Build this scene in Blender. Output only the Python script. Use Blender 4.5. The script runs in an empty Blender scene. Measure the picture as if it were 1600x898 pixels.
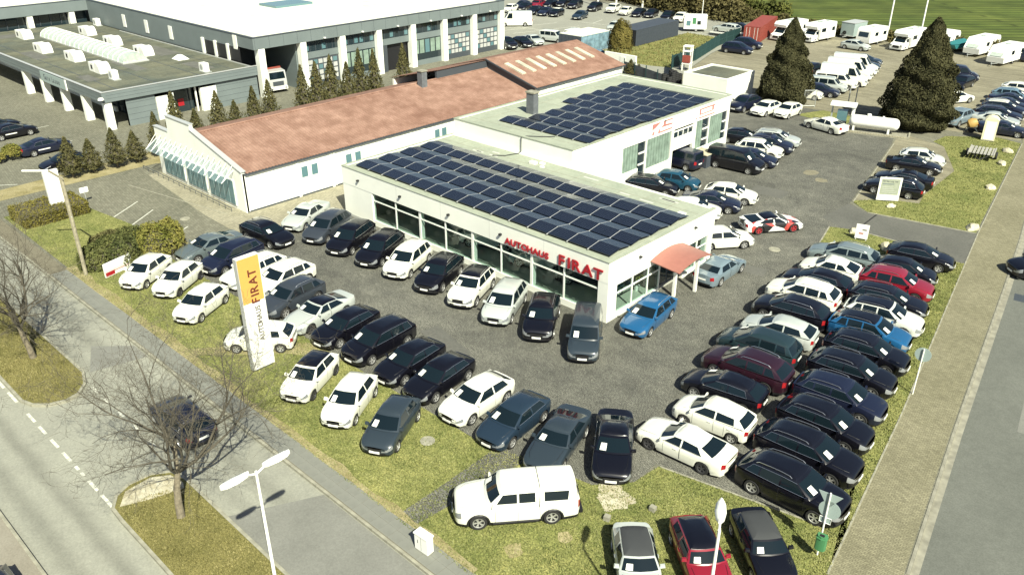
import bpy, bmesh, math, random
import numpy as np
from mathutils import Vector, Matrix
R = math.radians; PI = math.pi
random.seed(7)
scene = bpy.context.scene
# ------------------------------------------------------------------ camera
cam_d = bpy.data.cameras.new('camera'); cam = bpy.data.objects.new('camera', cam_d)
scene.collection.objects.link(cam); scene.camera = cam
cam_d.sensor_fit = 'HORIZONTAL'; cam_d.sensor_width = 36.0
cam_d.lens = 36.0 * 1278.77 / 1600.0
cam_d.clip_start = 0.5; cam_d.clip_end = 3000
PITCH, AZ = R(27.03), R(133.13)
fw = Vector((math.cos(AZ) * math.cos(PITCH), math.sin(AZ) * math.cos(PITCH), -math.sin(PITCH)))
cam.location = (0, 0, 24.6)
cam.rotation_euler = fw.to_track_quat('-Z', 'Y').to_euler()
# ------------------------------------------------------------------ world and sun
SUN_EL, SUN_DIR = R(45), R(155)           # shadows run along SUN_DIR on the ground
w = bpy.data.worlds.new('World'); scene.world = w; w.use_nodes = True
nt = w.node_tree; bg = nt.nodes['Background']
sky = nt.nodes.new('ShaderNodeTexSky'); sky.sky_type = 'NISHITA'; sky.sun_disc = False
sky.sun_elevation = SUN_EL
tosun = SUN_DIR + PI                      # azimuth (from +X) of the sun
sky.sun_rotation = (PI / 2 - tosun) % (2 * PI)
sky.air_density = 1.0; sky.dust_density = 1.5
nt.links.new(sky.outputs[0], bg.inputs[0]); bg.inputs[1].default_value = 0.056
sd = bpy.data.lights.new('sun', 'SUN'); sun = bpy.data.objects.new('sun', sd)
scene.collection.objects.link(sun)
sd.energy = 5.0; sd.angle = R(0.5); sd.color = (1.0, 0.985, 0.81)
sun.rotation_euler = Vector((math.cos(SUN_DIR) * math.cos(SUN_EL), math.sin(SUN_DIR) * math.cos(SUN_EL), -math.sin(SUN_EL))).to_track_quat('-Z', 'Y').to_euler()
scene.view_settings.view_transform = 'Standard'; scene.view_settings.look = 'None'
scene.view_settings.exposure = 0.84; scene.view_settings.gamma = 1.0
scene.render.engine = 'CYCLES'
scene.cycles.max_bounces = 6; scene.cycles.transparent_max_bounces = 12
scene.cycles.use_denoising = True
col = scene.collection
# ------------------------------------------------------------------ helpers
def tag(o, label=None, cat=None, group=None, kind=None):
    if label: o['label'] = label
    if cat: o['category'] = cat
    if group: o['group'] = group
    if kind: o['kind'] = kind
    return o
def empty(name, loc=(0, 0, 0), rz=0, label=None, cat=None, group=None):
    o = bpy.data.objects.new(name, None); col.objects.link(o)
    o.location = loc; o.rotation_euler = (0, 0, rz); o.empty_display_size = 0.3
    return tag(o, label, cat, group)
def link(name, me, mat=None, parent=None, loc=None, rot=None, scale=None, own=False):
    o = bpy.data.objects.new(name, me); col.objects.link(o)
    if parent is not None: o.parent = parent
    if loc is not None: o.location = loc
    if rot is not None: o.rotation_euler = rot
    if scale is not None: o.scale = scale
    if mat is not None:
        if not me.materials: me.materials.append(mat)
        elif me.materials[0] is not mat:
            o.material_slots[0].link = 'OBJECT'; o.material_slots[0].material = mat
    return o
class MB:
    """collects geometry, then becomes one mesh"""
    def __init__(s): s.v = []; s.f = []
    def add(s, vs, fs):
        n = len(s.v); s.v += [tuple(p) for p in vs]; s.f += [tuple(i + n for i in f) for f in fs]; return s
    def box(s, x0, x1, y0, y1, z0, z1):
        return s.add([(x0, y0, z0), (x1, y0, z0), (x1, y1, z0), (x0, y1, z0), (x0, y0, z1), (x1, y0, z1), (x1, y1, z1), (x0, y1, z1)],
                     [(0, 3, 2, 1), (4, 5, 6, 7), (0, 1, 5, 4), (1, 2, 6, 5), (2, 3, 7, 6), (3, 0, 4, 7)])
    def prism(s, pts, z0, z1, bottom=False):
        n = len(pts); vs = [(p[0], p[1], z1) for p in pts] + [(p[0], p[1], z0) for p in pts]
        fs = [tuple(range(n))] + [(i, i + n, (i + 1) % n + n, (i + 1) % n) for i in range(n)]
        if bottom: fs.append(tuple(range(2 * n - 1, n - 1, -1)))
        return s.add(vs, fs)
    def tube(s, pts, rad, n=6, cap=True):
        pts = [Vector(p) for p in pts]; rs = rad if isinstance(rad, (list, tuple)) else [rad] * len(pts)
        vs = []; fs = []; up = None
        for i, p in enumerate(pts):
            d = (pts[min(i + 1, len(pts) - 1)] - pts[max(i - 1, 0)]).normalized()
            a = d.cross(Vector((0, 0, 1)) if abs(d.z) < .95 else Vector((1, 0, 0))).normalized()
            if up is not None and a.dot(up) < 0: a = -a
            up = a; b = d.cross(a)
            for k in range(n):
                t = 2 * PI * k / n; vs.append(p + a * (math.cos(t) * rs[i]) + b * (math.sin(t) * rs[i]))
        for i in range(len(pts) - 1):
            for k in range(n):
                fs.append((i * n + k, i * n + (k + 1) % n, (i + 1) * n + (k + 1) % n, (i + 1) * n + k))
        if cap: fs += [tuple(range(n - 1, -1, -1)), tuple((len(pts) - 1) * n + k for k in range(n))]
        return s.add(vs, fs)
    def lathe(s, prof, n=16, M=None):
        vs = []; fs = []
        for r, z in prof:
            for k in range(n):
                t = 2 * PI * k / n; p = Vector((r * math.cos(t), r * math.sin(t), z)); vs.append(M @ p if M else p)
        for i in range(len(prof) - 1):
            for k in range(n): fs.append((i * n + k, i * n + (k + 1) % n, (i + 1) * n + (k + 1) % n, (i + 1) * n + k))
        return s.add(vs, fs)
    def mesh(s, name, smooth=None):
        me = bpy.data.meshes.new(name); me.from_pydata(s.v, [], s.f); me.update()
        if smooth:
            me.polygons.foreach_set('use_smooth', [True] * len(me.polygons)); me.set_sharp_from_angle(angle=R(smooth))
        return me
    def build(s, name, mat, parent=None, smooth=None, loc=None, rot=None):
        return link(name, s.mesh(name, smooth), mat, parent, loc, rot)
def box(name, mat, parent, x0, x1, y0, y1, z0, z1):
    return MB().box(min(x0, x1), max(x0, x1), min(y0, y1), max(y0, y1), min(z0, z1), max(z0, z1)).build(name, mat, parent)
def struct(name, mb, mat, smooth=None):
    return tag(mb.build(name, mat, None, smooth), kind='structure')
# ------------------------------------------------------------------ materials
def newmat(name):
    m = bpy.data.materials.new(name); m.use_nodes = True; n = m.node_tree
    return m, n, n.nodes['Principled BSDF']
def plain(name, c, rough=.6, metal=0, spec=.5, var=.0, vscale=3., bump=0, bscale=40., coat=0):
    m, n, b = newmat(name); b.inputs['Base Color'].default_value = (*c, 1); b.inputs['Roughness'].default_value = rough
    b.inputs['Metallic'].default_value = metal; b.inputs['Specular IOR Level'].default_value = spec
    if coat: b.inputs['Coat Weight'].default_value = coat if max(c) > .1 else coat * .55; b.inputs['Coat Roughness'].default_value = .03
    if var:
        co = n.nodes.new('ShaderNodeTexCoord'); t = n.nodes.new('ShaderNodeTexNoise'); t.inputs['Scale'].default_value = vscale
        t.inputs['Detail'].default_value = 6; n.links.new(co.outputs['Object'], t.inputs['Vector'])
        r = n.nodes.new('ShaderNodeValToRGB'); r.color_ramp.elements[0].position = .3; r.color_ramp.elements[1].position = .7
        r.color_ramp.elements[0].color = (*[x * (1 - var) for x in c], 1); r.color_ramp.elements[1].color = (*[min(1, x * (1 + var)) for x in c], 1)
        n.links.new(t.outputs[0], r.inputs[0]); n.links.new(r.outputs[0], b.inputs['Base Color'])
    if bump:
        co = n.nodes.new('ShaderNodeTexCoord'); t = n.nodes.new('ShaderNodeTexNoise'); t.inputs['Scale'].default_value = bscale
        n.links.new(co.outputs['Object'], t.inputs['Vector']); u = n.nodes.new('ShaderNodeBump'); u.inputs['Strength'].default_value = bump
        n.links.new(t.outputs[0], u.inputs['Height']); n.links.new(u.outputs[0], b.inputs['Normal'])
    return m
def ground_mat(name, layers, bricks=None, rough=.9, bump=.4, bumpscale=30, spots=None, spec=.25):
    """layers: list of (scale, detail, lo colour, hi colour, lo pos, hi pos, mix) mixed in order; bricks: (w,h,mortar,strength,rot)"""
    m, n, b = newmat(name); b.inputs['Roughness'].default_value = rough; b.inputs['Specular IOR Level'].default_value = spec
    co = n.nodes.new('ShaderNodeTexCoord'); cur = None
    for (sc_, det, lo, hi, p0, p1, mix) in layers:
        t = n.nodes.new('ShaderNodeTexNoise'); t.inputs['Scale'].default_value = sc_; t.inputs['Detail'].default_value = det
        t.inputs['Roughness'].default_value = .65
        n.links.new(co.outputs['Object'], t.inputs['Vector'])
        r = n.nodes.new('ShaderNodeValToRGB'); e = r.color_ramp.elements
        e[0].position = p0; e[1].position = p1; e[0].color = (*lo, 1); e[1].color = (*hi, 1)
        n.links.new(t.outputs[0], r.inputs[0])
        if cur is None: cur = r.outputs[0]
        else:
            x = n.nodes.new('ShaderNodeMix'); x.data_type = 'RGBA'; x.blend_type = 'MULTIPLY' if mix < 0 else 'MIX'
            x.inputs[0].default_value = abs(mix); n.links.new(cur, x.inputs[6]); n.links.new(r.outputs[0], x.inputs[7]); cur = x.outputs[2]
    hgt = None
    if bricks:
        bw, bh, mo, st, rot = bricks
        mp = n.nodes.new('ShaderNodeMapping'); mp.inputs['Rotation'].default_value = (0, 0, rot); n.links.new(co.outputs['Object'], mp.inputs[0])
        bt = n.nodes.new('ShaderNodeTexBrick'); bt.inputs['Scale'].default_value = 1; bt.inputs['Brick Width'].default_value = bw
        bt.inputs['Row Height'].default_value = bh; bt.inputs['Mortar Size'].default_value = mo; bt.inputs['Mortar Smooth'].default_value = .3
        bt.inputs['Color1'].default_value = (1, 1, 1, 1); bt.inputs['Color2'].default_value = (.72, .72, .72, 1)
        bt.inputs['Mortar'].default_value = (1 - st,) * 3 + (1,)
        n.links.new(mp.outputs[0], bt.inputs['Vector'])
        x = n.nodes.new('ShaderNodeMix'); x.data_type = 'RGBA'; x.blend_type = 'MULTIPLY'; x.inputs[0].default_value = 1
        n.links.new(cur, x.inputs[6]); n.links.new(bt.outputs[0], x.inputs[7]); cur = x.outputs[2]; hgt = bt.outputs[1]
    n.links.new(cur, b.inputs['Base Color'])
    t = n.nodes.new('ShaderNodeTexNoise'); t.inputs['Scale'].default_value = bumpscale; t.inputs['Detail'].default_value = 3
    n.links.new(co.outputs['Object'], t.inputs['Vector'])
    u = n.nodes.new('ShaderNodeBump'); u.inputs['Strength'].default_value = bump; u.inputs['Distance'].default_value = .03
    n.links.new(t.outputs[0], u.inputs['Height']); n.links.new(u.outputs[0], b.inputs['Normal'])
    return m
def leaf_mat(name, c1, c2, sc_=1.2, fine=14.):
    m, n, b = newmat(name); b.inputs['Roughness'].default_value = .85; b.inputs['Specular IOR Level'].default_value = .15
    co = n.nodes.new('ShaderNodeTexCoord'); t = n.nodes.new('ShaderNodeTexNoise'); t.inputs['Scale'].default_value = sc_
    t2 = n.nodes.new('ShaderNodeTexNoise'); t2.inputs['Scale'].default_value = fine; t2.inputs['Detail'].default_value = 2
    n.links.new(co.outputs['Object'], t.inputs['Vector']); n.links.new(co.outputs['Object'], t2.inputs['Vector'])
    a = n.nodes.new('ShaderNodeMath'); a.operation = 'MULTIPLY_ADD'; a.inputs[1].default_value = .5
    n.links.new(t.outputs[0], a.inputs[0])
    a2 = n.nodes.new('ShaderNodeMath'); a2.operation = 'MULTIPLY'; a2.inputs[1].default_value = .5
    n.links.new(t2.outputs[0], a2.inputs[0]); n.links.new(a2.outputs[0], a.inputs[2])
    r = n.nodes.new('ShaderNodeValToRGB'); e = r.color_ramp.elements; e[0].position = .38; e[1].position = .62
    e[0].color = (*c1, 1); e[1].color = (*c2, 1)
    n.links.new(a.outputs[0], r.inputs[0]); n.links.new(r.outputs[0], b.inputs['Base Color'])
    return m
def glass_mat(name, tint=(.6, .7, .7), alpha=.25, rough=.02):
    m, n, b = newmat(name); n.nodes.remove(b)
    o = n.nodes['Material Output']; g = n.nodes.new('ShaderNodeBsdfGlossy'); g.inputs['Roughness'].default_value = rough
    t = n.nodes.new('ShaderNodeBsdfTransparent'); t.inputs[0].default_value = (*tint, 1)
    f = n.nodes.new('ShaderNodeLayerWeight'); f.inputs[0].default_value = .5
    pw = n.nodes.new('ShaderNodeMath'); pw.operation = 'POWER'; pw.inputs[1].default_value = 4.; n.links.new(f.outputs['Facing'], pw.inputs[0])
    a = n.nodes.new('ShaderNodeMath'); a.operation = 'MULTIPLY_ADD'; a.inputs[1].default_value = .8; a.inputs[2].default_value = alpha; n.links.new(pw.outputs[0], a.inputs[0])
    x = n.nodes.new('ShaderNodeMixShader'); n.links.new(a.outputs[0], x.inputs[0]); n.links.new(t.outputs[0], x.inputs[1]); n.links.new(g.outputs[0], x.inputs[2])
    n.links.new(x.outputs[0], o.inputs[0]); return m
M = {}
G4 = lambda v, t=(1, 1, 1): tuple(v * k for k in t)
M['yard'] = ground_mat('dark sett paving', [(.12, 4, (.122, .122, .112), (.178, .176, .16), .35, .65, 0), (.7, 7, (.55, .55, .55), (1.3, 1.28, 1.2), .3, .72, -.65), (16, 4, (.25, .25, .25), (2.1, 2.1, 1.95), .36, .68, -.85)],
                       bricks=(.2, .1, .012, .45, .4), bump=.5, bumpscale=12)
M['drive'] = ground_mat('grey asphalt', [(.3, 5, (.095, .095, .085), (.135, .133, .118), .3, .7, 0), (6, 4, (.7, .7, .7), (1.25, 1.25, 1.2), .3, .7, -.6)], bump=.3, bumpscale=40)
M['rear_yard'] = ground_mat('grey brown forecourt paving', [(.15, 5, (.165, .165, .13), (.225, .22, .175), .3, .7, 0), (2, 5, (.75, .75, .72), (1.2, 1.18, 1.1), .3, .7, -.5), (14, 2, (.6, .6, .6), (1.35, 1.33, 1.25), .35, .65, -.6)],
                            bricks=(.4, .2, .02, .35, .15), bump=.35)
M['gravel_lot'] = ground_mat('pale worn gravel and paving', [(.1, 5, (.21, .195, .14), (.30, .28, .21), .3, .7, 0), (2.5, 5, (.75, .74, .68), (1.15, 1.14, 1.1), .3, .7, -.6), (10, 2, (.7, .7, .68), (1.25, 1.23, 1.15), .35, .65, -.5)],
                             bricks=(3., .5, .03, .25, .0), bump=.4)
M['pale_paver'] = ground_mat('pale concrete pavers', [(.3, 4, (.30, .28, .20), (.40, .375, .28), .3, .7, 0), (5, 4, (.8, .8, .78), (1.15, 1.13, 1.1), .3, .7, -.5)], bricks=(.2, .2, .02, .4, 0), bump=.3)
M['kerb'] = plain('pale concrete kerb', (.27, .26, .20), .9, var=.25, vscale=2.5)
M['slab'] = plain('grey pavement slab', (.20, .203, .175), .9, var=.2, vscale=.9, bump=.3)
M['kerb_dark'] = plain('weathered kerb', (.24, .23, .18), .9, var=.25, vscale=2.5)
M['joint'] = plain('sandy joint', (.16, .145, .10), .95)
M['asphalt'] = ground_mat('light weathered asphalt', [(.12, 4, (.235, .235, .20), (.29, .29, .245), .3, .7, 0), (1.2, 6, (.9, .9, .9), (1.1, 1.1, 1.08), .3, .7, -.5), (11, 4, (.75, .75, .75), (1.22, 1.22, 1.2), .3, .7, -.6)], bump=.3, bumpscale=40)
M['asphalt_patch'] = ground_mat('newer asphalt patch', [(.5, 4, (.17, .17, .15), (.21, .21, .185), .3, .7, 0), (12, 3, (.8, .8, .8), (1.2, 1.2, 1.2), .3, .7, -.6)], bump=.3)
M['road2'] = ground_mat('grey road asphalt', [(.15, 4, (.115, .120, .104), (.150, .155, .134), .3, .7, 0), (3, 5, (.85, .85, .85), (1.1, 1.1, 1.1), .3, .7, -.6), (14, 3, (.75, .75, .75), (1.25, 1.25, 1.25), .3, .7, -.6)], bump=.3, bumpscale=40)
M['verge'] = ground_mat('worn pinkish grey pavement', [(.5, 5, (.21, .19, .15), (.28, .26, .21), .3, .7, 0), (12, 3, (.8, .8, .8), (1.2, 1.2, 1.2), .3, .7, -.6)], bump=.3)
M['walk2'] = ground_mat('beige sett pavement', [(.3, 4, (.225, .21, .14), (.295, .275, .19), .3, .7, 0), (3, 5, (.8, .8, .77), (1.15, 1.15, 1.1), .3, .7, -.6), (16, 2, (.7, .68, .6), (1.2, 1.2, 1.15), .4, .6, -.4)], bricks=(.2, .1, .014, .45, -.15), bump=.5, bumpscale=15)
M['lawn'] = ground_mat('spring lawn soil and turf', [(.35, 6, (.11, .13, .042), (.25, .24, .105), .3, .72, 0), (2.2, 6, (.55, .62, .5), (1.35, 1.3, 1.2), .3, .7, -.8), (13, 4, (.4, .45, .35), (1.8, 1.75, 1.6), .34, .68, -.9)], bump=1., bumpscale=22)
M['island_lawn'] = ground_mat('yellow olive turf', [(.5, 6, (.125, .12, .045), (.215, .195, .085), .3, .7, 0), (3, 5, (.7, .72, .6), (1.25, 1.22, 1.1), .3, .7, -.6), (16, 4, (.45, .45, .35), (1.6, 1.55, 1.4), .33, .68, -.8)], bump=1.2, bumpscale=24)
M['dry'] = ground_mat('dry trampled grass', [(.8, 6, (.20, .175, .075), (.36, .32, .19), .3, .7, 0), (12, 4, (.6, .6, .55), (1.4, 1.35, 1.3), .32, .68, -.7)], bump=.9, bumpscale=20)
M['sand'] = ground_mat('pale bare sand', [(1.5, 6, (.33, .29, .19), (.55, .52, .40), .35, .65, 0), (14, 4, (.75, .75, .7), (1.2, 1.2, 1.2), .3, .7, -.6)], bump=.6)
M['field'] = ground_mat('sown field', [(.05, 4, (.07, .10, .02), (.125, .15, .035), .3, .7, 0), (.12, 6, (.55, .6, .5), (1.35, 1.35, 1.2), .35, .65, -.8)], bricks=(90, 2.6, .5, .5, -.76), bump=1.2, bumpscale=8)
M['ground'] = ground_mat('earth and rough grass', [(.05, 5, (.10, .10, .04), (.16, .15, .06), .3, .7, 0)], bump=1, bumpscale=4)
M['paint'] = plain('worn white road paint', (.55, .55, .47), .8, var=.3, vscale=6)
M['white_wall'] = plain('white painted wall', (.81, .82, .74), .75, var=.05, vscale=.5)
M['white_metal'] = plain('white coated metal', (.80, .80, .74), .45, var=.03)
M['cream'] = plain('cream plastic', (.75, .70, .48), .6)
M['roof_felt'] = ground_mat('pale green grey roofing felt', [(.5, 5, (.27, .30, .235), (.36, .385, .30), .3, .7, 0), (4, 4, (.85, .85, .85), (1.1, 1.1, 1.1), .3, .7, -.6)], bump=.3)
M['felt_dark'] = ground_mat('dark mossy roofing felt', [(.25, 6, (.10, .115, .095), (.165, .165, .115), .35, .65, 0), (3, 5, (.7, .7, .7), (1.25, 1.22, 1.15), .3, .7, -.6)], bricks=(8, 1.0, .02, .3, PI / 2), bump=.3)
M['felt_dark2'] = plain('newer roofing felt', (.115, .115, .10), .9, var=.2, vscale=1.)
M['roof_white'] = ground_mat('white roof membrane', [(.12, 5, (.60, .61, .51), (.72, .72, .62), .3, .7, 0), (.9, 6, (.86, .86, .84), (1.06, 1.06, 1.05), .35, .6, -.8)], bump=.15)
M['tile'] = ground_mat('terracotta corrugated roof', [(.25, 6, (.215, .115, .082), (.32, .19, .14), .3, .7, 0), (.9, 7, (.7, .7, .7), (1.4, 1.55, 1.65), .4, .8, -.75), (14, 3, (.75, .75, .75), (1.25, 1.25, 1.25), .3, .7, -.6)], bump=.4)
M['grey_clad'] = plain('blue grey metal cladding', (.155, .185, .185), .5, var=.06, vscale=.6)
M['grey_dark'] = plain('dark grey cladding', (.055, .065, .075), .5)
M['black'] = plain('black plastic', (.012, .012, .014), .5)
M['rubber'] = plain('tyre rubber', (.018, .018, .018), .85)
M['rim'] = plain('silver alloy', (.62, .62, .60), .35, metal=.6)
M['rim_dark'] = plain('dark alloy', (.12, .12, .13), .35, metal=.6)
M['rim_red'] = plain('red alloy', (.35, .03, .035), .4)
M['chrome'] = plain('bright trim', (.75, .75, .74), .2, metal=.9)
M['car_glass'] = plain('dark car glass', (.006, .012, .016), .05, spec=.5)
M['lamp_glass'] = plain('headlight lens', (.36, .38, .40), .12, metal=.5, spec=.8)
M['tail'] = plain('red tail lens', (.28, .012, .015), .2)
M['plate'] = plain('number plate', (.78, .78, .72), .5)
M['paper'] = plain('white price sheet', (.82, .82, .76), .8)
M['pane'] = plain('dark window pane', (.018, .03, .036), .05, spec=.8)
M['pane_blue'] = plain('blue grey window pane', (.10, .19, .21), .12, spec=.7)
M['blind'] = plain('green grey vertical blinds', (.20, .27, .22), .5, var=.25, vscale=1.6)
M['solar'] = plain('solar cells', (.007, .009, .017), .2, spec=.6, coat=1.0)
M['solar_line'] = plain('solar grid', (.045, .06, .085), .35)
M['alu'] = plain('pale aluminium', (.55, .56, .54), .4, metal=.3)
M['galv'] = plain('galvanised steel', (.42, .44, .42), .5, metal=.3)
M['glass'] = glass_mat('clear shop glass', (.82, .90, .88), .04)
M['canopy_glass'] = plain('canopy glass', (.42, .58, .60), .15); M['canopy_glass'].node_tree.nodes['Principled BSDF'].inputs['Alpha'].default_value = .13
M['canopy_lite'] = plain('milky skylight plastic', (.42, .48, .42), .3, var=.15)
M['red_sign'] = plain('red letters', (.34, .012, .02), .45)
M['faded_red'] = plain('faded red print', (.42, .17, .15), .7)
M['brown_letters'] = plain('dark red brown letters', (.13, .03, .018), .5)
M['grey_letters'] = plain('grey letters', (.14, .13, .11), .5)
M['yellow'] = plain('yellow sign panel', (.58, .34, .085), .5)
M['salmon'] = plain('salmon red canopy sheet', (.31, .13, .10), .5, var=.06)
M['wood'] = plain('weathered wood', (.33, .32, .28), .85, var=.2)
M['pole_wood'] = plain('old timber pole', (.30, .27, .19), .9, var=.25, vscale=5)
M['bark'] = plain('grey brown bark', (.17, .145, .10), .95, var=.35, vscale=6)
M['bark2'] = plain('twig bark', (.085, .075, .055), .95)
M['rock'] = plain('pale limestone', (.50, .46, .33), .95, var=.25, vscale=4, bump=.5, bscale=6)
M['skylight_m'] = plain('weathered skylight plastic', (.50, .47, .36), .5, var=.25, vscale=.8)
M['mixer'] = plain('faded yellow paint', (.42, .27, .08), .6)
M['bin'] = plain('green litter bin', (.06, .20, .085), .5)
M['sign_back'] = plain('grey sign back', (.30, .37, .35), .55)
M['cont_red'] = plain('red container steel', (.24, .05, .035), .6, var=.15)
M['cont_dark'] = plain('dark container steel', (.05, .06, .075), .6, var=.15)
M['cont_blue'] = plain('blue grey tarpaulin', (.16, .25, .30), .5, var=.5, vscale=1.2)
M['teal_tarp'] = plain('teal tarpaulin', (.02, .14, .15), .6)
M['thuja'] = leaf_mat('brown green thuja foliage', (.038, .042, .015), (.125, .112, .046), 2., 20.)
M['cone'] = leaf_mat('dark conifer foliage', (.022, .023, .010), (.082, .078, .036), 1.2, 9.)
M['round'] = leaf_mat('olive thuja foliage', (.055, .05, .012), (.17, .14, .04), 2., 10.)
M['laurel'] = leaf_mat('laurel leaves', (.035, .048, .016), (.13, .135, .045), 1.0, 12.)
M['laurel_y'] = leaf_mat('yellow green leaves', (.10, .11, .02), (.24, .21, .06), 1.0, 12.)
M['hedge'] = leaf_mat('olive hedge leaves', (.08, .075, .015), (.19, .165, .04), 1.5, 12.)
M['wild'] = leaf_mat('wild hedgerow leaves', (.045, .042, .015), (.14, .12, .05), .35, 4.)
M['wild2'] = leaf_mat('green shrub leaves', (.04, .05, .012), (.13, .135, .035), .35, 4.)
M['blade'] = leaf_mat('grass blades', (.08, .105, .028), (.30, .295, .125), .5, 9.)
M['blade_y'] = leaf_mat('olive grass blades', (.10, .095, .030), (.27, .24, .105), .7, 9.)
M['fence'] = plain('dark green fence mesh', (.02, .055, .055), .6)
M['brick_grey'] = plain('grey slate cladding', (.12, .13, .14), .7, var=.2)
M['sticker'] = plain('faded print', (.5, .5, .45), .6)
M['floor_in'] = plain('showroom floor tiles', (.42, .42, .36), .3)
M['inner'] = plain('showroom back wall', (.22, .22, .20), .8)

def road_bands():
    m = M['asphalt'].copy(); m.name = 'road asphalt with tyre wear'; n = m.node_tree; b = n.nodes['Principled BSDF']; src = b.inputs['Base Color'].links[0].from_socket
    co = n.nodes.new('ShaderNodeTexCoord'); s = n.nodes.new('ShaderNodeSeparateXYZ'); n.links.new(co.outputs['Object'], s.inputs[0])
    nz = n.nodes.new('ShaderNodeTexNoise'); nz.inputs['Scale'].default_value = .35; nz.inputs['Detail'].default_value = 3; n.links.new(co.outputs['Object'], nz.inputs['Vector'])
    ad = n.nodes.new('ShaderNodeMath'); ad.operation = 'MULTIPLY_ADD'; ad.inputs[1].default_value = .35; n.links.new(nz.outputs[0], ad.inputs[0]); n.links.new(s.outputs[1], ad.inputs[2])
    mr = n.nodes.new('ShaderNodeMapRange'); mr.inputs[1].default_value = 4.0; mr.inputs[2].default_value = 16.0; n.links.new(ad.outputs[0], mr.inputs[0])
    r = n.nodes.new('ShaderNodeValToRGB'); r.color_ramp.interpolation = 'EASE'; e = r.color_ramp.elements; e[0].position = 0; e[1].position = 1
    for y, v in ((4.9, 1.03), (5.53, .78), (6.15, 1.03), (6.4, 1.02), (6.85, .76), (7.5, 1.05), (9.5, 1.02), (11.5, 1.02), (11.95, .88), (12.6, 1.04), (13.35, .80), (14.1, 1.02)):
        q = e.new((y + .17 - 4) / 12); q.color = (v, v, v * .99, 1)
    n.links.new(mr.outputs[0], r.inputs[0]); x = n.nodes.new('ShaderNodeMix'); x.data_type = 'RGBA'; x.blend_type = 'MULTIPLY'; x.inputs[0].default_value = 1
    n.links.new(src, x.inputs[6]); n.links.new(r.outputs[0], x.inputs[7]); n.links.new(x.outputs[2], b.inputs['Base Color']); return m
M['road'] = road_bands()
# ------------------------------------------------------------------ ground
RK = [(-2.7, 14.95), (-4.73, 27.74), (-6.44, 38.68), (-9.16, 57.36), (-10.65, 67.07), (-15.2, 93.5), (-21.5, 125), (-45, 240)]    # right kerb line
RL = [(-5.6, 16.1), (-7.03, 25.59), (-8.9, 38.6), (-11.75, 56.3), (-13.29, 65.92), (-17.19, 93.5), (-23.6, 125)]                 # inner edge of the right pavement
sheet = lambda pts, z, up=0: MB().prism(pts, z - .02 if not up else up, z)
struct('ground', MB().add([(-900, -300, -.16), (500, -300, -.16), (500, 900, -.16), (-900, 900, -.16)], [(0, 1, 2, 3)]), M['ground'])
struct('land', MB().prism([(-400, 14.97)] + RK + [(-45, 400), (-400, 400)], -.155, 0), M['rear_yard'])
struct('verge', MB().prism([(-400, -60), (-2, -60), (-2, 4.55), (-400, 4.55)], -.155, 0), M['verge'])
struct('road', MB().add([(-400, 4.5, -.13), (-1.5, 4.5, -.13), (-1.5, 15.1, -.13), (-400, 15.1, -.13)], [(0, 1, 2, 3)]), M['road'])
struct('side_road', MB().add([(x + .05, y, -.126) for x, y in [(-2.7, -60)] + RK] + [(x + 8.5, y, -.126) for x, y in ([(-2.7, -60)] + RK)[::-1]], [tuple(range(18))]), M['road2'])
struct('side_road_verge', MB().prism([(x + 8.5, y) for x, y in ([(-2.7, -60)] + RK)] + [(300, 240), (300, -60)], -.155, -.02), M['lawn'])
def pat(name, pts, z, mat): return struct(name, MB().add([(x, y, z) for x, y in pts], [tuple(range(len(pts)))]), M[mat])
pat('field', [(-130, 150), (-76, 147), (-56, 142), (-36, 143), (-22, 139), (-22, 143), (-45, 240), (-45, 400), (-300, 400), (-130, 300)], .004, 'field')
pat('far_parking', [(-200, 93.6), (-58.5, 93.6), (-64, 112), (-66.5, 126), (-60, 133), (-71, 137), (-100, 143), (-200, 146)], .006, 'asphalt')
pat('gravel_lot', [(-58.3, 93.6), (-40, 91.8), (-33, 92.6), (-24, 93.4), (-17.6, 94.6), (-23.4, 124), (-23, 138), (-36, 141), (-56, 139.5), (-72, 137), (-60, 133), (-66.3, 126), (-63.8, 112)], .004, 'gravel_lot')
YARD = [(-56.6, 19.8), (-22.5, 22.2), (-20.4, 22.9), (-17, 23.4), (-15.74, 24.85), (-15.73, 26.6), (-10.5, 27.6), (-8.6, 27.9), (-10.6, 44), (-13.1, 59.2), (-20.4, 59.6), (-21.1, 64.4), (-23, 65.4), (-26.8, 84.6), (-29, 92.4), (-40, 91.7), (-58, 93.5), (-58, 31), (-54, 27.4)]
pat('dealer_yard', YARD, .008, 'yard')
pat('driveway', [(-23, 65.3), (-21.1, 64.4), (-13.3, 65.8), (-12.3, 59.6), (-17.2, 60.1), (-20.6, 59.6), (-23.4, 61)], .012, 'drive')
STRIP = [(-23.1, 66.2), (-26.7, 84.6), (-27.6, 89), (-22.6, 87.1), (-19.4, 80), (-19.2, 71.5), (-18.8, 69.3), (-21, 68.5)]
pat('parking_strip', STRIP, .012, 'gravel_lot')
PALE = [(-72.3, 29.0), (-60, 27.7), (-54, 27.5), (-51.7, 31.5), (-51.7, 50), (-57.4, 50), (-57.4, 30.2), (-72.3, 30.4)]
pat('paved_apron', PALE, .012, 'pale_paver')
LAWN = [(-57.2, 16.15), (-40, 16.15), (-17.6, 15.95), (-5.6, 16.0), (-7.0, 25.6), (-7.35, 27.9), (-8.6, 27.85), (-10.5, 27.55), (-15.55, 26.5), (-15.74, 24.85), (-17, 23.4), (-20.4, 22.85), (-22.5, 22.15), (-40, 22.1), (-56, 21.9), (-57.2, 20.5)]
LAWN2 = [(-70.8, 16.5), (-57.2, 16.3), (-57.2, 22.4), (-62, 22.8), (-67.9, 22.0), (-70.8, 21.9)]
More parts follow.
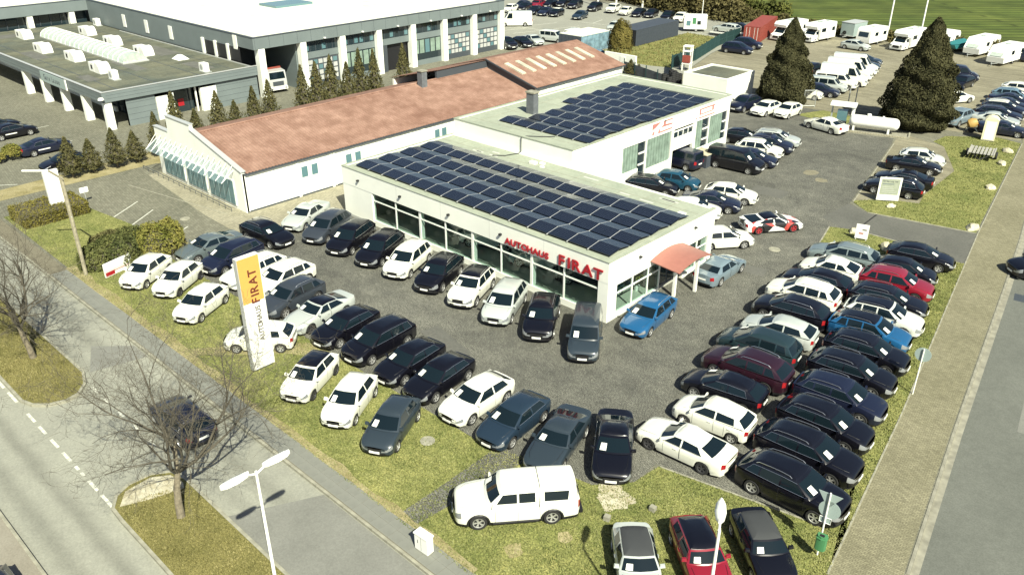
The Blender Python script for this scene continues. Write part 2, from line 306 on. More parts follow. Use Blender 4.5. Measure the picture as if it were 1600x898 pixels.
LAWN3 = [(-7.35, 27.9), (-7.05, 25.7), (-8.9, 38.6), (-11.75, 56.3), (-12.25, 59.5), (-13.6, 59.2), (-11.9, 49), (-10.2, 38), (-8.7, 27.9)]
LAWN4 = [(-22.05, 59.5), (-20.7, 60.1), (-17.2, 60.15), (-16.2, 58.5), (-17.5, 55.5), (-20.9, 54.3)]
LAWN5 = [(-22.9, 65.9), (-21.1, 64.5), (-13.4, 65.9), (-13.45, 66), (-17.3, 93.5), (-19.6, 94.2), (-23.7, 91), (-24, 88.2), (-22.6, 87.1), (-19.4, 80), (-19.2, 71.5), (-18.8, 69.3), (-21, 68.5), (-23, 66.4)]
LAWN6 = [(-39, 88.3), (-37.4, 92.2), (-33.4, 91.8), (-33.0, 87.6)]
LAWN7 = [(-78.5, 98.5), (-66, 98.5), (-62.6, 99.5), (-62.9, 106), (-66.2, 118), (-66.9, 124), (-76, 124.5), (-75.6, 110.3)]
for n_, P_ in (('lawn', LAWN), ('lawn', LAWN2), ('lawn', LAWN3), ('lawn', LAWN4), ('lawn', LAWN5), ('lawn', LAWN6), ('lawn', LAWN7)):
    pat(n_, P_, .016, 'lawn')
pat('gravel_path', [(-21.9, 16.1), (-20.9, 16.1), (-20.6, 19), (-20.3, 22.9), (-22.0, 22.4), (-21.9, 19)], .020, 'yard')
pat('gravel_path', [(-41.6, 16.2), (-40.7, 16.2), (-36.6, 20.4), (-33.5, 22.1), (-36.5, 22.1), (-38.4, 20.3)], .020, 'dry')
pat('dry_verge', [(-77.6, 16.5), (-74.9, 16.5), (-74.9, 31), (-73.2, 33), (-73.2, 92), (-78.6, 92), (-78.6, 31)], .012, 'dry')
random.seed(3)
def blob(cx, cy, r, k=12): return [(cx + r * random.uniform(.7, 1.15) * math.cos(2 * PI * i / k), cy + r * random.uniform(.7, 1.15) * math.sin(2 * PI * i / k)) for i in range(k)]
pat('sand_patch', [(-15.85 + (.85 + .22 * math.sin(3.1 * t) + random.uniform(-.12, .12)) * math.cos(t), 23.45 + (.85 + .2 * math.cos(2.3 * t) + random.uniform(-.12, .12)) * math.sin(t)) for t in [2 * PI * k / 30 for k in range(30)]], .024, 'sand')
pat('sand_patch', blob(-16.9, 18.1, .42), .024, 'dry'); pat('sand_patch', blob(-15.8, 20.1, .35), .024, 'dry')
random.seed(12)
ex = [-57.5 + 1.3 * i for i in range(32)]; pat('dry_edge', [(x, 16.10 + .05 * random.random()) for x in ex] + [(x, 16.35 + .35 * random.random() + (.25 if x < -40 else 0)) for x in ex[::-1]], .030, 'dry')
for x_, y_, r_ in [(-28.82, 70.65, .8), (-27.2, 69.3, .6)]: pat('pale_stain', blob(x_, y_, r_), .0125, 'gravel_lot')
# pavements
struct('pavement', MB().prism([(-80, 15.05), (-4.8, 15.05), (-4.9, 16.02), (-80, 16.2)], -.1, .010), M['joint'])
walk = bpy.data.objects['pavement']
wm = [MB().box(0, .59, 0, .54, 0, .012).mesh('slab'), MB().box(0, .585, 0, .545, 0, .009).mesh('slab')]
for i in range(76):
    for j in range(2):
        link('slab', wm[random.random() < .3], M['slab'], walk, (-57.2 + i * .6, 15.07 + j * .55, .011), (random.uniform(-.006, .006), random.uniform(-.006, .006), 0))
rw = struct('right_pavement', MB().add([(x, y, .010) for x, y in RL[::-1]] + [(x - .13, y, .010) for x, y in RK[:7]], [tuple(range(14))]), M['walk2'])
# kerb stones
def kerb_run(name, pts, step=1.0, wid=.13, z0=-.2, z1=.02, mat='kerb'):
    root = struct(name, MB().tube([(p[0], p[1], -.09) for p in pts], .03, 4), M['kerb'])
    me = MB().box(.006, step - .006, -wid / 2, wid / 2, z0, z1).mesh('kerb_stone')
    n = 0
    for a, b in zip(pts[:-1], pts[1:]):
        L = math.hypot(b[0] - a[0], b[1] - a[1]); k = max(1, round(L / step)); an = math.atan2(b[1] - a[1], b[0] - a[0])
        for i in range(k):
            if n > 290: break
            link('kerb_stone', me, M[mat], root, (a[0] + (b[0] - a[0]) * i / k, a[1] + (b[1] - a[1]) * i / k, 0), (0, 0, an), (L / k / step, 1, 1)); n += 1
    return root
kerb_run('left_road_kerb', [(-72, 14.97), (-12, 14.97)])
kerb_run('left_road_far_kerb', [(-60, 4.6), (-24, 4.6)])
kerb_run('right_road_kerb', RK[1:6], mat='kerb_dark')
pat('road_gutter', [(x + .07, y) for x, y in RK[:7]] + [(x + .38, y) for x, y in RK[:7]][::-1], -.121, 'kerb_dark')
kerb_run('grass_edge_kerb', [(x + .0, y) for x, y in RL[1:6]], wid=.08, z0=0, z1=.04)
kerb_run('lawn_edge_kerb', [(-21.1, 64.4), (-13.4, 65.8)], wid=.1, z0=0, z1=.06); kerb_run('lawn_edge_kerb', [(-22.95, 66), (-26.6, 84.6)], wid=.1, z0=0, z1=.05)
kerb_run('lawn_edge_kerb', [(-22.1, 59.5), (-20.9, 54.3)], wid=.1, z0=0, z1=.05); kerb_run('lawn_edge_kerb', [(-20.6, 60.15), (-17.2, 60.2)], wid=.1, z0=0, z1=.05)
kerb_run('lawn_edge_kerb', [(-15.5, 26.55), (-8.7, 27.9)], wid=.08, z0=0, z1=.04)
# traffic islands
def island(pts, name, mat):
    cx = sum(p[0] for p in pts) / len(pts)
    struct(name, MB().prism(pts, -.15, -.01), M[mat]); kerb_run(name + '_kerb', pts + [pts[0]], step=.8, wid=.14)
I1 = [(-120, 11.6), (-120, 8.3), (-42.8, 8.3), (-42.0, 8.55), (-41.4, 9.1), (-41.1, 9.9), (-41.3, 10.6), (-42.0, 11.2), (-43.2, 11.6)]
I2 = [(-13, 8.0), (-13, 11.05), (-30.8, 11.15), (-31.7, 10.95), (-32.2, 10.2), (-32.25, 9.2), (-31.9, 8.5), (-31.2, 8.05), (-30.2, 8.0)]
island(I1, 'left_island', 'island_lawn'); island(I2[::-1], 'right_island', 'island_lawn')
pat('island_sand', [(-31.1, 8.3), (-31.9, 8.9), (-32.0, 10.1), (-31.5, 10.8), (-30.6, 10.95), (-30.2, 10.8), (-30.6, 9.4)], -.004, 'sand')
pat('road_patch', [(-45.9, 13.1), (-43.1, 11.9), (-42.4, 14.86), (-44.1, 14.86)], -.124, 'asphalt_patch')
pat('road_patch', [(-27.3, 11.2), (-25.4, 14.88), (-14, 14.88), (-14, 11.1)], -.1245, 'asphalt_patch')
pat('road_patch', [(-4.2, 41), (-1.6, 41.3), (-2.2, 46), (-4.9, 45.6)], -.1225, 'asphalt_patch'); pat('road_patch', [(-8.3, 56.2), (-7.5, 56.3), (-7.7, 57.4), (-8.5, 57.3)], -.1225, 'grey_dark')
pat('yard_patch', [(-30.5, 62.3), (-27.6, 62.6), (-27.9, 64.6), (-30.8, 64.2)], .0115, 'drive'); pat('yard_patch', [(-24.8, 47.5), (-21.6, 48.0), (-21.9, 49.2), (-25.0, 48.7)], .0115, 'drive'); pat('yard_patch', [(-33, 27.2), (-29.2, 26.4), (-29.0, 27.6), (-32.8, 28.4)], .0115, 'drive')
# road paint
rp = struct('road_markings', MB().box(-57, -56.99, 8.05, 8.06, -.13, -.1255), M['paint'])
for y, runs in ((8.12, [(-46.2, -44.9), (-44.3, -43), (-41.5, -40.5), (-39.95, -39.05), (-38.4, -37.5), (-36.95, -36.0), (-35.5, -35.1), (-34.8, -34.5), (-34.0, -33.0), (-32.6, -31.5)]), (11.38, [(-41.5, -40.8), (-40.0, -39.4), (-38.3, -37.7), (-36.6, -36.1), (-34.9, -34.3)])):
    for a, b in runs: link('road_dash', MB().box(a, b, y - .07, y + .07, -.129, -.1225).mesh('road_dash'), M['paint'], rp)
def line(name, a, b, wd, z, mat='paint', parent=None):
    an = math.atan2(b[1] - a[1], b[0] - a[0]); L = math.hypot(b[0] - a[0], b[1] - a[1])
    o = link(name, MB().box(0, L, -wd / 2, wd / 2, 0, .004).mesh(name), M[mat], parent, (a[0], a[1], z), (0, 0, an))
    if parent is None: tag(o, kind='structure')
    return o
for a, b in [((-64.44, 22.5), (-66.45, 25.35)), ((-61.81, 22.8), (-63.7, 25.36)), ((-57.9, 24.81), (-58.35, 25.6)), ((-79.5, 18.3), (-78.2, 20.0)), ((-88, 21.2), (-88.2, 28.6)), ((-95.5, 22.0), (-95.6, 29.0))]: line('parking_line', a, b, .1, .014)
for k in range(9): line('parking_line', (-121 + k * 5.2, 112), (-119.6 + k * 5.2, 117.2), .12, .01)
for k in range(8): line('parking_line', (-121 + k * 3.4, 104), (-119.4 + k * 3.4, 109), .12, .01)
line('parking_line', (-122, 109.5), (-92, 109.5), .12, .01); line('parking_line', (-96.8, 120.8), (-91.8, 121.2), .12, .01); line('parking_line', (-94.8, 125.5), (-93.6, 121.0), .12, .01); line('parking_line', (-91.5, 121.2), (-90.5, 125.4), .12, .01)
line('paving_joint', (-20.31, 60.3), (-20.4, 64.5), .12, .0135, 'rubber'); line('paving_joint', (-58.5, 29.0), (-71, 26.6), .09, .0095, 'kerb')
for x, y, r_, z, lb in [(-24.77, 20.47, .36, .02, 'round concrete manhole cover in the front lawn'), (-23.17, 52.64, .42, .012, 'pale oval manhole cover in the dark yard paving'), (-60.0, 26.2, .38, .004, 'pale round manhole cover near the white building wall'), (-13.3, 19.0, .3, .02, 'concrete cover in the lawn near the bottom edge')]:
    o = MB().lathe([(0, .03), (r_ * .72, .03), (r_ * .74, .022), (r_ * .8, .022), (r_ * .82, .03), (r_, .028), (r_ * 1.02, 0)], 20).build('manhole_cover', M['kerb'], None, 40, (x, y, z)); tag(o, lb, 'manhole cover')
# grass blades
def inpoly(P, X, Y):
    c = np.zeros(len(X), bool); n = len(P)
    for i in range(n):
        x1, y1 = P[i]; x2, y2 = P[(i + 1) % n]
        if y1 == y2: continue
        c ^= ((y1 > Y) != (y2 > Y)) & (X < (x2 - x1) * (Y - y1) / (y2 - y1) + x1)
    return c
def np_mesh(name, V, F):
    me = bpy.data.meshes.new(name); n = len(V); k = F.shape[1]
    me.vertices.add(n); me.vertices.foreach_set('co', V.astype(np.float32).ravel())
    me.loops.add(F.size); me.loops.foreach_set('vertex_index', F.astype(np.int32).ravel())
    me.polygons.add(len(F)); me.polygons.foreach_set('loop_start', np.arange(0, F.size, k, dtype=np.int32))
    me.update(calc_edges=True); return me
def blades(P, z, dens, mat, h=.07, seed=1, wd=.03):
    rg = np.random.RandomState(seed); a = np.array(P); x0, y0 = a.min(0); x1, y1 = a.max(0)
    n = int((x1 - x0) * (y1 - y0) * dens); X = rg.uniform(x0, x1, n); Y = rg.uniform(y0, y1, n); k = inpoly(P, X, Y); X = X[k]; Y = Y[k]; n = len(X)
    clump = .5 + .5 * np.sin(X * 3.1 + 1.3 * np.sin(Y * 2.3)) * np.sin(Y * 3.7 + np.sin(X * 1.9)); k = rg.rand(n) < .35 + .65 * clump; X = X[k]; Y = Y[k]; n = len(X)
    t = rg.uniform(0, 2 * PI, n); hh = h * rg.uniform(.4, 1.3, n); ww = wd * rg.uniform(.5, 1.2, n); lx = rg.normal(0, .03, n); ly = rg.normal(0, .03, n)
    V = np.empty((n, 3, 3)); V[:, 0] = np.c_[X - ww * np.cos(t), Y - ww * np.sin(t), np.full(n, z)]; V[:, 1] = np.c_[X + ww * np.cos(t), Y + ww * np.sin(t), np.full(n, z)]; V[:, 2] = np.c_[X + lx, Y + ly, z + hh]
    me = np_mesh('grass', V.reshape(-1, 3), np.arange(3 * n).reshape(-1, 3)); return tag(link('grass', me, M[mat]), kind='stuff')
blades(LAWN, .016, 420, 'blade', seed=1); blades(LAWN2, .016, 200, 'blade', seed=2); blades(LAWN3, .016, 300, 'blade', seed=3, h=.09)
blades(LAWN4, .016, 150, 'blade', seed=4); blades(LAWN5, .016, 110, 'blade', seed=5, h=.08, wd=.04); blades(LAWN7, .016, 25, 'blade_y', seed=6, h=.2, wd=.08)
blades([(-60, 11.5), (-60, 8.4), (-42.8, 8.4), (-41.4, 9.3), (-41.5, 10.5), (-43.2, 11.5)], -.01, 330, 'blade_y', seed=7, h=.08); blades([(-14, 8.1), (-14, 10.95), (-30.2, 11.0), (-30.9, 9.5), (-30.8, 8.15)], -.01, 380, 'blade_y', seed=8, h=.08)
# ------------------------------------------------------------------ cars
PAINT = {}
def paint(name, c, rough=.28, metal=.0):
    PAINT[name] = plain('paint ' + name, c, rough, metal, .5, coat=1.0)
for n_, c_ in dict(white=(.76, .76, .66), black=(.004, .004, .007), navy=(.009, .012, .028), darkgrey=(.035, .042, .052), slate=(.026, .037, .047), grey=(.10, .125, .13), greylight=(.17, .21, .21),
                   bluegrey=(.015, .028, .045), silver=(.42, .45, .42), whitesilver=(.62, .64, .58), silverwhite=(.55, .57, .53), red=(.22, .010, .022), blue=(.012, .085, .20), teal=(.010, .055, .095), teal2=(.015, .03, .035),
                   maroon=(.022, .007, .013), bluegreylight=(.15, .20, .23), bluelight=(.12, .20, .26), maroonred=(.22, .015, .03)).items():
    paint(n_, c_)
PAINT['fabric'] = plain('grey fabric roof', (.04, .043, .045), .9)
def camo_mat():
    m, n, b = newmat('paint camouflage wrap'); co = n.nodes.new('ShaderNodeTexCoord'); v = n.nodes.new('ShaderNodeTexVoronoi'); v.inputs['Scale'].default_value = 1.7; v.inputs['Randomness'].default_value = 1
    n.links.new(co.outputs['Object'], v.inputs['Vector']); s = n.nodes.new('ShaderNodeSeparateColor'); n.links.new(v.outputs['Color'], s.inputs[0])
    r = n.nodes.new('ShaderNodeValToRGB'); r.color_ramp.interpolation = 'CONSTANT'; e = r.color_ramp.elements; e[0].color = (.78, .77, .72, 1); e[1].position = .56; e[1].color = (.01, .01, .012, 1)
    q = e.new(.84); q.color = (.45, .06, .05, 1); n.links.new(s.outputs[0], r.inputs[0]); n.links.new(r.outputs[0], b.inputs['Base Color']); b.inputs['Coat Weight'].default_value = 1; return m
PAINT['camo'] = camo_mat()
# L W H wb rw belt nose cowlz xc(from front) windscreen top(from front) roof end(from rear) rear base(from rear) deck? glasses
CT = dict(
 small=dict(L=3.95, W=1.70, H=1.50, wb=2.5, rw=.30, belt=.93, nose=.72, cowl=.98, xc=.90, xt=1.68, rt=.62, rb=.12, fo=.76),
 hatch=dict(L=4.3, W=1.79, H=1.46, wb=2.62, rw=.325, belt=.92, nose=.70, cowl=.97, xc=1.06, xt=1.94, rt=.78, rb=.15, fo=.86),
 estate=dict(L=4.65, W=1.82, H=1.47, wb=2.75, rw=.32, belt=.92, nose=.70, cowl=.97, xc=1.16, xt=2.04, rt=.62, rb=.12, fo=.9, three=1, rails=1),
 sedan=dict(L=4.7, W=1.82, H=1.44, wb=2.8, rw=.325, belt=.92, nose=.70, cowl=.97, xc=1.22, xt=2.08, rt=1.42, rb=.62, fo=.88, deck=1.0),
 coupe=dict(L=4.65, W=1.83, H=1.38, wb=2.8, rw=.33, belt=.90, nose=.67, cowl=.94, xc=1.32, xt=2.06, rt=1.4, rb=.55, fo=.86, deck=.98),
 sport=dict(L=4.7, W=1.95, H=1.28, wb=2.8, rw=.35, belt=.84, nose=.58, cowl=.84, xc=1.25, xt=2.1, rt=1.5, rb=.28, fo=.9, deck=.95),
 suv=dict(L=4.45, W=1.84, H=1.64, wb=2.65, rw=.365, belt=1.03, nose=.86, cowl=1.10, xc=1.05, xt=1.86, rt=.66, rb=.14, fo=.88, three=1, rails=1),
 bigsuv=dict(L=4.75, W=1.9, H=1.68, wb=2.85, rw=.375, belt=1.06, nose=.9, cowl=1.13, xc=1.14, xt=1.98, rt=.72, rb=.14, fo=.92, three=1, rails=1),
 mpv=dict(L=4.55, W=1.85, H=1.65, wb=2.75, rw=.325, belt=.98, nose=.78, cowl=1.06, xc=.92, xt=1.9, rt=.55, rb=.12, fo=.88, three=1),
 caddy=dict(L=4.5, W=1.8, H=1.82, wb=2.72, rw=.32, belt=1.06, nose=.82, cowl=1.1, xc=.95, xt=1.6, rt=.16, rb=.06, fo=.86, three=1),
 mini=dict(L=3.8, W=1.68, H=1.41, wb=2.48, rw=.305, belt=.93, nose=.74, cowl=.95, xc=1.08, xt=1.5, rt=.45, rb=.12, fo=.68),
 minicab=dict(L=3.8, W=1.68, H=1.40, wb=2.48, rw=.305, belt=.92, nose=.74, cowl=.95, xc=1.08, xt=1.55, rt=.62, rb=.42, fo=.68),
 beetle=dict(L=4.1, W=1.75, H=1.5, wb=2.5, rw=.33, belt=.95, nose=.72, cowl=1.0, xc=1.05, xt=1.7, rt=1.25, rb=.35, fo=.8, two=1),
 van=dict(L=5.2, W=1.93, H=1.95, wb=3.2, rw=.33, belt=1.15, nose=.88, cowl=1.2, xc=.95, xt=1.65, rt=.18, rb=.06, fo=.92, three=1),
 cargo=dict(L=5.9, W=2.05, H=2.5, wb=3.6, rw=.34, belt=1.25, nose=.95, cowl=1.3, xc=.95, xt=1.75, rt=.15, rb=.06, fo=.98, cargo=1),
 pickup=dict(L=5.25, W=1.95, H=1.86, wb=3.1, rw=.38, belt=1.15, nose=.95, cowl=1.2, xc=1.35, xt=1.98, rt=.2, rb=.08, fo=.95, three=1, pick=1))
def lerp(a, b, t): return a + (b - a) * t
def build_type(name):
    p = CT[name]; L, W, H, wb, rw = p['L'], p['W'], p['H'], p['wb'], p['rw']; hw = W / 2; F = L / 2
    xf = F - p['fo']; xr = xf - wb; belt = p['belt']; xc = F - p['xc']; Ra = rw + .055
    deck = p.get('deck', belt + .01); xrb = -F + p['rb']
    xs = [F, F - .035, F - .11, F - .24, F - .42]
    angs = [0, 22, 45, 68, 90, 112, 135, 158, 180]
    xs += [xf + Ra + .05] + [xf + Ra * math.cos(R(a)) for a in angs] + [xf - Ra - .05]
    m0, m1 = xf - Ra - .05, xr + Ra + .05
    xs += [lerp(m0, m1, t) for t in (.25, .5, .75)]
    xs += [xr + Ra + .05] + [xr + Ra * math.cos(R(a)) for a in angs] + [xr - Ra - .05]
    xs += [-F + .24, -F + .11, -F + .035, -F]
    xs = sorted(set(round(x, 4) for x in xs), reverse=True)
    def wid(x):
        d = min(F - x, x + F); e = 0 if x > 0 else .03
        if d < .02: f = .70 + e
        elif d < .06: f = .80 + e
        elif d < .13: f = .885 + e
        elif d < .3: f = .95 + e * .5
        elif d < .5: f = .985
        else: f = 1.0
        if x < 0 and d < .5: f -= (.03 if d < .3 else .015) * (0 if name in ('van', 'cargo', 'caddy', 'pickup') else 1)
        return hw * f
    def top(x):
        if x > xc: t = (F - x) / (F - xc); z = lerp(p['nose'], p['cowl'], 1 - (1 - t) ** 1.6)
        elif x < xrb + .25 and deck > belt + .02: z = deck
        else:
            z = max(belt + .01, lerp(p['cowl'], belt, min(1, (xc - x) / .5)))
            if deck > belt + .02 and x < xrb + .9: z = lerp(deck, belt, max(0, min(1, (x - xrb - .2) / .7)))
        if F - x < .02: z -= .10
        elif F - x < .06: z -= .035
        elif F - x < .13: z -= .01
        if x + F < .02: z -= .06
        return z
    rings = []
    for x in xs:
        w_ = wid(x); zt = top(x); ze = min(zt - .045, belt - .01) if x < xc else zt - .075
        if x < xc and deck > belt + .02 and x < xrb + .9: ze = min(zt - .04, belt + .02)
        zl = .20 if abs(x) < F - .3 else (.24 if abs(x) < F - .05 else .30); h = ze - zl
        ring = [(0, zt), (.55 * w_, zt - .01), (.86 * w_, lerp(ze, zt, .6)), (.955 * w_, ze), (1.0 * w_, ze - .17 * h), (1.0 * w_, ze - .40 * h), (.99 * w_, ze - .62 * h), (.975 * w_, ze - .82 * h), (.94 * w_, zl)]
        for cx in (xf, xr):
            if abs(x - cx) < Ra + .001:
                az = rw + math.sqrt(max(0, Ra * Ra - (x - cx) ** 2)); az = max(az, zl)
                ring = [(y, max(z, az)) if i > 3 else (y, z) for i, (y, z) in enumerate(ring)]
        zz = ring[8][1]; ring += [(.58 * hw, zz), (0, zz)]
        rings.append(ring)
    body = MB(); head = {}; nR = 11; nx = len(xs)
    V = []
    for sgn in (1, -1):
        for i, x in enumerate(xs):
            for y, z in rings[i]: V.append((x, sgn * y, z))
    idx = lambda s, i, k: (0 if s > 0 else nx * nR) + i * nR + k
    paintf, trimf, lampL, lampR, tailL, tailR = [], [], [], [], [], []
    for s in (1, -1):
        for i in range(nx - 1):
            for k in range(nR - 1):
                f = (idx(s, i, k), idx(s, i + 1, k), idx(s, i + 1, k + 1), idx(s, i, k + 1)); f = f if s < 0 else f[::-1]
                xm = (xs[i] + xs[i + 1]) / 2
                if k >= 8: trimf.append(f)
                elif 3 <= k <= 4 and F - .26 < xm < F: (lampL if s > 0 else lampR).append(f)
                elif 3 <= k <= 4 and -F < xm < -F + .13: (tailL if s > 0 else tailR).append(f)
                elif k == 7 and p['H'] > 1.55 and not p.get('cargo'): trimf.append(f)
                else: paintf.append(f)
    # caps
    def cap(i, front):
        base = len(V); fr = [.955, .86, .55, 0]; bulge = (.10 if front else .05) * (1 if front else -1)
        rows = [3, 4, 5, 6, 7, 8]; ring = rings[i]; grid = {}
        for ri, k in enumerate(rows):
            yk, zk = ring[k]
            for ci, c in enumerate([1, .9, .576, 0, -.576, -.9, -1]):
                y = c * yk; z = zk if ri else ring[3 - min(ci, 6 - ci)][1]
                grid[ri, ci] = len(V); V.append((xs[i] + bulge * (1 - c * c), y, z))
        for ri in range(5):
            for ci in range(6):
                f = (grid[ri, ci], grid[ri + 1, ci], grid[ri + 1, ci + 1], grid[ri, ci + 1]); f = f if front else f[::-1]
                if front:
                    if ri in (0, 1) and ci in (0, 5): (lampL if ci == 0 else lampR).append(f)
                    elif ri in (0, 1) and ci in (1, 4) and ri == 1: (lampL if ci == 1 else lampR).append(f)
                    elif ri in (0, 1) and ci in (2, 3): grillef.append(f)
                    elif ri == 3 and 1 <= ci <= 4: grillef.append(f)
                    elif ri == 4: trimf.append(f)
                    else: paintf.append(f)
                else:
                    if ri in (0, 1) and ci in (0, 5): (tailL if ci == 0 else tailR).append(f)
                    elif ri == 4: trimf.append(f)
                    else: paintf.append(f)
    grillef = []
    cap(0, True); cap(nx - 1, False)
    def sub(fs, off=0.0):
        used = sorted({i for f in fs for i in f}); mp = {j: q for q, j in enumerate(used)}; b = MB(); b.v = [V[j] for j in used]; b.f = [tuple(mp[i] for i in f) for f in fs]; return b
    # fill top edge between cap and hood is shared by position
    out = {}
    # greenhouse
    wr = hw * (.70 if H < 1.6 else .74); 
    if name in ('caddy', 'van', 'cargo'): wr = hw * .82
    xt = F - p['xt']; xrt = -F + p['rt']; zr = H - .075; yb = hw * .945; zc = p['cowl']; zrb = deck if deck > belt + .02 else belt
    two = p.get('two') or name in ('coupe', 'sport', 'mini', 'minicab')
    xb = (xt + xrt) / 2 + (.0 if not two else -.35)
    if p.get('three'): xb = lerp(xt, xrt, .42)
    xB = max(min(xf - 1.42, xt - .62), xr + .55) if not two else xf - 1.62
    sideb = [(xc - .10, xt - .03, 0), (xc - .28, xt - .10, 1), (xB + .03, xB + .03, 1), (xB - .05, xB - .05, 0)]
    e_b, e_t = xrb + (.42 if not p.get('three') else .26), xrt + .14
    if deck > belt + .02: e_b, e_t = xrb + .42, xrt + .06
    if p.get('three'):
        xC = lerp(xB, e_b, .56); sideb[3] = (xB - .05, xB - .05, 1); sideb += [(xC + .05, xC + .05, 0), (xC - .03, xC - .03, 1), (e_b + .12, e_t, 0), (xrb + .05, xrt + .02, 0)]
        sideb[2] = (xB + .03, xB + .03, 0); sideb[1] = (xc - .28, xt - .10, 1)
        flags = [0, 1, 0, 1, 0, 1, 0]
        if p.get('cargo') : flags = [0, 1, 0, 0, 0, 0, 0]
    else:
        sideb += [(e_b + .1, e_t, 0), (xrb + .05, xrt + .02, 0)]; flags = [0, 1, 0, 1, 0]
        if name == 'minicab': flags = [0, 1, 0, 1, 0]
    if p.get('pick'):
        gx0 = xr + Ra + .12; sideb[4] = (gx0 + .16, gx0 + .16, 0); sideb[5] = (gx0 - .22, gx0 - .22, 1); sideb[6] = (e_b + .22, e_t + .12, 0)
    if p.get('cargo'):
        sideb = [(xc - .10, xt - .03, 0), (xc - .28, xt - .10, 1), (xB + .03, xB + .03, 1), (xB - .05, xB - .05, 0), (xrb + .05, xrt + .02, 0)]; flags = [0, 1, 0, 0]
    # perimeter, left half: front (3 pts), side, rear(3 pts)
    per = [((xc + .10, 0, zc + .01), (xt + .04, 0, zr + .03), 'W'), ((xc + .06, yb * .55, zc + .005), (xt + .02, wr * .55, zr + .025), 'W'), ((xc - .03, yb * .9, zc - .01), (xt - .02, wr * .93, zr + .005), 'P')]
    for (bx, tx, g), fl in zip(sideb, flags + [0]):
        zb_ = lerp(zc - .03, belt - .01, min(1, (xc - bx) / .5)) if bx > 0 else belt - .01
        rise = (.085 if deck < belt + .02 and name not in ('van', 'cargo', 'caddy', 'pickup') else 0) * max(0, min(1, (xc - bx) / (xc - xrb))) ** 2; zb_ += rise
        if deck > belt + .02 and bx < xrb + .6: zb_ = lerp(zrb - .03, belt, max(0, min(1, (bx - xrb) / .6)))
        per.append(((bx, yb, zb_), (tx, wr, zr), 'G' if fl else 'S'))
    per += [((xrb - .0, yb * .86, zrb), (xrt - .02, wr * .9, zr), 'Q'), ((xrb - .04, yb * .5, zrb + .005), (xrt - .05, wr * .5, zr + .02), 'Q'), ((xrb - .05, 0, zrb + .005), (xrt - .06, 0, zr + .025), 'E')]
    DR = 0 if name in ('cargo',) else (.05 if name in ('van', 'caddy', 'pickup') else .115)
    xh = lerp(xt, xrt, .32)
    def roofz(x):
        return -(DR * ((xh - x) / (xh - xrt)) ** 2 if x < xh else .045 * ((x - xh) / max(.1, xt - xh)) ** 2)
    def roofy(x): return 1 - (.085 if DR > .1 else .02) * (max(0, (xh - x) / (xh - xrt)) ** 2)
    per = [(a, (b[0], b[1] * roofy(b[0]), b[2] + roofz(b[0])), g) for a, b, g in per]
    full = [(a, b, c) for a, b, c in per]
    nP = len(per); ring_pts = [(a, b) for a, b, c in per] + [((a[0], -a[1], a[2]), (b[0], -b[1], b[2])) for a, b, c in per[-2:0:-1]]
    kinds = []
    for j in range(nP - 1):
        t = per[j][2]; kinds.append({'W': 'W', 'P': 'B', 'G': 'G', 'S': 'B', 'Q': 'R'}[t])
    kinds[0] = 'W'; kinds[1] = 'W'
    # last side point -> rear corner is pillar
    kinds[nP - 4] = 'B'; kinds[nP - 3] = 'R'; kinds[nP - 2] = 'R'
    kf = kinds + kinds[::-1]
    n = len(ring_pts); ts = [0, .09, .86, 1.0] if not p.get('pick') else [0, .16, .78, 1.0]; GV = []
    for t in ts:
        bul = .028 * math.sin(PI * t)
        for a, b in ring_pts:
            q = [lerp(a[i], b[i], t) for i in range(3)]
            if abs(q[1]) > .5 * hw: q[1] += bul * (1 if q[1] > 0 else -1)
            q[2] += .015 * math.sin(PI * t); GV.append(tuple(q))
    xm = (xt + xrt) / 2
    for sc_, z in ((.90, H - .028), (.5, H - .004)):
        for a, b in ring_pts:
            gx = xm + (b[0] - xm) * (.97 if sc_ > .6 else .6); GV.append((gx, b[1] * sc_, z + roofz(gx)))
    GV.append((xm, 0, H + roofz(xm))); ci = len(GV) - 1
    gb, gw, gr, gs, groof = [], [], [], {}, []
    for r_ in range(5):
        for j in range(n):
            f = (r_ * n + j, (r_ + 1) * n + j, (r_ + 1) * n + (j + 1) % n, r_ * n + (j + 1) % n)
            if r_ == 1 and kf[j] == 'W': gw.append(f)
            elif r_ == 1 and kf[j] == 'R' : (gr if not p.get('cargo') else gb).append(f)
            elif r_ == 1 and kf[j] == 'G': gs[j] = f
            elif r_ >= 3: groof.append(f)
            else: gb.append(f)
    for j in range(n): groof.append((5 * n + j, ci, 5 * n + (j + 1) % n))
    def gsub(fs):
        used = sorted({i for f in fs for i in f}); mp = {j: q for q, j in enumerate(used)}; b = MB(); b.v = [GV[j] for j in used]; b.f = [tuple(mp[i] for i in f)[::-1] for f in fs]; return b
    pb = sub(paintf); gbm = gsub(gb); pb.add(gbm.v, gbm.f)
    def fix(me):
        bm = bmesh.new(); bm.from_mesh(me); bmesh.ops.remove_doubles(bm, verts=bm.verts, dist=.0008); bmesh.ops.recalc_face_normals(bm, faces=bm.faces); bm.to_mesh(me); bm.free()
        me.polygons.foreach_set('use_smooth', [True] * len(me.polygons)); me.set_sharp_from_angle(angle=R(38)); return me
    rest = []
    def part(nm, mb, mat): rest.append((nm, fix(mb.mesh(nm)), mat))
    part('body', pb, 'PAINT'); part('roof_panel', gsub(groof), 'ROOF'); part('windscreen', gsub(gw), 'car_glass')
    if gr: part('rear_window', gsub(gr), 'car_glass' if name != 'minicab' else 'car_glass')
    for j in gs: part('side_window', gsub([gs[j]]), 'car_glass')
    part('underside', sub(trimf), 'black'); part('grille', sub(grillef), 'black')
    part('headlight', sub(lampL), 'lamp_glass'); part('headlight', sub(lampR), 'lamp_glass')
    part('taillight', sub(tailL), 'tail'); part('taillight', sub(tailR), 'tail')
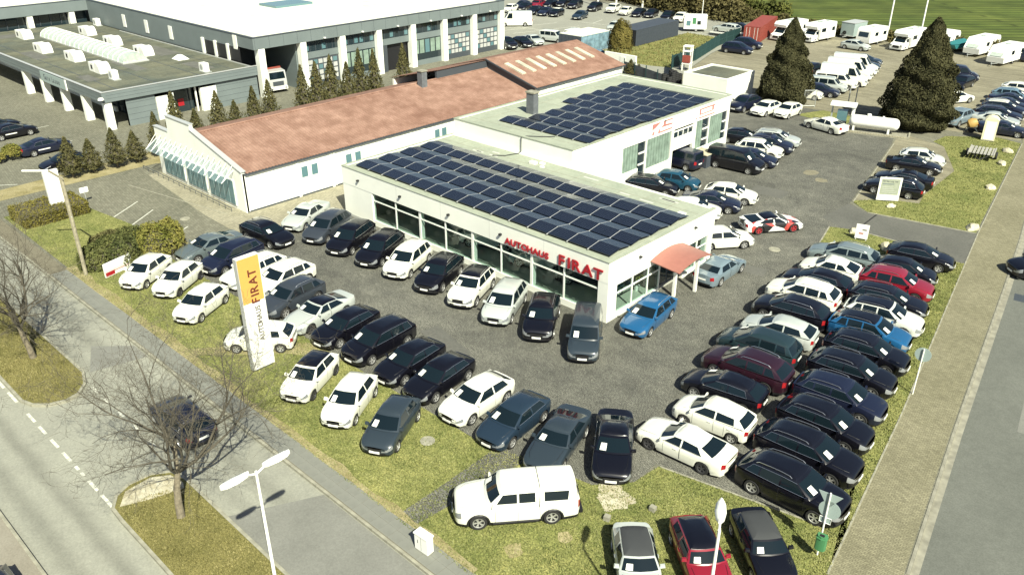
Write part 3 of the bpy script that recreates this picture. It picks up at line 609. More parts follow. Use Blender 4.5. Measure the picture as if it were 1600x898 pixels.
    zpl = lerp(rings[0][5][1], rings[0][6][1], .62)
    part('number_plate', MB().box(F + .08, F + .115, -.26, .26, zpl - .055, zpl + .055), 'plate')
    zr_ = lerp(rings[-1][4][1], rings[-1][6][1], .5); part('number_plate', MB().box(-F - .068, -F - .03, -.26, .26, zr_ - .055, zr_ + .055), 'plate')
    near = []
    for s in (1, -1):
        mm = MB(); mx = xc - .22; z0 = belt + .07
        mm.add([(mx + .07, s * (yb - .02), z0 - .02), (mx + .06, s * (yb + .19), z0), (mx - .05, s * (yb + .20), z0 + .01), (mx - .05, s * (yb - .02), z0 - .01), (mx + .03, s * (yb - .01), z0 + .09), (mx + .03, s * (yb + .16), z0 + .12), (mx - .05, s * (yb + .17), z0 + .125), (mx - .05, s * (yb - .01), z0 + .10)],
               [(0, 1, 2, 3), (4, 5, 6, 7), (0, 1, 5, 4), (1, 2, 6, 5), (2, 3, 7, 6), (3, 0, 4, 7)])
        near.append(('mirror', fix(mm.mesh('mirror')), 'PAINT'))
    def at_x(x):
        for i in range(nx - 1):
            if xs[i] >= x >= xs[i + 1]:
                t = (xs[i] - x) / max(1e-6, xs[i] - xs[i + 1]); return [(lerp(rings[i][k][0], rings[i + 1][k][0], t), lerp(rings[i][k][1], rings[i + 1][k][1], t)) for k in range(nR)]
        return rings[0]
    doors = [xc - .32 + .02, xB, (xr + Ra + .06) if not two else xB - .02] 
    for x in doors:
        for s in (1, -1):
            rg = at_x(x); near.append(('door_seam', MB().tube([(x, s * (rg[k][0] + .001), rg[k][1]) for k in (3, 4, 5, 6, 7)], .007, 4, False).mesh('door_seam'), 'black'))
    for s in (1, -1):
        near.append(('bonnet_seam', MB().tube([(F - p['xc'] + .12, s * .80 * hw, p['cowl'] - .005), (F - .5, s * .74 * hw, lerp(p['nose'], p['cowl'], .62)), (F - .14, s * .56 * hw, p['nose'] + .012)], .006, 4, False).mesh('bonnet_seam'), 'black'))
    if p.get('rails'):
        for s in (1, -1):
            rl = MB().tube([(x_, s * (wr * roofy(x_) - .035), zr + roofz(x_) + dz_) for x_, dz_ in ((xt - .22, .02), (xt - .34, .085), (lerp(xt, xrt, .35), .10), (lerp(xt, xrt, .6), .105), (xrt + .32, .10), (xrt + .18, .02))], .018, 5); near.append(('roof_rail', rl.mesh('roof_rail'), 'chrome'))
    # chrome line round the side glass
    if p['belt'] < 1.12:
        for s in (1, -1):
            sb = [j for j in range(nP) if per[j][2] in 'GS' and abs(per[j][0][1] - yb) < .01]
            lo = [ring_pts[j] for j in sb]
            def gp_(ab, t):
                q = [lerp(ab[0][i], ab[1][i], t) for i in range(3)]; q[1] = s * (q[1] + .028 * math.sin(PI * t) + .006); q[2] += .015 * math.sin(PI * t); return q
            ct = MB().tube([gp_(ab, .08) for ab in lo[:-1]] + [gp_(ab, .88) for ab in lo[:-1]][::-1], .009, 4, False); near.append(('window_trim', ct.mesh('window_trim'), 'TRIM'))
    for s in (1, -1):
        for x in [xB + .22] + ([] if two or p.get('cargo') else [xB - .80]):
            rg = at_x(x); y = rg[4][0]; near.append(('door_handle', MB().box(x - .09, x + .09, min(s * y, s * (y + .025)), max(s * y, s * (y + .025)), belt - .17, belt - .135).mesh('door_handle'), 'HANDLE'))
    if p.get('pick'):
        for s in (1, -1):
            for cx in (xf, xr): near.append(('wheel_arch_flare', MB().tube([(cx + (Ra + .02) * math.cos(R(q)), s * (hw + .012), max(.26, rw + (Ra + .02) * math.sin(R(q)))) for q in range(-10, 191, 20)], .045, 5, False).mesh('wheel_arch_flare'), 'black'))
            near.append(('side_step', MB().box(xr + Ra + .15, xf - Ra - .15, min(s * (hw - .1), s * (hw + .06)), max(s * (hw - .1), s * (hw + .06)), .3, .36).mesh('side_step'), 'black'))
        gx = xr + Ra + .12; near.append(('canopy_gap', MB().tube([(gx, hw * .985, .75), (gx, hw + .002, belt - .05), (gx - .02, yb + .022, belt + .1), (gx - .04, wr + .03, zr - .1), (gx - .04, wr - .05, H - .02), (gx - .04, 0, H + .012), (gx - .04, -wr + .05, H - .02), (gx - .04, -wr - .03, zr - .1), (gx - .02, -yb - .022, belt + .1), (gx, -hw - .002, belt - .05), (gx, -hw * .985, .75)], .014, 4, False).mesh('canopy_gap'), 'black'))
        near.append(('rear_bumper', MB().box(-F - .12, -F + .1, -hw * .85, hw * .85, .42, .58).mesh('rear_bumper'), 'black'))
    # price sheet on the passenger side of the windscreen
    a0, b0 = per[0][0], per[0][1]; a1, b1 = per[2][0], per[2][1]
    def ws(u, t):
        A = [lerp(a0[i], a1[i], u) for i in range(3)]; B = [lerp(b0[i], b1[i], u) for i in range(3)]; q = [lerp(A[i], B[i], t) for i in range(3)]; return (q[0] + .05, -q[1], q[2] + .055)
    sh = MB(); q = [ws(.42, .12), ws(.80, .12), ws(.80, .52), ws(.42, .52)]; q2 = [(x - .006, y, z - .006) for x, y, z in q]
    sh.add(q + q2, [(0, 1, 2, 3), (4, 5, 6, 7), (0, 1, 5, 4), (1, 2, 6, 5), (2, 3, 7, 6), (3, 0, 4, 7)]); near.append(('price_sheet', sh.mesh('price_sheet'), 'SHEET'))
    # wheel
    rr = rw; wt = .105
    ty = MB().lathe([(rr * .66, wt), (rr * .72, wt + .012), (rr * .93, wt + .008), (rr, wt - .03), (rr, -wt + .03), (rr * .93, -wt), (rr * .6, -wt)], 20, Matrix.Rotation(-PI / 2, 4, 'X')).mesh('tyre', 40)
    ri = MB().lathe([(0, wt - .045), (rr * .2, wt - .045)], 12, Matrix.Rotation(-PI / 2, 4, 'X')); ri.lathe([(rr * .58, wt - .03), (rr * .60, wt - .002), (rr * .67, wt + .0), (rr * .67, wt - .05)], 20, Matrix.Rotation(-PI / 2, 4, 'X'))
    for k in range(5):
        a = 2 * PI * k / 5
        for d in (-.16, .16):
            c, s_ = math.cos(a + d * .6), math.sin(a + d * .6); c2, s2 = math.cos(a + d), math.sin(a + d); nx_, nz_ = -s_, c; w2 = .018 + .012
            p0 = Vector((rr * .1 * c, 0, rr * .1 * s_)); p1 = Vector((rr * .62 * c2, 0, rr * .62 * s2)); nn = Vector((-s2, 0, c2)) * w2 * .7
            ri.add([p0 - nn + Vector((0, wt - .035, 0)), p1 - nn + Vector((0, wt - .012, 0)), p1 + nn + Vector((0, wt - .012, 0)), p0 + nn + Vector((0, wt - .035, 0))], [(0, 1, 2, 3)])
    rim = ri.mesh('rim'); dk = MB().lathe([(0, wt - .075), (rr * .66, wt - .07)], 16, Matrix.Rotation(-PI / 2, 4, 'X')).mesh('brake_disc')
    wpos = [(xf, hw - wt - .015, 0), (xf, -(hw - wt - .015), PI), (xr, hw - wt - .015, 0), (xr, -(hw - wt - .015), PI)]
    return dict(rest=rest, near=near, tyre=ty, rim=rim, disc=dk, wpos=wpos, rw=rw)
TYPES = {}
BLACKROOF = {'white off roader with black glass roof': 1}
def make_car(t, c, x, y, h, label, group, far, cat=None, z=0.0, name=None):
    if t not in TYPES: TYPES[t] = build_type(t)
    T = TYPES[t]; hr = R(h)
    nm = name or {'pickup': 'pickup_truck', 'van': 'passenger_van', 'cargo': 'cargo_van', 'caddy': 'small_van', 'suv': 'off_road_car', 'bigsuv': 'off_road_car', 'minicab': 'cabriolet', 'sport': 'sports_car', 'coupe': 'coupe'}.get(t, 'parked_car')
    root = empty(nm, (x, y, z), hr, label, cat or ('van' if t in ('van', 'cargo') else 'pickup' if t == 'pickup' else 'car'), group)
    roof = 'black' if 'black roof' in label or 'black glass roof' in label or 'glass sunroof' in label or c == 'camo' else ('white' if ('white roof' in label or 'light roof' in label) else ('fabric' if t == 'minicab' else c))
    res = {'PAINT': PAINT[c], 'ROOF': PAINT[roof], 'TRIM': M['chrome'] if c in ('black', 'navy', 'grey', 'bluegrey') else M['black'], 'HANDLE': PAINT[c], 'SHEET': M['paper']}
    for nme, me, mk in T['rest'] + ([] if far else T['near']):
        if nme == 'price_sheet' and (c == 'camo' or 'road' in (label or '') and 'driving' in label or 'fabric' == c or label.startswith('white small hatchback alone')): continue
        if nme == 'price_sheet' and group in ('cars of the left forecourt', 'showroom cars', 'cars facing the yard before the conifer'): continue
        if nme == 'window_trim' and t in ('small', 'mini', 'minicab', 'sport', 'caddy', 'beetle'): continue
        link(nme, me, res.get(mk) or M[mk], root)
    rm = M['rim_red'] if c == 'camo' else (M['rim_dark'] if label.startswith(('white coupe', 'white small car with black roof', 'silver two door', 'white small hatchback with a wide')) else M['rim'])
    for wx, wy, wr_ in T['wpos']:
        wo = bpy.data.objects.new('wheel', None); col.objects.link(wo); wo.parent = root; wo.location = (wx, wy, T['rw']); wo.rotation_euler = (0, 0, wr_)
        link('tyre', T['tyre'], M['rubber'], wo); link('rim', T['rim'], rm, wo)
        if not far: link('brake_disc', T['disc'], M['black'], wo)
    return root
CARS=[
 ('cargo','white',-102.03,109.84,226,'white high cargo van beside the corner pillar of the big hall','cars in the far parking lot',1),
 ('small','white',-51.72,19.29,300.0,'white small hatchback with a pointed black nose, beside the low red and white board','small cars and pickup on the front lawn',0),
 ('small','white',-49.06,20.2,301.4,'white small hatchback with a wide black grille, second from the low red board','small cars and pickup on the front lawn',0),
 ('small','white',-44.82,19.57,296.8,'white small hatchback alone on the lawn between two white ones and the yellow pylon','small cars and pickup on the front lawn',0),
 ('small','white',-38.43,19.82,224.7,'white small car standing sideways behind the foot of the yellow and white pylon','small cars and pickup on the front lawn',0),
 ('small','white',-32.93,19.45,296.6,'white small car with black roof on the lawn, nearest right of the pylon','small cars and pickup on the front lawn',0),
 ('small','white',-29.63,19.58,299.0,'white small hatchback on the lawn beside the slate grey hatchback at the row end','small cars and pickup on the front lawn',0),
 ('small','slate',-26.46,19.71,296.6,'slate grey small hatchback on the lawn at the end of the white ones','small cars and pickup on the front lawn',0),
 ('pickup','white',-18.34,19.83,229.5,'white pickup truck with white canopy parked on the front lawn','small cars and pickup on the front lawn',0),
 ('minicab','silver',-12.53,20.47,313.0,'silver small cabriolet with grey fabric roof on the front lawn','small cars by the right street lamp',0),
 ('mini','red',-10.94,22.51,319.0,'red small car with black roof behind the right hand street lamp','small cars by the right street lamp',0),
 ('minicab','black',-9.4,24.62,318.0,'black small cabriolet with grey fabric roof near the green litter bin','small cars by the right street lamp',0),
 ('sedan','grey',-52.37,24.26,272.0,'grey sedan next to the big laurel bush, at the left end of its row','cars along the lawn edge',0),
 ('mpv','navy',-49.52,24.43,280.0,'navy hatchback between the grey sedan and the white cars behind the pylon','cars along the lawn edge',0),
 ('estate','white',-46.58,24.34,278.0,'white estate car half hidden by the yellow top of the pylon','cars along the lawn edge',0),
 ('suv','white',-43.9,24.9,278.0,'white family car behind the dark grey off roader, right of the pylon','cars along the lawn edge',0),
 ('suv','darkgrey',-41.28,23.83,278.0,'dark grey compact off roader nose to the pylon sign','cars along the lawn edge',0),
 ('coupe','silver',-38.56,23.96,277.0,'silver two door coupe with black roof between dark grey and black cars','cars along the lawn edge',0),
 ('hatch','black',-35.87,23.97,276.0,'black hatchback parked right beside the silver coupe with black roof','cars along the lawn edge',0),
 ('mpv','black',-33.09,24.24,274.0,'tall black people carrier with chrome window line in the lawn edge row','cars along the lawn edge',0),
 ('hatch','black',-30.18,24.06,275.0,'black hatchback with roof rails, left of the two alike beside the white hatchback','cars along the lawn edge',0),
 ('hatch','black',-27.82,24.09,276.3,'black hatchback with roof rails directly beside the white hatchback on the lawn edge','cars along the lawn edge',0),
 ('hatch','white',-25.02,24.11,272.5,'white hatchback with black kidney grille between black and blue grey hatchbacks','cars along the lawn edge',0),
 ('hatch','bluegrey',-22.38,24.05,276.3,'blue grey hatchback between the white hatchback and the slate coupe','cars along the lawn edge',0),
 ('coupe','slate',-19.8,24.37,287.0,'slate grey coupe parked just behind the white pickup','cars along the lawn edge',0),
 ('sedan','black',-17.62,25.76,304.4,'black sedan nose to the bare sand patch beside the white pickup','cars along the lawn edge',0),
 ('sedan','silver',-52.33,32.39,293.0,'silver sedan with sunroof in front of the low white building wall','cars in front of the showroom windows',0),
 ('mpv','darkgrey',-49.07,32.07,292.0,'dark grey people carrier beside the silver sedan with sunroof','cars in front of the showroom windows',0),
 ('mpv','black',-46.11,32.07,292.0,'black people carrier, third from the left in the showroom window row','cars in front of the showroom windows',0),
 ('mpv','black',-43.05,32.32,292.0,'black people carrier directly left of the white people carrier at the window','cars in front of the showroom windows',0),
 ('mpv','white',-40.22,32.46,292.0,'white people carrier between two black cars at the showroom window','cars in front of the showroom windows',0),
 ('suv','black',-37.06,32.52,291.0,'black car with silver roof rails between two white cars at the window','cars in front of the showroom windows',0),
 ('suv','white',-34.07,32.62,291.9,'white off roader with black glass roof at the showroom window','cars in front of the showroom windows',0),
 ('mpv','silver',-31.06,32.53,295.4,'silver compact people carrier between white off roader and black off roader','cars in front of the showroom windows',0),
 ('suv','black',-28.15,32.69,303.1,'black off roader with roof rails beside the silver compact people carrier','cars in front of the showroom windows',0),
 ('caddy','slate',-24.83,32.71,304.1,'slate grey boxy van car parked at the white corner column','cars in front of the showroom windows',0),
 ('estate','blue',-23.65,37.39,277.1,'bright blue estate car beside the showroom side windows',None,0),
 ('estate','black',-51.44,28.33,5.7,'black estate car facing away from the laurel bush in the open yard',None,0),
 ('coupe','bluegreylight',-23.86,46.04,91.0,'grey blue coupe seen from behind beside the red entrance canopy',None,0),
 ('hatch','white',-26.3,50.7,52.0,'white hatchback half hidden behind the showroom far corner',None,0),
 ('sport','camo',-25.25,55.92,53.2,'white sports car with black and red camouflage wrap and red wheels',None,0),
 ('hatch','white',-30.6,59.28,20.0,'white hatchback with kidney grille behind the showroom back corner','cars behind the showroom',0),
 ('sedan','navy',-30.8,56.59,22.0,'navy sedan peeping out behind the showroom roof edge','cars behind the showroom',0),
 ('hatch','white',-31.01,54.2,25.0,'white car mostly hidden between showroom roof and navy sedan','cars behind the showroom',0),
 ('estate','black',-36.6,56.4,22.0,'black estate car beside the small teal blue hatchback','cars behind the showroom',0),
 ('small','teal',-35.62,58.9,16.8,'small teal blue hatchback near the open garage door','cars behind the showroom',0),
 ('caddy','navy',-38.7,63.95,180.0,'navy small van standing at the open workshop garage door',None,0),
 ('van','black',-34.46,66.85,4.5,'long black passenger van beside the workshop wall','cars beside the workshop wall',0),
 ('hatch','navy',-33.83,69.1,14.0,'navy hatchback directly behind the long black passenger van','cars beside the workshop wall',0),
 ('suv','white',-34.66,71.67,15.0,'white off roader second beyond the black passenger van','cars beside the workshop wall',0),
 ('suv','navy',-34.69,73.86,16.0,'navy compact car between white off roader and silver estate','cars beside the workshop wall',0),
 ('estate','silver',-35.25,76.37,17.0,'silver estate car at the far end of the workshop side row','cars beside the workshop wall',0),
 ('hatch','black',-37.96,74.48,16.0,'black hatchback half behind the far corner of the workshop','cars beside the workshop wall',0),
 ('suv','navy',-44.3,86.32,266.0,'navy off roader behind the workshop far corner, facing the yard','cars facing the yard before the conifer',0),
 ('hatch','white',-41.64,86.35,267.0,'white hatchback with big black grille between navy car and white small car','cars facing the yard before the conifer',0),
 ('small','white',-39.32,87.09,267.7,'white small hatchback in front of the left big conifer','cars facing the yard before the conifer',0),
 ('sedan','white',-33.78,84.55,167.4,'white sedan parked beside the white gas tank pump',None,0),
 ('small','whitesilver',-22.38,79.9,17.0,'silver white small car nose to the lawn behind the black coupe','cars on the small paved strip',0),
 ('coupe','black',-22.24,77.4,14.6,'black coupe with side chrome between silver small car and navy sedan','cars on the small paved strip',0),
 ('sedan','black',-21.43,72.8,193.0,'black sedan directly behind the one with the white notice board','cars on the small paved strip',0),
 ('estate','black',-21.3,70.2,190.0,'black estate car standing behind the white notice board','cars on the small paved strip',0),
 ('estate','greylight',-18.64,53.8,190.0,'pale grey estate car at the top of the inner right column','inner column of the right block',0),
 ('beetle','white',-18.24,51.0,189.0,'white rounded two door car below the pale grey estate','inner column of the right block',0),
 ('hatch','black',-18.21,48.65,189.0,'black hatchback between the white rounded car and white off roader','inner column of the right block',0),
 ('suv','white',-18.0,46.2,188.0,'white compact off roader with black nose between two black cars','inner column of the right block',0),
 ('suv','black',-17.53,43.55,187.0,'black compact off roader between white off roader and silver hatchback','inner column of the right block',0),
 ('hatch','silver',-17.0,41.0,189.0,'silver hatchback in the inner right column','inner column of the right block',0),
 ('mpv','teal2',-16.96,38.5,187.0,'dark teal people carrier below the silver hatchback','inner column of the right block',0),
 ('bigsuv','maroon',-16.3,35.95,185.0,'dark maroon large off roader in the inner right column','inner column of the right block',0),
 ('hatch','black',-16.22,33.45,188.0,'black hatchback between maroon off roader and white small car','inner column of the right block',0),
 ('small','white',-15.35,30.96,186.0,'white small car with black rear glass above the white coupe','inner column of the right block',0),
 ('coupe','white',-15.21,28.17,183.4,'white coupe at the near end of the inner right column','inner column of the right block',0),
 ('hatch','black',-14.63,57.2,13.0,'black hatchback at the top end of the outer right column','outer column of the right block',0),
 ('small','black',-14.55,54.0,12.0,'black small car just above the red off roader','outer column of the right block',0),
 ('suv','red',-14.23,51.6,9.0,'red off roader, the only red one in the right columns','outer column of the right block',0),
 ('estate','black',-13.82,49.1,10.0,'black estate car below the red off roader','outer column of the right block',0),
 ('suv','whitesilver',-13.15,46.65,8.0,'pearl white off roader with black roof above the blue one','outer column of the right block',0),
 ('suv','blue',-13.05,44.3,7.0,'bright blue off roader with black glass roof in the outer column','outer column of the right block',0),
 ('suv','black',-12.27,41.9,6.0,'black off roader with long silver roof rail directly below the blue one','outer column of the right block',0),
 ('suv','black',-12.0,39.3,6.0,'black off roader second below the blue one in the outer column','outer column of the right block',0),
 ('suv','navy',-11.49,36.65,5.0,'midnight blue off roader among the black ones of the outer column','outer column of the right block',0),
 ('suv','black',-11.09,34.0,3.0,'black off roader just below the midnight blue one','outer column of the right block',0),
 ('bigsuv','black',-10.69,31.35,3.0,'large black off roader second from the near end of the outer column','outer column of the right block',0),
 ('bigsuv','black',-10.14,28.66,1.0,'large black off roader with glass sunroof at the near end by the sign','outer column of the right block',0),
 ('hatch','navy',-34.49,12.98,179.4,'navy hatchback driving on the road under the bare tree',None,0),
 ('sedan','navy',-86.13,25.24,92.3,'navy sedan with white door lettering in the left forecourt, nearer of two','cars of the left forecourt',0),
 ('sedan','black',-93.98,24.88,92.3,'black sedan with white door lettering in the left forecourt, farther of two','cars of the left forecourt',0),
 ('sedan','black',-97.3,24.4,92.3,'black car cut by the left picture edge behind the lettered sedan','cars of the left forecourt',0),
 ('hatch','black',-79.54,24.7,272.3,'black car behind the white totem and the first dark conifers','cars of the left forecourt',0),
 ('small','white',-113.54,120.82,285.8,'white small car behind the white cargo van at the hall corner','cars in the far parking lot',1),
 ('hatch','black',-113.03,124.42,285.8,'black hatchback nearest the white cargo van in the far lot','cars in the far parking lot',1),
 ('hatch','black',-108.44,122.25,285.8,'black hatchback second from the white cargo van','cars in the far parking lot',1),
 ('sedan','navy',-105.97,122.59,285.8,'navy sedan third from the white cargo van','cars in the far parking lot',1),
 ('small','black',-103.65,123.01,285.8,'black small car with light roof at the right end of the middle far row','cars in the far parking lot',1),
 ('hatch','bluegrey',-98.48,123.55,285.8,'blue grey hatchback standing alone in the middle of the far lot','cars in the far parking lot',1),
 ('hatch','navy',-115.2,126.0,285.8,'navy hatchback left of the red car in the back row','cars in the far parking lot',1),
 ('suv','red',-113.08,128.15,285.8,'red off roader in the back row at the top edge','cars in the far parking lot',1),
 ('hatch','black',-112.14,130.97,285.8,'black hatchback right of the red car in the back row','cars in the far parking lot',1),
 ('suv','black',-110.43,133.14,285.8,'black off roader third right of the red car','cars in the far parking lot',1),
 ('suv','black',-107.42,133.08,285.8,'black off roader fourth right of the red car','cars in the far parking lot',1),
 ('suv','black',-102.55,133.17,285.8,'black off roader below the leftmost white flag pole','cars in the far parking lot',1),
 ('suv','white',-98.73,134.03,285.8,'white off roader in the back row left of the white small car','cars in the far parking lot',1),
 ('small','white',-95.19,133.2,285.8,'white small car in the back row between white off roader and black cars','cars in the far parking lot',1),
 ('hatch','black',-92.3,133.4,285.8,'black hatchback right of the white small car, back row','cars in the far parking lot',1),
 ('hatch','black',-90.07,134.31,285.8,'black hatchback second right of the white small car, back row','cars in the far parking lot',1),
 ('suv','black',-85.77,133.27,285.8,'black off roader behind the dark container','cars in the far parking lot',1),
 ('suv','white',-83.24,133.58,285.8,'white off roader at the right end of the back row','cars in the far parking lot',1),
 ('small','silver',-86.59,118.24,285.8,'small silver car peeping out left of the round thuja tree','cars in the far parking lot',1),
 ('suv','black',-89.3,94.2,340.0,'black off roader partly behind the hall corner column',None,1),
 ('hatch','black',-88.5,96.9,340.0,'black hatchback between hall corner and silver sedan',None,1),
 ('sedan','silver',-88.5,99.41,340.0,'silver sedan facing the red roof, right of the black hatchback',None,1),
 ('caddy','silver',-87.37,102.87,12.9,'silver small van standing beside the dark container with white roof',None,1),
 ('caddy','white',-86.0,105.54,285.8,'white van behind the container with the white roof',None,1),
 ('hatch','bluelight',-73.18,96.56,340.0,'light blue hatchback between the containers and the red tiled roof',None,1),
 ('estate','silver',-69.89,126.59,181.7,'silver estate car loaded on the white car trailer',None,1),
 ('suv','black',-69.47,130.43,10.0,'black car behind the trailer, left of the red container',None,1),
 ('mpv','navy',-61.3,114.92,7.5,'navy people carrier at the green fence, nearer of two','cars by the green fence',1),
 ('suv','navy',-62.07,119.38,10.0,'navy off roader between the red container and the people carrier','cars by the green fence',1),
 ('hatch','silver',-49.41,129.72,357.1,'silver hatchback between grey box trailer and caravan',None,1),
 ('suv','black',-46.46,108.94,90.0,'black off roader beside the left big conifer',None,1),
 ('small','white',-41.5,96.1,15.0,'white small car at the near end of the van row','vans row behind the gas tank',1),
 ('estate','navy',-40.9,98.6,15.0,'navy estate between white small car and silver van','vans row behind the gas tank',1),
 ('caddy','silver',-41,101.2,15.0,'silver small van in the van row behind the gas tank','vans row behind the gas tank',1),
 ('van','white',-41.16,103.7,15.0,'white low roof van, first of the white vans','vans row behind the gas tank',1),
 ('cargo','white',-41.25,106.18,15.0,'white high cargo van, second of the white vans','vans row behind the gas tank',1),
 ('cargo','white',-42.2,110.18,15.0,'white high cargo van, middle one of the vans','vans row behind the gas tank',1),
 ('cargo','white',-42.89,113.66,15.0,'white high cargo van, farthest of the vans','vans row behind the gas tank',1),
 ('sedan','bluegrey',-43.15,116.82,15.0,'blue grey sedan beyond the white vans, nearer of two','vans row behind the gas tank',1),
 ('sedan','bluegrey',-44.08,119.91,15.0,'blue grey sedan beyond the white vans, farther of two','vans row behind the gas tank',1),
 ('van','navy',-31.4,118.6,20,'navy passenger van right behind the right big conifer',None,1),
 ('hatch','maroonred',-33.2,111.6,15.0,'dark red hatchback peeping out right of the big conifer',None,1),
 ('estate','black',-29.55,114.68,265.3,'black estate car beside the navy van behind the conifer',None,1),
 ('suv','black',-29.27,107.97,250.0,'black off roader in front of the navy van behind the conifer',None,1),
 ('hatch','white',-27.64,106.39,60.0,'white hatchback half hidden by the right big conifer',None,1),
 ('suv','bluegreylight',-24.47,96.72,262.0,'grey off roader at the foot of the right big conifer',None,1),
 ('hatch','white',-23.15,116,8.0,'white hatchback at the far end of the right edge row','cars at the right edge lot',0),
 ('estate','bluelight',-22.88,111.8,8.0,'light blue estate second in the right edge row','cars at the right edge lot',0),
 ('sedan','navy',-22.45,109.2,8.0,'navy sedan third from the far end of the right edge row','cars at the right edge lot',0),
 ('sedan','navy',-22.11,106.6,8.0,'navy sedan fourth from the far end of the right edge row','cars at the right edge lot',0),
 ('suv','navy',-21.93,104.1,8.0,'navy off roader with white roof in the right edge row','cars at the right edge lot',0),
 ('estate','navy',-21.7,101.6,8.0,'navy estate car beside the silver sedan of the edge row','cars at the right edge lot',0),
 ('sedan','silver',-21.31,98.9,8.0,'silver sedan near the end of the right edge row','cars at the right edge lot',0),
 ('coupe','navy',-19.68,95.8,8.0,'navy coupe partly behind the cream cabin','cars at the right edge lot',0),
 ('caddy','navy',-27.57,137.78,190.0,'dark blue van at the right picture edge beyond the caravans',None,0),
 ('suv','black',-7.95,61.48,225.0,'black vehicle cut by the right picture edge on the road',None,0),
 ('suv','silverwhite',-38.6,38.9,205,'silver off roader inside the showroom behind the glass','showroom cars',0),
 ('bigsuv','black',-29.6,39.3,212,'black off roader inside the showroom under the red letters','showroom cars',0),
 ('sedan','silver',-33.6,39.0,205,'pale silver sedan inside the showroom between two off roaders','showroom cars',0),
 ('hatch','navy',-28.15,2.8,0,'navy car cut by the bottom left picture corner',None,0),
]
for t, c, x, y, h, lb, g, far in CARS:
    on_trailer = 'loaded on the white car trailer' in lb
    make_car(t, c, x, y, h, lb, g, far, z=(.62 if on_trailer else (-.13 if ('driving on the road' in lb or 'bottom left' in lb or 'right picture edge on' in lb) else (.14 if g == 'showroom cars' else .015))))
# ------------------------------------------------------------------ buildings
def bld(name, loc, label, cat='building'): return empty(name, loc, 0, label, cat)
def P3(parent, name, mat, x0, x1, y0, y1, z0, z1):
    """box part given in world coordinates under a thing whose origin is at parent.location"""
    root = parent
    while root.parent: root = root.parent
    lx, ly, lz = root.location
    return box(name, M[mat], parent, x0 - lx, x1 - lx, y0 - ly, y1 - ly, z0 - lz, z1 - lz)
def PM(parent, name, mat, mb, smooth=None):
    root = parent
    while root.parent: root = root.parent
    o = link(name, mb.mesh(name, smooth), M[mat], parent); 
    l = root.location; o.data.transform(Matrix.Translation((-l[0], -l[1], -l[2]))); return o
# ---- glass showroom
S = bld('showroom', (-38.5, 41.7, 0), 'long white single storey glass showroom with solar panels on its flat roof')
X0, X1, Y0, Y1, HT = -51.6, -25.5, 35.6, 47.55, 4.05
P3(S, 'floor', 'floor_in', X0 + .2, X1 - .2, Y0 + .25, Y1 - .2, .0, .13)
P3(S, 'plinth', 'white_wall', -48.0, X1 - .75, Y0 + .02, Y0 + .25, .0, .45)
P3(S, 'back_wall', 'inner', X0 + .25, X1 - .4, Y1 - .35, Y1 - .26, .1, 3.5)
P3(S, 'rear_wall', 'white_wall', X0 + .02, X1 - .3, Y1 - .25, Y1 - .02, 0, 3.3)
P3(S, 'side_wall', 'white_wall', X0, X0 + .25, Y0 + .3, Y1, 0, 3.3)
P3(S, 'wall', 'white_wall', X0 + .005, -48.0, Y0, Y0 + .3, 0, 2.66)
P3(S, 'fascia', 'white_wall', X0, X1, Y0 - .02, Y0 + .28, 2.66, HT)
P3(S, 'fascia', 'white_wall', X1 - .3, X1 + .02, Y0 + .28, Y1, 2.30, HT)
P3(S, 'fascia', 'white_wall', X0 + .01, X0 + .28, Y0 + .28, Y1, 3.3, HT)
P3(S, 'fascia', 'white_wall', X0 + .28, X1 - .3, Y1 - .26, Y1, 3.3, HT - .02)
P3(S, 'ceiling', 'white_wall', X0 + .28, X1 - .3, Y0 + .28, Y1 - .26, 3.0, 3.1)
P3(S, 'flat_roof', 'roof_felt', X0 + .28, X1 - .3, Y0 + .28, Y1 - .26, 3.85, HT - .05)
for a in ((X0 - .03, X1 + .05, Y0 - .06, Y0 + .25), (X0 - .03, X0 + .2, Y0 + .25, Y1), (X1 - .25, X1 + .05, Y0 + .25, Y1)): P3(S, 'roof_edge', 'roof_felt', a[0], a[1], a[2], a[3], HT, HT + .035)
P3(S, 'corner_column', 'white_wall', X1 - .75, X1 + .005, Y0 - .005, Y0 + .9, 0, 2.66)
P3(S, 'corner_column', 'white_wall', X1 - .5, X1 + .01, 46.9, 47.5, 0, 2.31)
for i in range(9):
    x = -48.0 + 2.72 * i
    P3(S, 'column' if i in (2, 4, 6) else 'mullion', 'white_metal', x - (.10 if i in (2, 4, 6) else .05), x + (.10 if i in (2, 4, 6) else .05), Y0 + .05, Y0 + (.4 if i in (2, 4, 6) else .15), .45, 2.66)
    if i < 8:
        f = P3(S, 'window', 'white_metal', x + .05, x + 2.67, Y0 + .06, Y0 + .14, 2.02, 2.11)
        P3(f, 'pane', 'glass', x + .05, x + 2.67, Y0 + .09, Y0 + .10, .45, 2.02); P3(f, 'pane', 'glass', x + .05, x + 2.67, Y0 + .09, Y0 + .10, 2.11, 2.66)
P3(S, 'white_side_pane', 'white_metal', -48.0, -47.93, Y0 + .04, Y0 + .2, .4, 2.66)
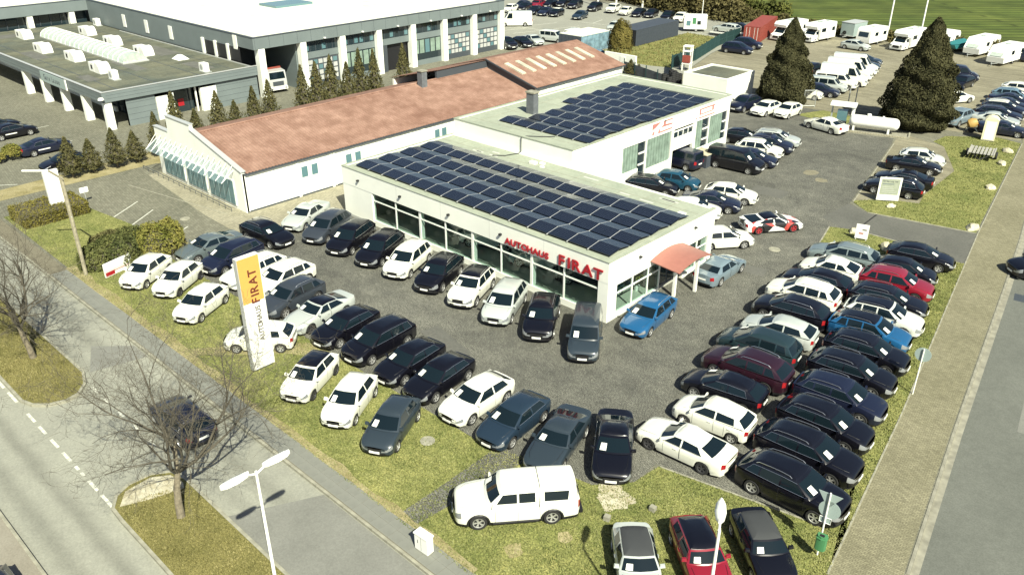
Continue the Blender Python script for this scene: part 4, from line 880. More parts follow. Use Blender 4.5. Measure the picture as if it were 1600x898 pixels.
# right side glazing
ys = [36.5, 38.2, 39.9, 41.2]
for y in ys + [44.0, 45.6]: P3(S, 'mullion', 'white_metal', X1 - .13, X1 - .04, y - .05, y + .05, .35, 2.3)
for a, b in ((36.5, 38.2), (38.2, 39.9), (39.9, 41.2), (44.0, 45.6), (45.6, 46.9)):
    f = P3(S, 'window', 'white_metal', X1 - .12, X1 - .05, a + .05, b - .05, 1.62, 1.70); P3(f, 'pane', 'glass', X1 - .09, X1 - .08, a + .05, b - .05, .35, 1.62); P3(f, 'pane', 'glass', X1 - .09, X1 - .08, a + .05, b - .05, 1.70, 2.3)
P3(S, 'plinth', 'white_wall', X1 - .25, X1, 36.5, 41.2, 0, .34); P3(S, 'plinth', 'white_wall', X1 - .25, X1, 44.0, 46.9, 0, .34)
d = P3(S, 'entrance_door', 'grey_dark', X1 - .45, X1 - .38, 41.3, 43.9, .1, 2.25); P3(d, 'pane', 'pane', X1 - .375, X1 - .36, 41.5, 42.5, .25, 2.1); P3(d, 'pane', 'pane', X1 - .375, X1 - .36, 42.7, 43.7, .25, 2.1)
for x in (-49.6, -44.6, -39.4, -34.4): P3(S, 'wall_lamp', 'black', x, x + .16, Y0 - .2, Y0 - .02, 3.25, 3.37)
for y in (38.6, 44.9): P3(S, 'wall_lamp', 'black', X1 + .02, X1 + .2, y, y + .14, 3.4, 3.5)
# letters
def text(parent, s, size, mat, loc, rot, depth=.03, sx=1., name='letter', bold=.0):
    cu = bpy.data.curves.new('letters', 'FONT'); cu.body = s; cu.size = size; cu.extrude = depth; cu.offset = bold
    t = bpy.data.objects.new('t', cu); col.objects.link(t); dg = bpy.context.evaluated_depsgraph_get(); me = bpy.data.meshes.new_from_object(t.evaluated_get(dg)); bpy.data.objects.remove(t)
    me.materials.clear(); o = link(name, me, M[mat], parent, loc, rot, (sx, 1, 1)); return o
def word(parent, s, size, mat, org, dx, rot, sx=1., bold=.01, depth=.03, widths=None):
    """letters one by one along dx from org (parent space)"""
    p = Vector(org)
    for ch in s:
        if ch != ' ': text(parent, ch, size, mat, p, rot, depth, sx, bold=bold)
        w_ = {'I': .30, 'T': .62, 'F': .62, 'L': .6, 'i': .3, 'l': .3, 'W': 1., 'M': .92, ' ': .45}.get(ch, .74) * size * sx
        p = p + Vector(dx) * w_
sg = empty('roof_letters', (-33.9, 35.5, 2.8), 0, 'red sign letters mounted along the white showroom front fascia', 'sign')
word(sg, 'AUTOHAUS', .60, 'red_sign', (0, 0, .02), (1, 0, 0), (PI / 2, 0, 0), 1.14, .014)
word(sg, 'FIRAT', .98, 'red_sign', (4.55, 0, -.02), (1, 0, 0), (PI / 2, 0, 0), 1.18, .022)
# solar arrays
def solar(x0, n, y, z, mesh=[None]):
    pass
def array(name, rows, label, loc, zr):
    root = empty(name, loc, 0, label, 'solar panels')
    pm = MB().box(0, 1.60, 0, 1.02, -.02, .02).mesh('solar_panel')
    ln = MB()
    for k in range(1, 10): ln.box(1.6 * k / 10 - .004, 1.6 * k / 10 + .004, .01, 1.01, .019, .0225)
    for k in range(1, 6): ln.box(.01, 1.59, 1.02 * k / 6 - .004, 1.02 * k / 6 + .004, .019, .0222)
    lm = ln.mesh('cell_grid'); fm = MB().box(-.045, .0, -.12, 1.06, -.03, .022).mesh('mounting_rail')
    th = math.atan2(.15, 1.0)
    for x0, n, y in rows:
        for i in range(n):
            for bk in (0, 1):
                x = x0 + i * 1.645
                o = link('solar_panel', pm, M['solar'], root, (x - loc[0], (y if not bk else y + 1.03) - loc[1], (.10 if not bk else .252)), ((th if not bk else -th), 0, 0))
                link('cell_grid', lm, M['solar_line'], o)
                link('mounting_rail', fm, M['alu'], root, (x - loc[0] + .005, (y if not bk else y + 1.03) - loc[1], (.10 if not bk else .252)), ((th if not bk else -th), 0, 0))
    return root
array('solar_array', [(-50.6, 15, 36.25 + 2.19 * k) for k in range(4)], 'four rows of dark solar panels on the glass showroom roof', (-38.5, 36.25, HT), 0)
array('solar_array', [(-48.1, 6, 49.75), (-46.75, 5, 51.95), (-46.75, 5, 54.1), (-46.75, 5, 56.2), (-48.2, 6, 58.3), (-48.2, 6, 60.4), (-48.2, 6, 62.5), (-48.2, 6, 64.6), (-48.2, 6, 66.7)], 'nine rows of dark solar panels on the taller workshop roof', (-43, 49.6, 5.33), 0)
# cables and vent blocks on the showroom roof
cb = empty('roof_cable', (-44.5, 47, 4.05), 0, 'dark cable running down the wall between the two flat roofs', 'cable')
link('wire', MB().tube([(-.2, -1.6, .02), (.6, -.9, .02), (1.0, .25, .04), (1.0, .5, .1), (1.0, .52, 1.3), (1.2, .9, 1.36), (2.4, 1.9, 1.33), (3.0, 2.4, 1.36)], .035, 5).mesh('wire'), M['black'], cb)
for i, (x, y, s_) in enumerate([(-41.0, 46.2, .28), (-40.4, 46.6, .2), (-39.9, 46.0, .16), (-26.6, 45.0, .25)]):
    tag(MB().box(-s_, s_, -s_ * .7, s_ * .7, 0, s_ * .7).build('roof_block', M['white_metal'], None, None, (x, y, 4.005)), ['largest white block near the middle of the showroom roof back edge', 'small white block beside the largest one on the showroom roof', 'smallest white block on the showroom roof back edge', 'white block at the right end of the showroom roof panels'][i], 'roof block')
# entrance canopy
C_ = empty('entrance_canopy', (-24.6, 41.8, 0), 0, 'curved salmon red entrance canopy on two white posts', 'canopy')
mb = MB(); N_ = 8
for i in range(N_ + 1):
    t = i / N_; y = 39.9 + 3.7 * t; z = 2.55 + .42 * math.sin(PI * min(1, t * .8 + .08)); 
    for x, dz in ((-25.46, .08), (-23.3, -.08)): mb.v += [(x, y, z + dz), (x, y, z + dz - .06)]
for i in range(N_):
    a = i * 4; b = a + 4
    mb.f += [(a, a + 2, b + 2, b), (a + 1, b + 1, b + 3, a + 3), (a, b, b + 1, a + 1), (a + 2, a + 3, b + 3, b + 2)]
mb.f += [(0, 1, 3, 2), (N_ * 4, N_ * 4 + 2, N_ * 4 + 3, N_ * 4 + 1)]
PM(C_, 'canopy_sheet', 'salmon', mb, 50)
P3(C_, 'post', 'white_metal', -24.55, -24.37, 41.3, 41.48, 0, 2.85); P3(C_, 'post', 'white_metal', -23.95, -23.77, 42.87, 43.05, 0, 2.75)
P3(C_, 'post', 'white_metal', -23.9, -23.78, 40.3, 40.42, 2.3, 2.42) if False else None
# ---- workshop
W_ = bld('workshop', (-45, 60, 0), 'taller white flat roofed workshop behind the glass showroom')
a0, a1, b0, b1, hh = -51.5, -38.2, 47.6, 71.6, 5.35
P3(W_, 'front_wall', 'white_wall', a0, a1, b0, b0 + .3, 0, hh); P3(W_, 'back_wall', 'white_wall', a0, a1, b1 - .3, b1, 0, hh)
P3(W_, 'left_wall', 'white_wall', a0, a0 + .3, b0 + .3, b1 - .3, 0, hh)
P3(W_, 'side_band', 'white_wall', a1 - .3, a1, b0 + .3, b1 - .3, 3.95, hh); 
for y0_, y1_, z1_ in ((47.9, 54.2, 3.95), (54.2, 56.6, 1.7), (56.6, 57.7, .9), (57.7, 61.6, 1.3), (61.6, 61.95, 3.95), (65.35, 65.6, 3.95), (65.6, 71.3, 1.25)): P3(W_, 'side_wall', 'white_wall', a1 - .3, a1 - .002, y0_, y1_, 0, z1_)
P3(W_, 'flat_roof', 'roof_felt', a0 + .25, a1 - .25, b0 + .25, b1 - .25, 5.1, hh - .03)
for q in ((a0 - .03, a0 + .22, b0 + .22, b1 - .2), (a1 - .22, a1 + .05, b0 + .22, b1 - .2), (a0 - .03, a1 + .05, b1 - .2, b1 + .04), (a0 - .03, a1 + .05, b0 - .04, b0 + .22)): P3(W_, 'roof_edge', 'roof_felt', q[0], q[1], q[2], q[3], hh, hh + .07)
def blinds(y0, y1, z0, z1, n):
    f = P3(W_, 'window', 'pane', a1 - .16, a1 - .1, y0, y1, z0, z1)
    for k in range(n): P3(f, 'blind', 'blind', a1 - .09, a1 - .07, y0 + (y1 - y0) * k / n + .02, y0 + (y1 - y0) * (k + 1) / n - .02, z0 + .02, z1 - .02)
    P3(f, 'frame', 'white_metal', a1 - .1, a1 + .01, y0 - .05, y0 + .02, z0, z1)
blinds(54.25, 56.55, 1.7, 3.9, 6); blinds(57.75, 61.5, 1.3, 3.95, 9); blinds(65.65, 66.85, 1.25, 3.95, 3); blinds(68.0, 70.4, 1.25, 3.95, 7)
for y0_, y1_ in ((56.65, 57.65), (66.9, 67.95), (70.45, 71.25)):
    f = P3(W_, 'window', 'pane', a1 - .14, a1 - .1, y0_, y1_, .9 if y0_ < 60 else 1.25, 3.93)
    for z in (1.9, 2.9): P3(f, 'frame', 'white_metal', a1 - .1, a1 - .02, y0_, y1_, z, z + .12)
    P3(f, 'frame', 'white_metal', a1 - .1, a1 + .012, y1_ - .06, y1_ + .03, .9, 3.95)
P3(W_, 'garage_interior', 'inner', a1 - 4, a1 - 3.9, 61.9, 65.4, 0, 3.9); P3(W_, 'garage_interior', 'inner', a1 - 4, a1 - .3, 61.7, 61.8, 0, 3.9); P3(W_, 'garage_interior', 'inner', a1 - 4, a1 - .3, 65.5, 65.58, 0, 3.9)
g = P3(W_, 'garage_door', 'white_metal', a1 - .2, a1 - .1, 61.97, 65.33, 1.95, 3.1)
P3(g, 'frame', 'white_metal', a1 - .2, a1 - .1, 61.97, 65.33, 3.62, 3.72)
for k in range(5): P3(g, 'frame', 'white_metal', a1 - .2, a1 - .1, 61.97 + k * .82, 62.05 + k * .82, 3.1, 3.62)
for k in range(4): P3(g, 'pane', 'pane', a1 - .17, a1 - .15, 62.05 + k * .82, 62.79 + k * .82, 3.1, 3.62)
def wtag(o, l, c): return tag(o, l, c)
L1 = empty('faded_sign', (a1 + .02, 58.4, 4.2), 0, 'faded red lettering left of the garage door on the white band', 'sign')
L2 = empty('faded_sign', (a1 + .02, 65.9, 4.2), 0, 'faded red outlined box sign right of the garage door on the white band', 'sign')
def flat(parent, pts, mat, name='stroke'):
    vs = [(0.0, y, z) for y, z in pts] + [(.02, y, z) for y, z in pts]; n = len(pts)
    link(name, MB().add(vs, [tuple(range(n))[::-1], tuple(range(n, 2 * n))] + [(i, (i + 1) % n, (i + 1) % n + n, i + n) for i in range(n)]).mesh(name), M[mat], parent)
flat(L1, [(0, .45), (0, .95), (1.25, .95), (.5, .6)], 'faded_red'); flat(L1, [(1.3, .45), (1.7, .62), (1.7, .95), (2.0, .95), (2.0, .6), (3.1, .52), (3.1, .42)], 'faded_red'); flat(L1, [(1.75, .86), (3.1, .86), (3.1, .95), (1.75, .95)], 'faded_red')
flat(L1, [(0, 0), (.25, 0), (.35, .3), (.1, .25)], 'faded_red'); flat(L1, [(.9, 0), (3.1, .02), (3.1, .12), (1.15, .1), (1.15, .35), (1.0, .3)], 'faded_red')
for q in (((.1, .75), (2.8, .75), (2.8, .85), (.1, .85)), ((.1, .3), (.3, .3), (.3, .75), (.1, .75)), ((2.3, .35), (2.55, .35), (2.55, .75), (2.3, .75)), ((.3, .3), (2.3, .3), (2.3, .37), (.3, .37)), ((.0, -.02), (2.8, -.02), (2.8, .06), (.0, .06)), ((-.5, 0), (-.35, 0), (-.35, .14), (-.5, .14))): flat(L2, list(q), 'faded_red')
tag(P3(bld('chimney', (-47.7, 53.6, 5.3), 'grey slate clad chimney on the workshop roof behind the solar panels', 'chimney'), 'shaft', 'brick_grey', -48.2, -47.35, 53.3, 53.95, 5.3, 7.15))
ch = [o for o in bpy.data.objects if o.name == 'chimney'][0]; P3(ch, 'cap', 'kerb', -48.27, -47.28, 53.23, 54.02, 7.15, 7.28)
# ---- long hall with terracotta roof
def corr_roof(name, x0, z0, x1, z1, y0, y1, parent, step=.30, amp=.03):
    """corrugated sheet sloping from (x0,z0) to (x1,z1), ridges run down the slope"""
    mb = MB(); n = int((y1 - y0) / (step / 4)); 
    for i in range(n + 1):
        y = y0 + (y1 - y0) * i / n; h = amp * math.cos(2 * PI * (y - y0) / step)
        mb.v += [(x0, y, z0 + h), (x1, y, z1 + h)]
    mb.f = [(2 * i, 2 * i + 1, 2 * i + 3, 2 * i + 2) for i in range(n)]; 
    return PM(parent, name, 'tile', mb, 60)
LH = bld('long_hall', (-64, 48, 0), 'long low white hall with a terracotta gable roof')
P3(LH, 'wall', 'white_wall', -57.75, -57.5, 30.3, 65, 0, 3.25); P3(LH, 'wall', 'white_wall', -71.6, -71.3, 30.3, 65, 0, 3.2); P3(LH, 'wall', 'white_wall', -71.3, -57.75, 64.7, 65, 0, 3.2)
P3(LH, 'gutter', 'grey_dark', -57.5, -57.28, 30.4, 47.55, 3.12, 3.24); P3(LH, 'gutter', 'grey_dark', -57.5, -57.28, 47.6, 64.9, 3.12, 3.24)
for y in (35.3, 38.7, 44.8, 49.2, 55, 60): P3(LH, 'pilaster', 'white_wall', -57.5, -57.44, y - .12, y + .12, 0, 3.1)
for y in (38.95, 30.45): PM(LH, 'downpipe', 'white_metal', MB().tube([(-57.4, y, 3.15), (-57.4, y, .1)], .05, 6))
for y in (35.55, 36.55, 40.1, 41.1, 46.85, 47.75, 50.5, 51.4):
    f = P3(LH, 'window', 'white_metal', -57.52, -57.44, y, y + .74, 1.55, 2.6); P3(f, 'pane', 'pane_blue' if y < 45 or y > 49 else 'white_wall', -57.435, -57.43, y + .07, y + .67, 1.62, 2.53)
corr_roof('roof', -57.35, 3.27, -64.7, 5.08, 30.55, 65.0, LH); corr_roof('roof', -64.7, 5.08, -72.0, 3.27, 30.55, 65.0, LH)
PM(LH, 'ridge_cap', 'tile', MB().tube([(-64.7, 30.55, 5.10), (-64.7, 65, 5.10)], .11, 6))
# gable wall with stepped parapet and glazed bays
gb_ = MB(); gp_ = [(-57.5, 0), (-57.5, 3.4), (-65.0, 5.3), (-65.0, 5.55), (-68.6, 5.0) if False else (-65.0, 5.75), (-69.2, 5.75), (-69.2, 4.35), (-71.9, 4.35), (-71.9, 0)]
gb_.v = [(x, 30.2, z) for x, z in gp_] + [(x, 30.5, z) for x, z in gp_]; n = len(gp_); gb_.f = [tuple(range(n))[::-1], tuple(range(n, 2 * n))] + [(i, (i + 1) % n, (i + 1) % n + n, i + n) for i in range(n)]
PM(LH, 'gable_wall', 'white_wall', gb_)
P3(LH, 'parapet_cap', 'alu', -69.25, -64.95, 30.14, 30.56, 5.75, 5.82); P3(LH, 'parapet_cap', 'alu', -71.95, -69.25, 30.14, 30.56, 4.35, 4.42)
PM(LH, 'parapet_cap', 'alu', MB().add([(-57.4, 30.12, 3.41), (-65, 30.12, 5.34), (-65, 30.58, 5.34), (-57.4, 30.58, 3.41), (-57.4, 30.12, 3.47), (-65, 30.12, 5.41), (-65, 30.58, 5.41), (-57.4, 30.58, 3.47)], [(0, 3, 2, 1), (4, 5, 6, 7), (0, 1, 5, 4), (1, 2, 6, 5), (2, 3, 7, 6), (3, 0, 4, 7)]))
for x0_, x1_ in ((-70.9, -67.3), (-66.7, -63.5), (-62.9, -58.9)):
    f = P3(LH, 'window', 'white_metal', x0_ - .08, x1_ + .08, 30.12, 30.2, .28, 2.45)
    k = 5
    for i in range(k): P3(f, 'pane', 'pane_blue', x0_ + (x1_ - x0_) * i / k + .05, x0_ + (x1_ - x0_) * (i + 1) / k - .03, 30.09, 30.115, .35, 2.38)
# glass canopy with brackets
GC = empty('glass_canopy', (-65, 29.6, 2.6), 0, 'slanting glass canopy on white brackets along the hall gable', 'canopy')
for i in range(15):
    x = -71.6 + i * .93
    PM(GC, 'bracket', 'white_metal', MB().tube([(x, 30.15, 3.35), (x, 29.0, 2.55)], .035, 5)); PM(GC, 'tie_rod', 'white_metal', MB().tube([(x, 30.15, 3.75), (x, 29.1, 2.62)], .025, 4))
    if i < 14: PM(GC, 'glass_pane', 'canopy_glass', MB().add([(x + .05, 30.1, 3.33), (x + .88, 30.1, 3.33), (x + .88, 28.95, 2.55), (x + .05, 28.95, 2.55), (x + .05, 30.1, 3.35), (x + .88, 30.1, 3.35), (x + .88, 28.95, 2.57), (x + .05, 28.95, 2.57)], [(0, 1, 2, 3), (7, 6, 5, 4), (0, 4, 5, 1), (1, 5, 6, 2), (2, 6, 7, 3), (3, 7, 4, 0)]))
RL_ = empty('bicycle_rail', (-65, 29.4, 0), 0, 'low dark rail along the foot of the hall gable', 'rail')
PM(RL_, 'rail', 'grey_dark', MB().tube([(-74.2, 29.5, .35), (-58.6, 29.5, .35)], .03, 5))
for i in range(17): PM(RL_, 'post', 'grey_dark', MB().tube([(-74.2 + i * .975, 29.5, 0), (-74.2 + i * .975, 29.5, .36)], .025, 4))
chm = bld('chimney', (-66, 57, 4.4), 'grey slate clad chimney on the terracotta roof', 'chimney'); P3(chm, 'shaft', 'brick_grey', -64.35, -63.65, 54.6, 55.3, 4.6, 6.4); P3(chm, 'cap', 'kerb', -64.42, -63.58, 54.53, 55.37, 6.4, 6.5)
# rear hall, one step higher
RH = bld('rear_hall', (-65, 74, 0), 'rear hall with higher terracotta roof and a row of skylights')
P3(RH, 'wall', 'white_wall', -57.75, -57.5, 65.05, 80.5, 0, 4.05); P3(RH, 'wall', 'white_wall', -72, -57.75, 80.2, 80.5, 0, 4.0); P3(RH, 'wall', 'white_wall', -72.0, -71.7, 57.5, 80.2, 0, 4.0)
for y in (67, 70, 73, 76, 79): P3(RH, 'pilaster', 'white_wall', -57.5, -57.45, y - .08, y + .08, 2, 3.95)
mbg = MB().add([(-57.6, 65.0, 0), (-57.6, 65.0, 4.05), (-64.7, 65.0, 5.95), (-71.9, 65.0, 4.05), (-71.9, 65, 0), (-57.6, 65.06, 0), (-57.6, 65.06, 4.05), (-64.7, 65.06, 5.95), (-71.9, 65.06, 4.05), (-71.9, 65.06, 0)], [(4, 3, 2, 1, 0), (5, 6, 7, 8, 9), (0, 1, 6, 5), (1, 2, 7, 6), (2, 3, 8, 7), (3, 4, 9, 8)])
PM(RH, 'gable_wall', 'grey_dark', mbg)
P3(RH, 'step_wall', 'grey_dark', -64.9, -64.62, 57.5, 64.98, 4.6, 5.9)
corr_roof('roof', -57.2, 4.08, -64.7, 6.05, 64.85, 80.7, RH); corr_roof('roof', -64.7, 6.05, -72.3, 4.08, 64.85, 80.7, RH); corr_roof('roof', -64.5, 6.0, -72.3, 4.08, 57.4, 64.85, RH)
PM(RH, 'gutter', 'grey_dark', MB().box(-57.38, -57.18, 64.9, 80.65, 3.92, 4.02)); PM(RH, 'verge_board', 'grey_dark', MB().add([(-57.2, 64.75, 3.98), (-64.7, 64.75, 5.95), (-64.7, 64.75, 6.1), (-57.2, 64.75, 4.13), (-57.2, 64.85, 3.98), (-64.7, 64.85, 5.95), (-64.7, 64.85, 6.1), (-57.2, 64.85, 4.13)], [(0, 3, 2, 1), (4, 5, 6, 7), (0, 1, 5, 4), (1, 2, 6, 5), (2, 3, 7, 6), (3, 0, 4, 7)]))
for i in range(8):
    y = 65.9 + i * 1.72; za, zb_ = 5.55, 4.85
    PM(RH, 'skylight', 'skylight_m', MB().add([(-62.9, y, za + .14), (-60.2, y, zb_ + .14), (-60.2, y + .62, zb_ + .14), (-62.9, y + .62, za + .14), (-62.9, y, za - .1), (-60.2, y, zb_ - .1), (-60.2, y + .62, zb_ - .1), (-62.9, y + .62, za - .1)], [(0, 1, 2, 3), (7, 6, 5, 4), (0, 4, 5, 1), (1, 5, 6, 2), (2, 6, 7, 3), (3, 7, 4, 0)]))
# ---- white box annexe with flat roof beyond the workshop
AN = bld('annexe', (-49, 89, 0), 'small white flat roofed annexe beside the dark tyre stack')
P3(AN, 'wall', 'white_wall', -52.5, -46.6, 86.0, 92.4, 0, 2.9); P3(AN, 'roof', 'felt_dark', -52.2, -46.9, 86.3, 92.1, 2.9, 2.94)
for q in ((-52.5, -46.6, 86.0, 86.28), (-52.5, -46.6, 92.12, 92.4), (-52.5, -52.22, 86.28, 92.12), (-46.88, -46.6, 86.28, 92.12)): P3(AN, 'parapet', 'white_wall', q[0], q[1], q[2], q[3], 2.905, 3.12)
for i in range(5):
    for j in range(3):
        o = MB().lathe([(.16, -.1), (.3, -.12), (.33, 0), (.3, .12), (.16, .1)], 14).build('tyre_stack', M['rubber'], None, 40, (-53.9 - .75 * j, 86.2 + .72 * i, .15)) if False else None
TS = [empty('tyre_stack', (-54.0 - .75 * (i % 2), 85.4 + .75 * (i // 2), 0), 0, ('tyre stack in the row nearer the annexe, number %s from the hall side' if i % 2 == 0 else 'tyre stack in the row nearer the rear hall, number %s from the hall side') % ['one', 'two', 'three', 'four'][i // 2], 'tyres', 'stacks of tyres beside the annexe') for i in range(8)]
tm = MB().lathe([(.16, -.1), (.3, -.12), (.34, 0), (.3, .12), (.16, .1)], 12).mesh('tyre', 40)
for i, t_ in enumerate(TS):
    for k in range(10 + i % 3): link('tyre', tm, M['rubber'], t_, (0, 0, .13 + k * .24))
wb_ = bld('garden_wall', (-66, 95, 0), 'white wall with a door at the right end of the rear hall', 'wall'); P3(wb_, 'wall', 'white_wall', -69.5, -64.3, 92.9, 93.2, 0, 2.3); P3(wb_, 'door', 'white_metal', -66.8, -66.0, 92.85, 92.9, .1, 2.0)
wb2 = bld('garden_wall', (-58, 88, 0), 'low white wall running behind the workshop roof to the annexe', 'wall'); P3(wb2, 'wall', 'white_wall', -58.2, -53, 84.4, 84.7, 0, 1.6)
# ---- grey showroom on the left (flat mossy roof, white pillars)
GH = bld('grey_showroom', (-112, 41, 0), 'left grey flat roofed showroom with white pillars and barrel skylight')
P3(GH, 'flat_roof', 'felt_dark', -136, -89.1, 32.9, 50.6, 3.6, 3.9)
P3(GH, 'fascia', 'grey_clad', -136, -88.8, 32.6, 32.9, 2.95, 4.0); P3(GH, 'fascia', 'grey_clad', -89.1, -88.8, 32.9, 50.8, 2.95, 4.0)
P3(GH, 'roof_edge', 'alu', -136, -88.75, 32.55, 32.85, 4.0, 4.05); P3(GH, 'roof_edge', 'alu', -89.05, -88.75, 32.85, 50.8, 4.0, 4.05)
for z in (3.3, 3.65):
    P3(GH, 'panel_joint', 'grey_dark', -88.8, -88.79, 33, 50.7, z, z + .015); P3(GH, 'panel_joint', 'grey_dark', -136, -89, 32.59, 32.6, z, z + .015)
for x in (-89.2, -94.7, -100.6, -106.4, -112.3): 
    P3(GH, 'pillar', 'white_wall', x - .35, x + .25, 32.7, 33.5, 0, 2.95)
P3(GH, 'glass_front', 'pane', -135, -92.5, 36.9, 37.0, 0, 2.95)
for i in range(15): P3(GH, 'mullion', 'grey_dark' if i % 3 else 'white_wall', -134 + i * 2.9, -133.85 + i * 2.9 + (0 if i % 3 else .25), 36.75, 36.9, 0, 2.95)
P3(GH, 'soffit', 'white_wall', -136, -89.1, 32.9, 36.9, 2.93, 2.97)
P3(GH, 'low_wall', 'white_wall', -134, -96, 36.5, 36.74, 0, .5)
P3(GH, 'wall', 'grey_clad', -89.5, -89.1, 35.0, 38.2, 0, 2.95); PM(GH, 'angled_wall', 'grey_clad', MB().prism([(-89.1, 35.0), (-89.5, 35.0), (-91.8, 36.9), (-91.5, 37.1)][::-1], 0, 2.95, True))
P3(GH, 'white_panel', 'white_wall', -89.5, -89.05, 38.3, 39.6, 0, 2.5); P3(GH, 'white_panel', 'white_wall', -89.5, -89.05, 39.95, 40.3, .1, 2.7)
P3(GH, 'entrance', 'pane', -90.6, -90.5, 40.3, 43.2, 0, 2.9); P3(GH, 'entrance_post', 'white_metal', -89.6, -89.4, 43.0, 43.15, 0, 2.9); P3(GH, 'red_board', 'red_sign', -90.49, -90.46, 41.3, 42.0, .7, 1.5)
P3(GH, 'white_panel', 'white_wall', -89.5, -89.02, 43.5, 45.4, 0, 2.6); P3(GH, 'wall', 'grey_clad', -89.5, -89.1, 45.4, 50.75, 0, 2.95); P3(GH, 'wall', 'grey_dark', -134, -89.6, 48, 50.7, 0, 2.9)
for z in (.6, 1.2, 1.8, 2.4): P3(GH, 'panel_joint', 'grey_dark', -89.1, -89.09, 45.5, 50.7, z, z + .02); P3(GH, 'panel_joint', 'grey_dark', -89.1, -89.09, 35.05, 38.2, z, z + .02)
sp = empty('fascia_sign', (-101, 32.5, 3.4), 0, 'pale sign panel with dark lettering on the grey fascia', 'sign'); link('board', MB().box(-4.3, 2.9, -.06, .03, -.62, .5).mesh('board'), M['sign_back'], sp); link('edge', MB().box(2.9, 3.15, -.08, .03, -.62, .55).mesh('edge'), M['white_metal'], sp)
word(sp, 'Gute Laune', .85, 'grey_dark', (-3.3, -.07, -.28), (1, 0, 0), (PI / 2, 0, 0), .82, 0, .01)
PM(GH, 'corner_lamp', 'white_metal', MB().lathe([(0, .25), (.25, .2), (.32, 0), (0, -.05)], 12, Matrix.Translation((-88.65, 32.4, 3.35))))
SK = empty('barrel_skylight', (-114.5, 42.1, 3.9), 0, 'long arched barrel skylight on the mossy grey roof', 'skylight')
nb = 18
for i in range(nb):
    mb = MB(); x0_, x1_ = -13 + i * 26 / nb, -13 + (i + 1) * 26 / nb
    for k in range(9):
        t = PI * k / 8; mb.v += [(x0_ + .06, -1.5 * math.cos(t), .15 + .95 * math.sin(t)), (x1_ - .06, -1.5 * math.cos(t), .15 + .95 * math.sin(t))]
    mb.f = [(2 * k, 2 * k + 1, 2 * k + 3, 2 * k + 2) for k in range(8)] + [tuple(range(0, 18, 2)), tuple(range(17, 0, -2))]; link('glazing', mb.mesh('glazing', 40), M['canopy_lite'] if 'canopy_lite' in M else M['sign_back'], SK)
    link('rib', MB().tube([(x0_, -1.53 * math.cos(PI * k / 8), .15 + .98 * math.sin(PI * k / 8)) for k in range(9)], .05, 4).mesh('rib'), M['white_metal'], SK)
link('kerb', MB().box(-13.1, 13.1, -1.6, 1.6, 0, .15).mesh('kerb'), M['alu'], SK)
def hvac(x, y, kind, lab, z=3.9, rz=0):
    o = empty('roof_fan', (x, y, z), rz, lab, 'roof fan')
    if kind == 0:
        link('fan_box', MB().box(-.9, .5, -.6, .6, 0, 1.0).mesh('fan_box'), M['white_metal'], o); link('vent_hole', MB().box(-.3, .1, -.63, -.6, .3, .75).mesh('vent_hole'), M['black'], o)
        mb = MB(); pr = [(.7, 0), (.7, .9), (1.1, 1.15), (1.6, 1.1), (2.0, .75), (2.2, .1), (2.2, 0)]; n = len(pr); mb.v = [(x_, -.65, z_) for x_, z_ in pr] + [(x_, .65, z_) for x_, z_ in pr]; mb.f = [tuple(range(n)), tuple(range(n, 2 * n))[::-1]] + [(i, i + n, (i + 1) % n + n, (i + 1) % n) for i in range(n)]; link('duct_bend', mb.mesh('duct_bend'), M['white_metal'], o)
    elif kind == 1:
        link('unit', MB().box(-.5, .5, -.35, .35, .1, 1.0).mesh('unit'), M['white_metal'], o); link('fan_grille', MB().lathe([(0, 0), (.3, 0), (.32, -.02)], 14, Matrix.Translation((0, -.37, .55)) @ Matrix.Rotation(PI / 2, 4, 'X')).mesh('fan_grille'), M['galv'], o)
        link('foot', MB().box(-.6, .9, -.4, .4, 0, .1).mesh('foot'), M['galv'], o)
    return o
for i, (x, y, k) in enumerate([(-129.2, 38.9, 0), (-117.2, 37.0, 0), (-109, 37.7, 0), (-100.3, 37.1, 0), (-125.7, 46.0, 0), (-115.6, 45.2, 0), (-106.2, 45.0, 0)]):
    hvac(x, y, 0, ['white roof fan and duct at the far left of the mossy roof', 'white roof fan and duct second along the near roof side', 'white roof fan and duct third along the near roof side', 'white roof fan and duct nearest the grey front corner', 'white roof fan and duct beyond the far end of the barrel skylight', 'white roof fan and duct behind the middle of the barrel skylight', 'white roof fan and duct behind the near end of the barrel skylight'][i])
hvac(-94.6, 36.5, 1, 'small white air unit on the roof near the front corner'); hvac(-90.9, 45.3, 1, 'small white air unit near the right roof edge'); hvac(-131.5, 50.0, 1, 'white air unit at the foot of the back grey wall')
tag(MB().add([(-.9, -.7, 0), (.9, -.7, 0), (.9, .7, 0), (-.9, .7, 0), (-.3, -.2, .5), (.3, -.2, .5), (.3, .2, .5), (-.3, .2, .5)], [(0, 1, 5, 4), (1, 2, 6, 5), (2, 3, 7, 6), (3, 0, 4, 7), (4, 5, 6, 7)]).build('roof_dome', M['white_metal'], None, None, (-99.6, 46.8, 3.9)), 'white pyramid roof light right of the barrel skylight', 'roof light')
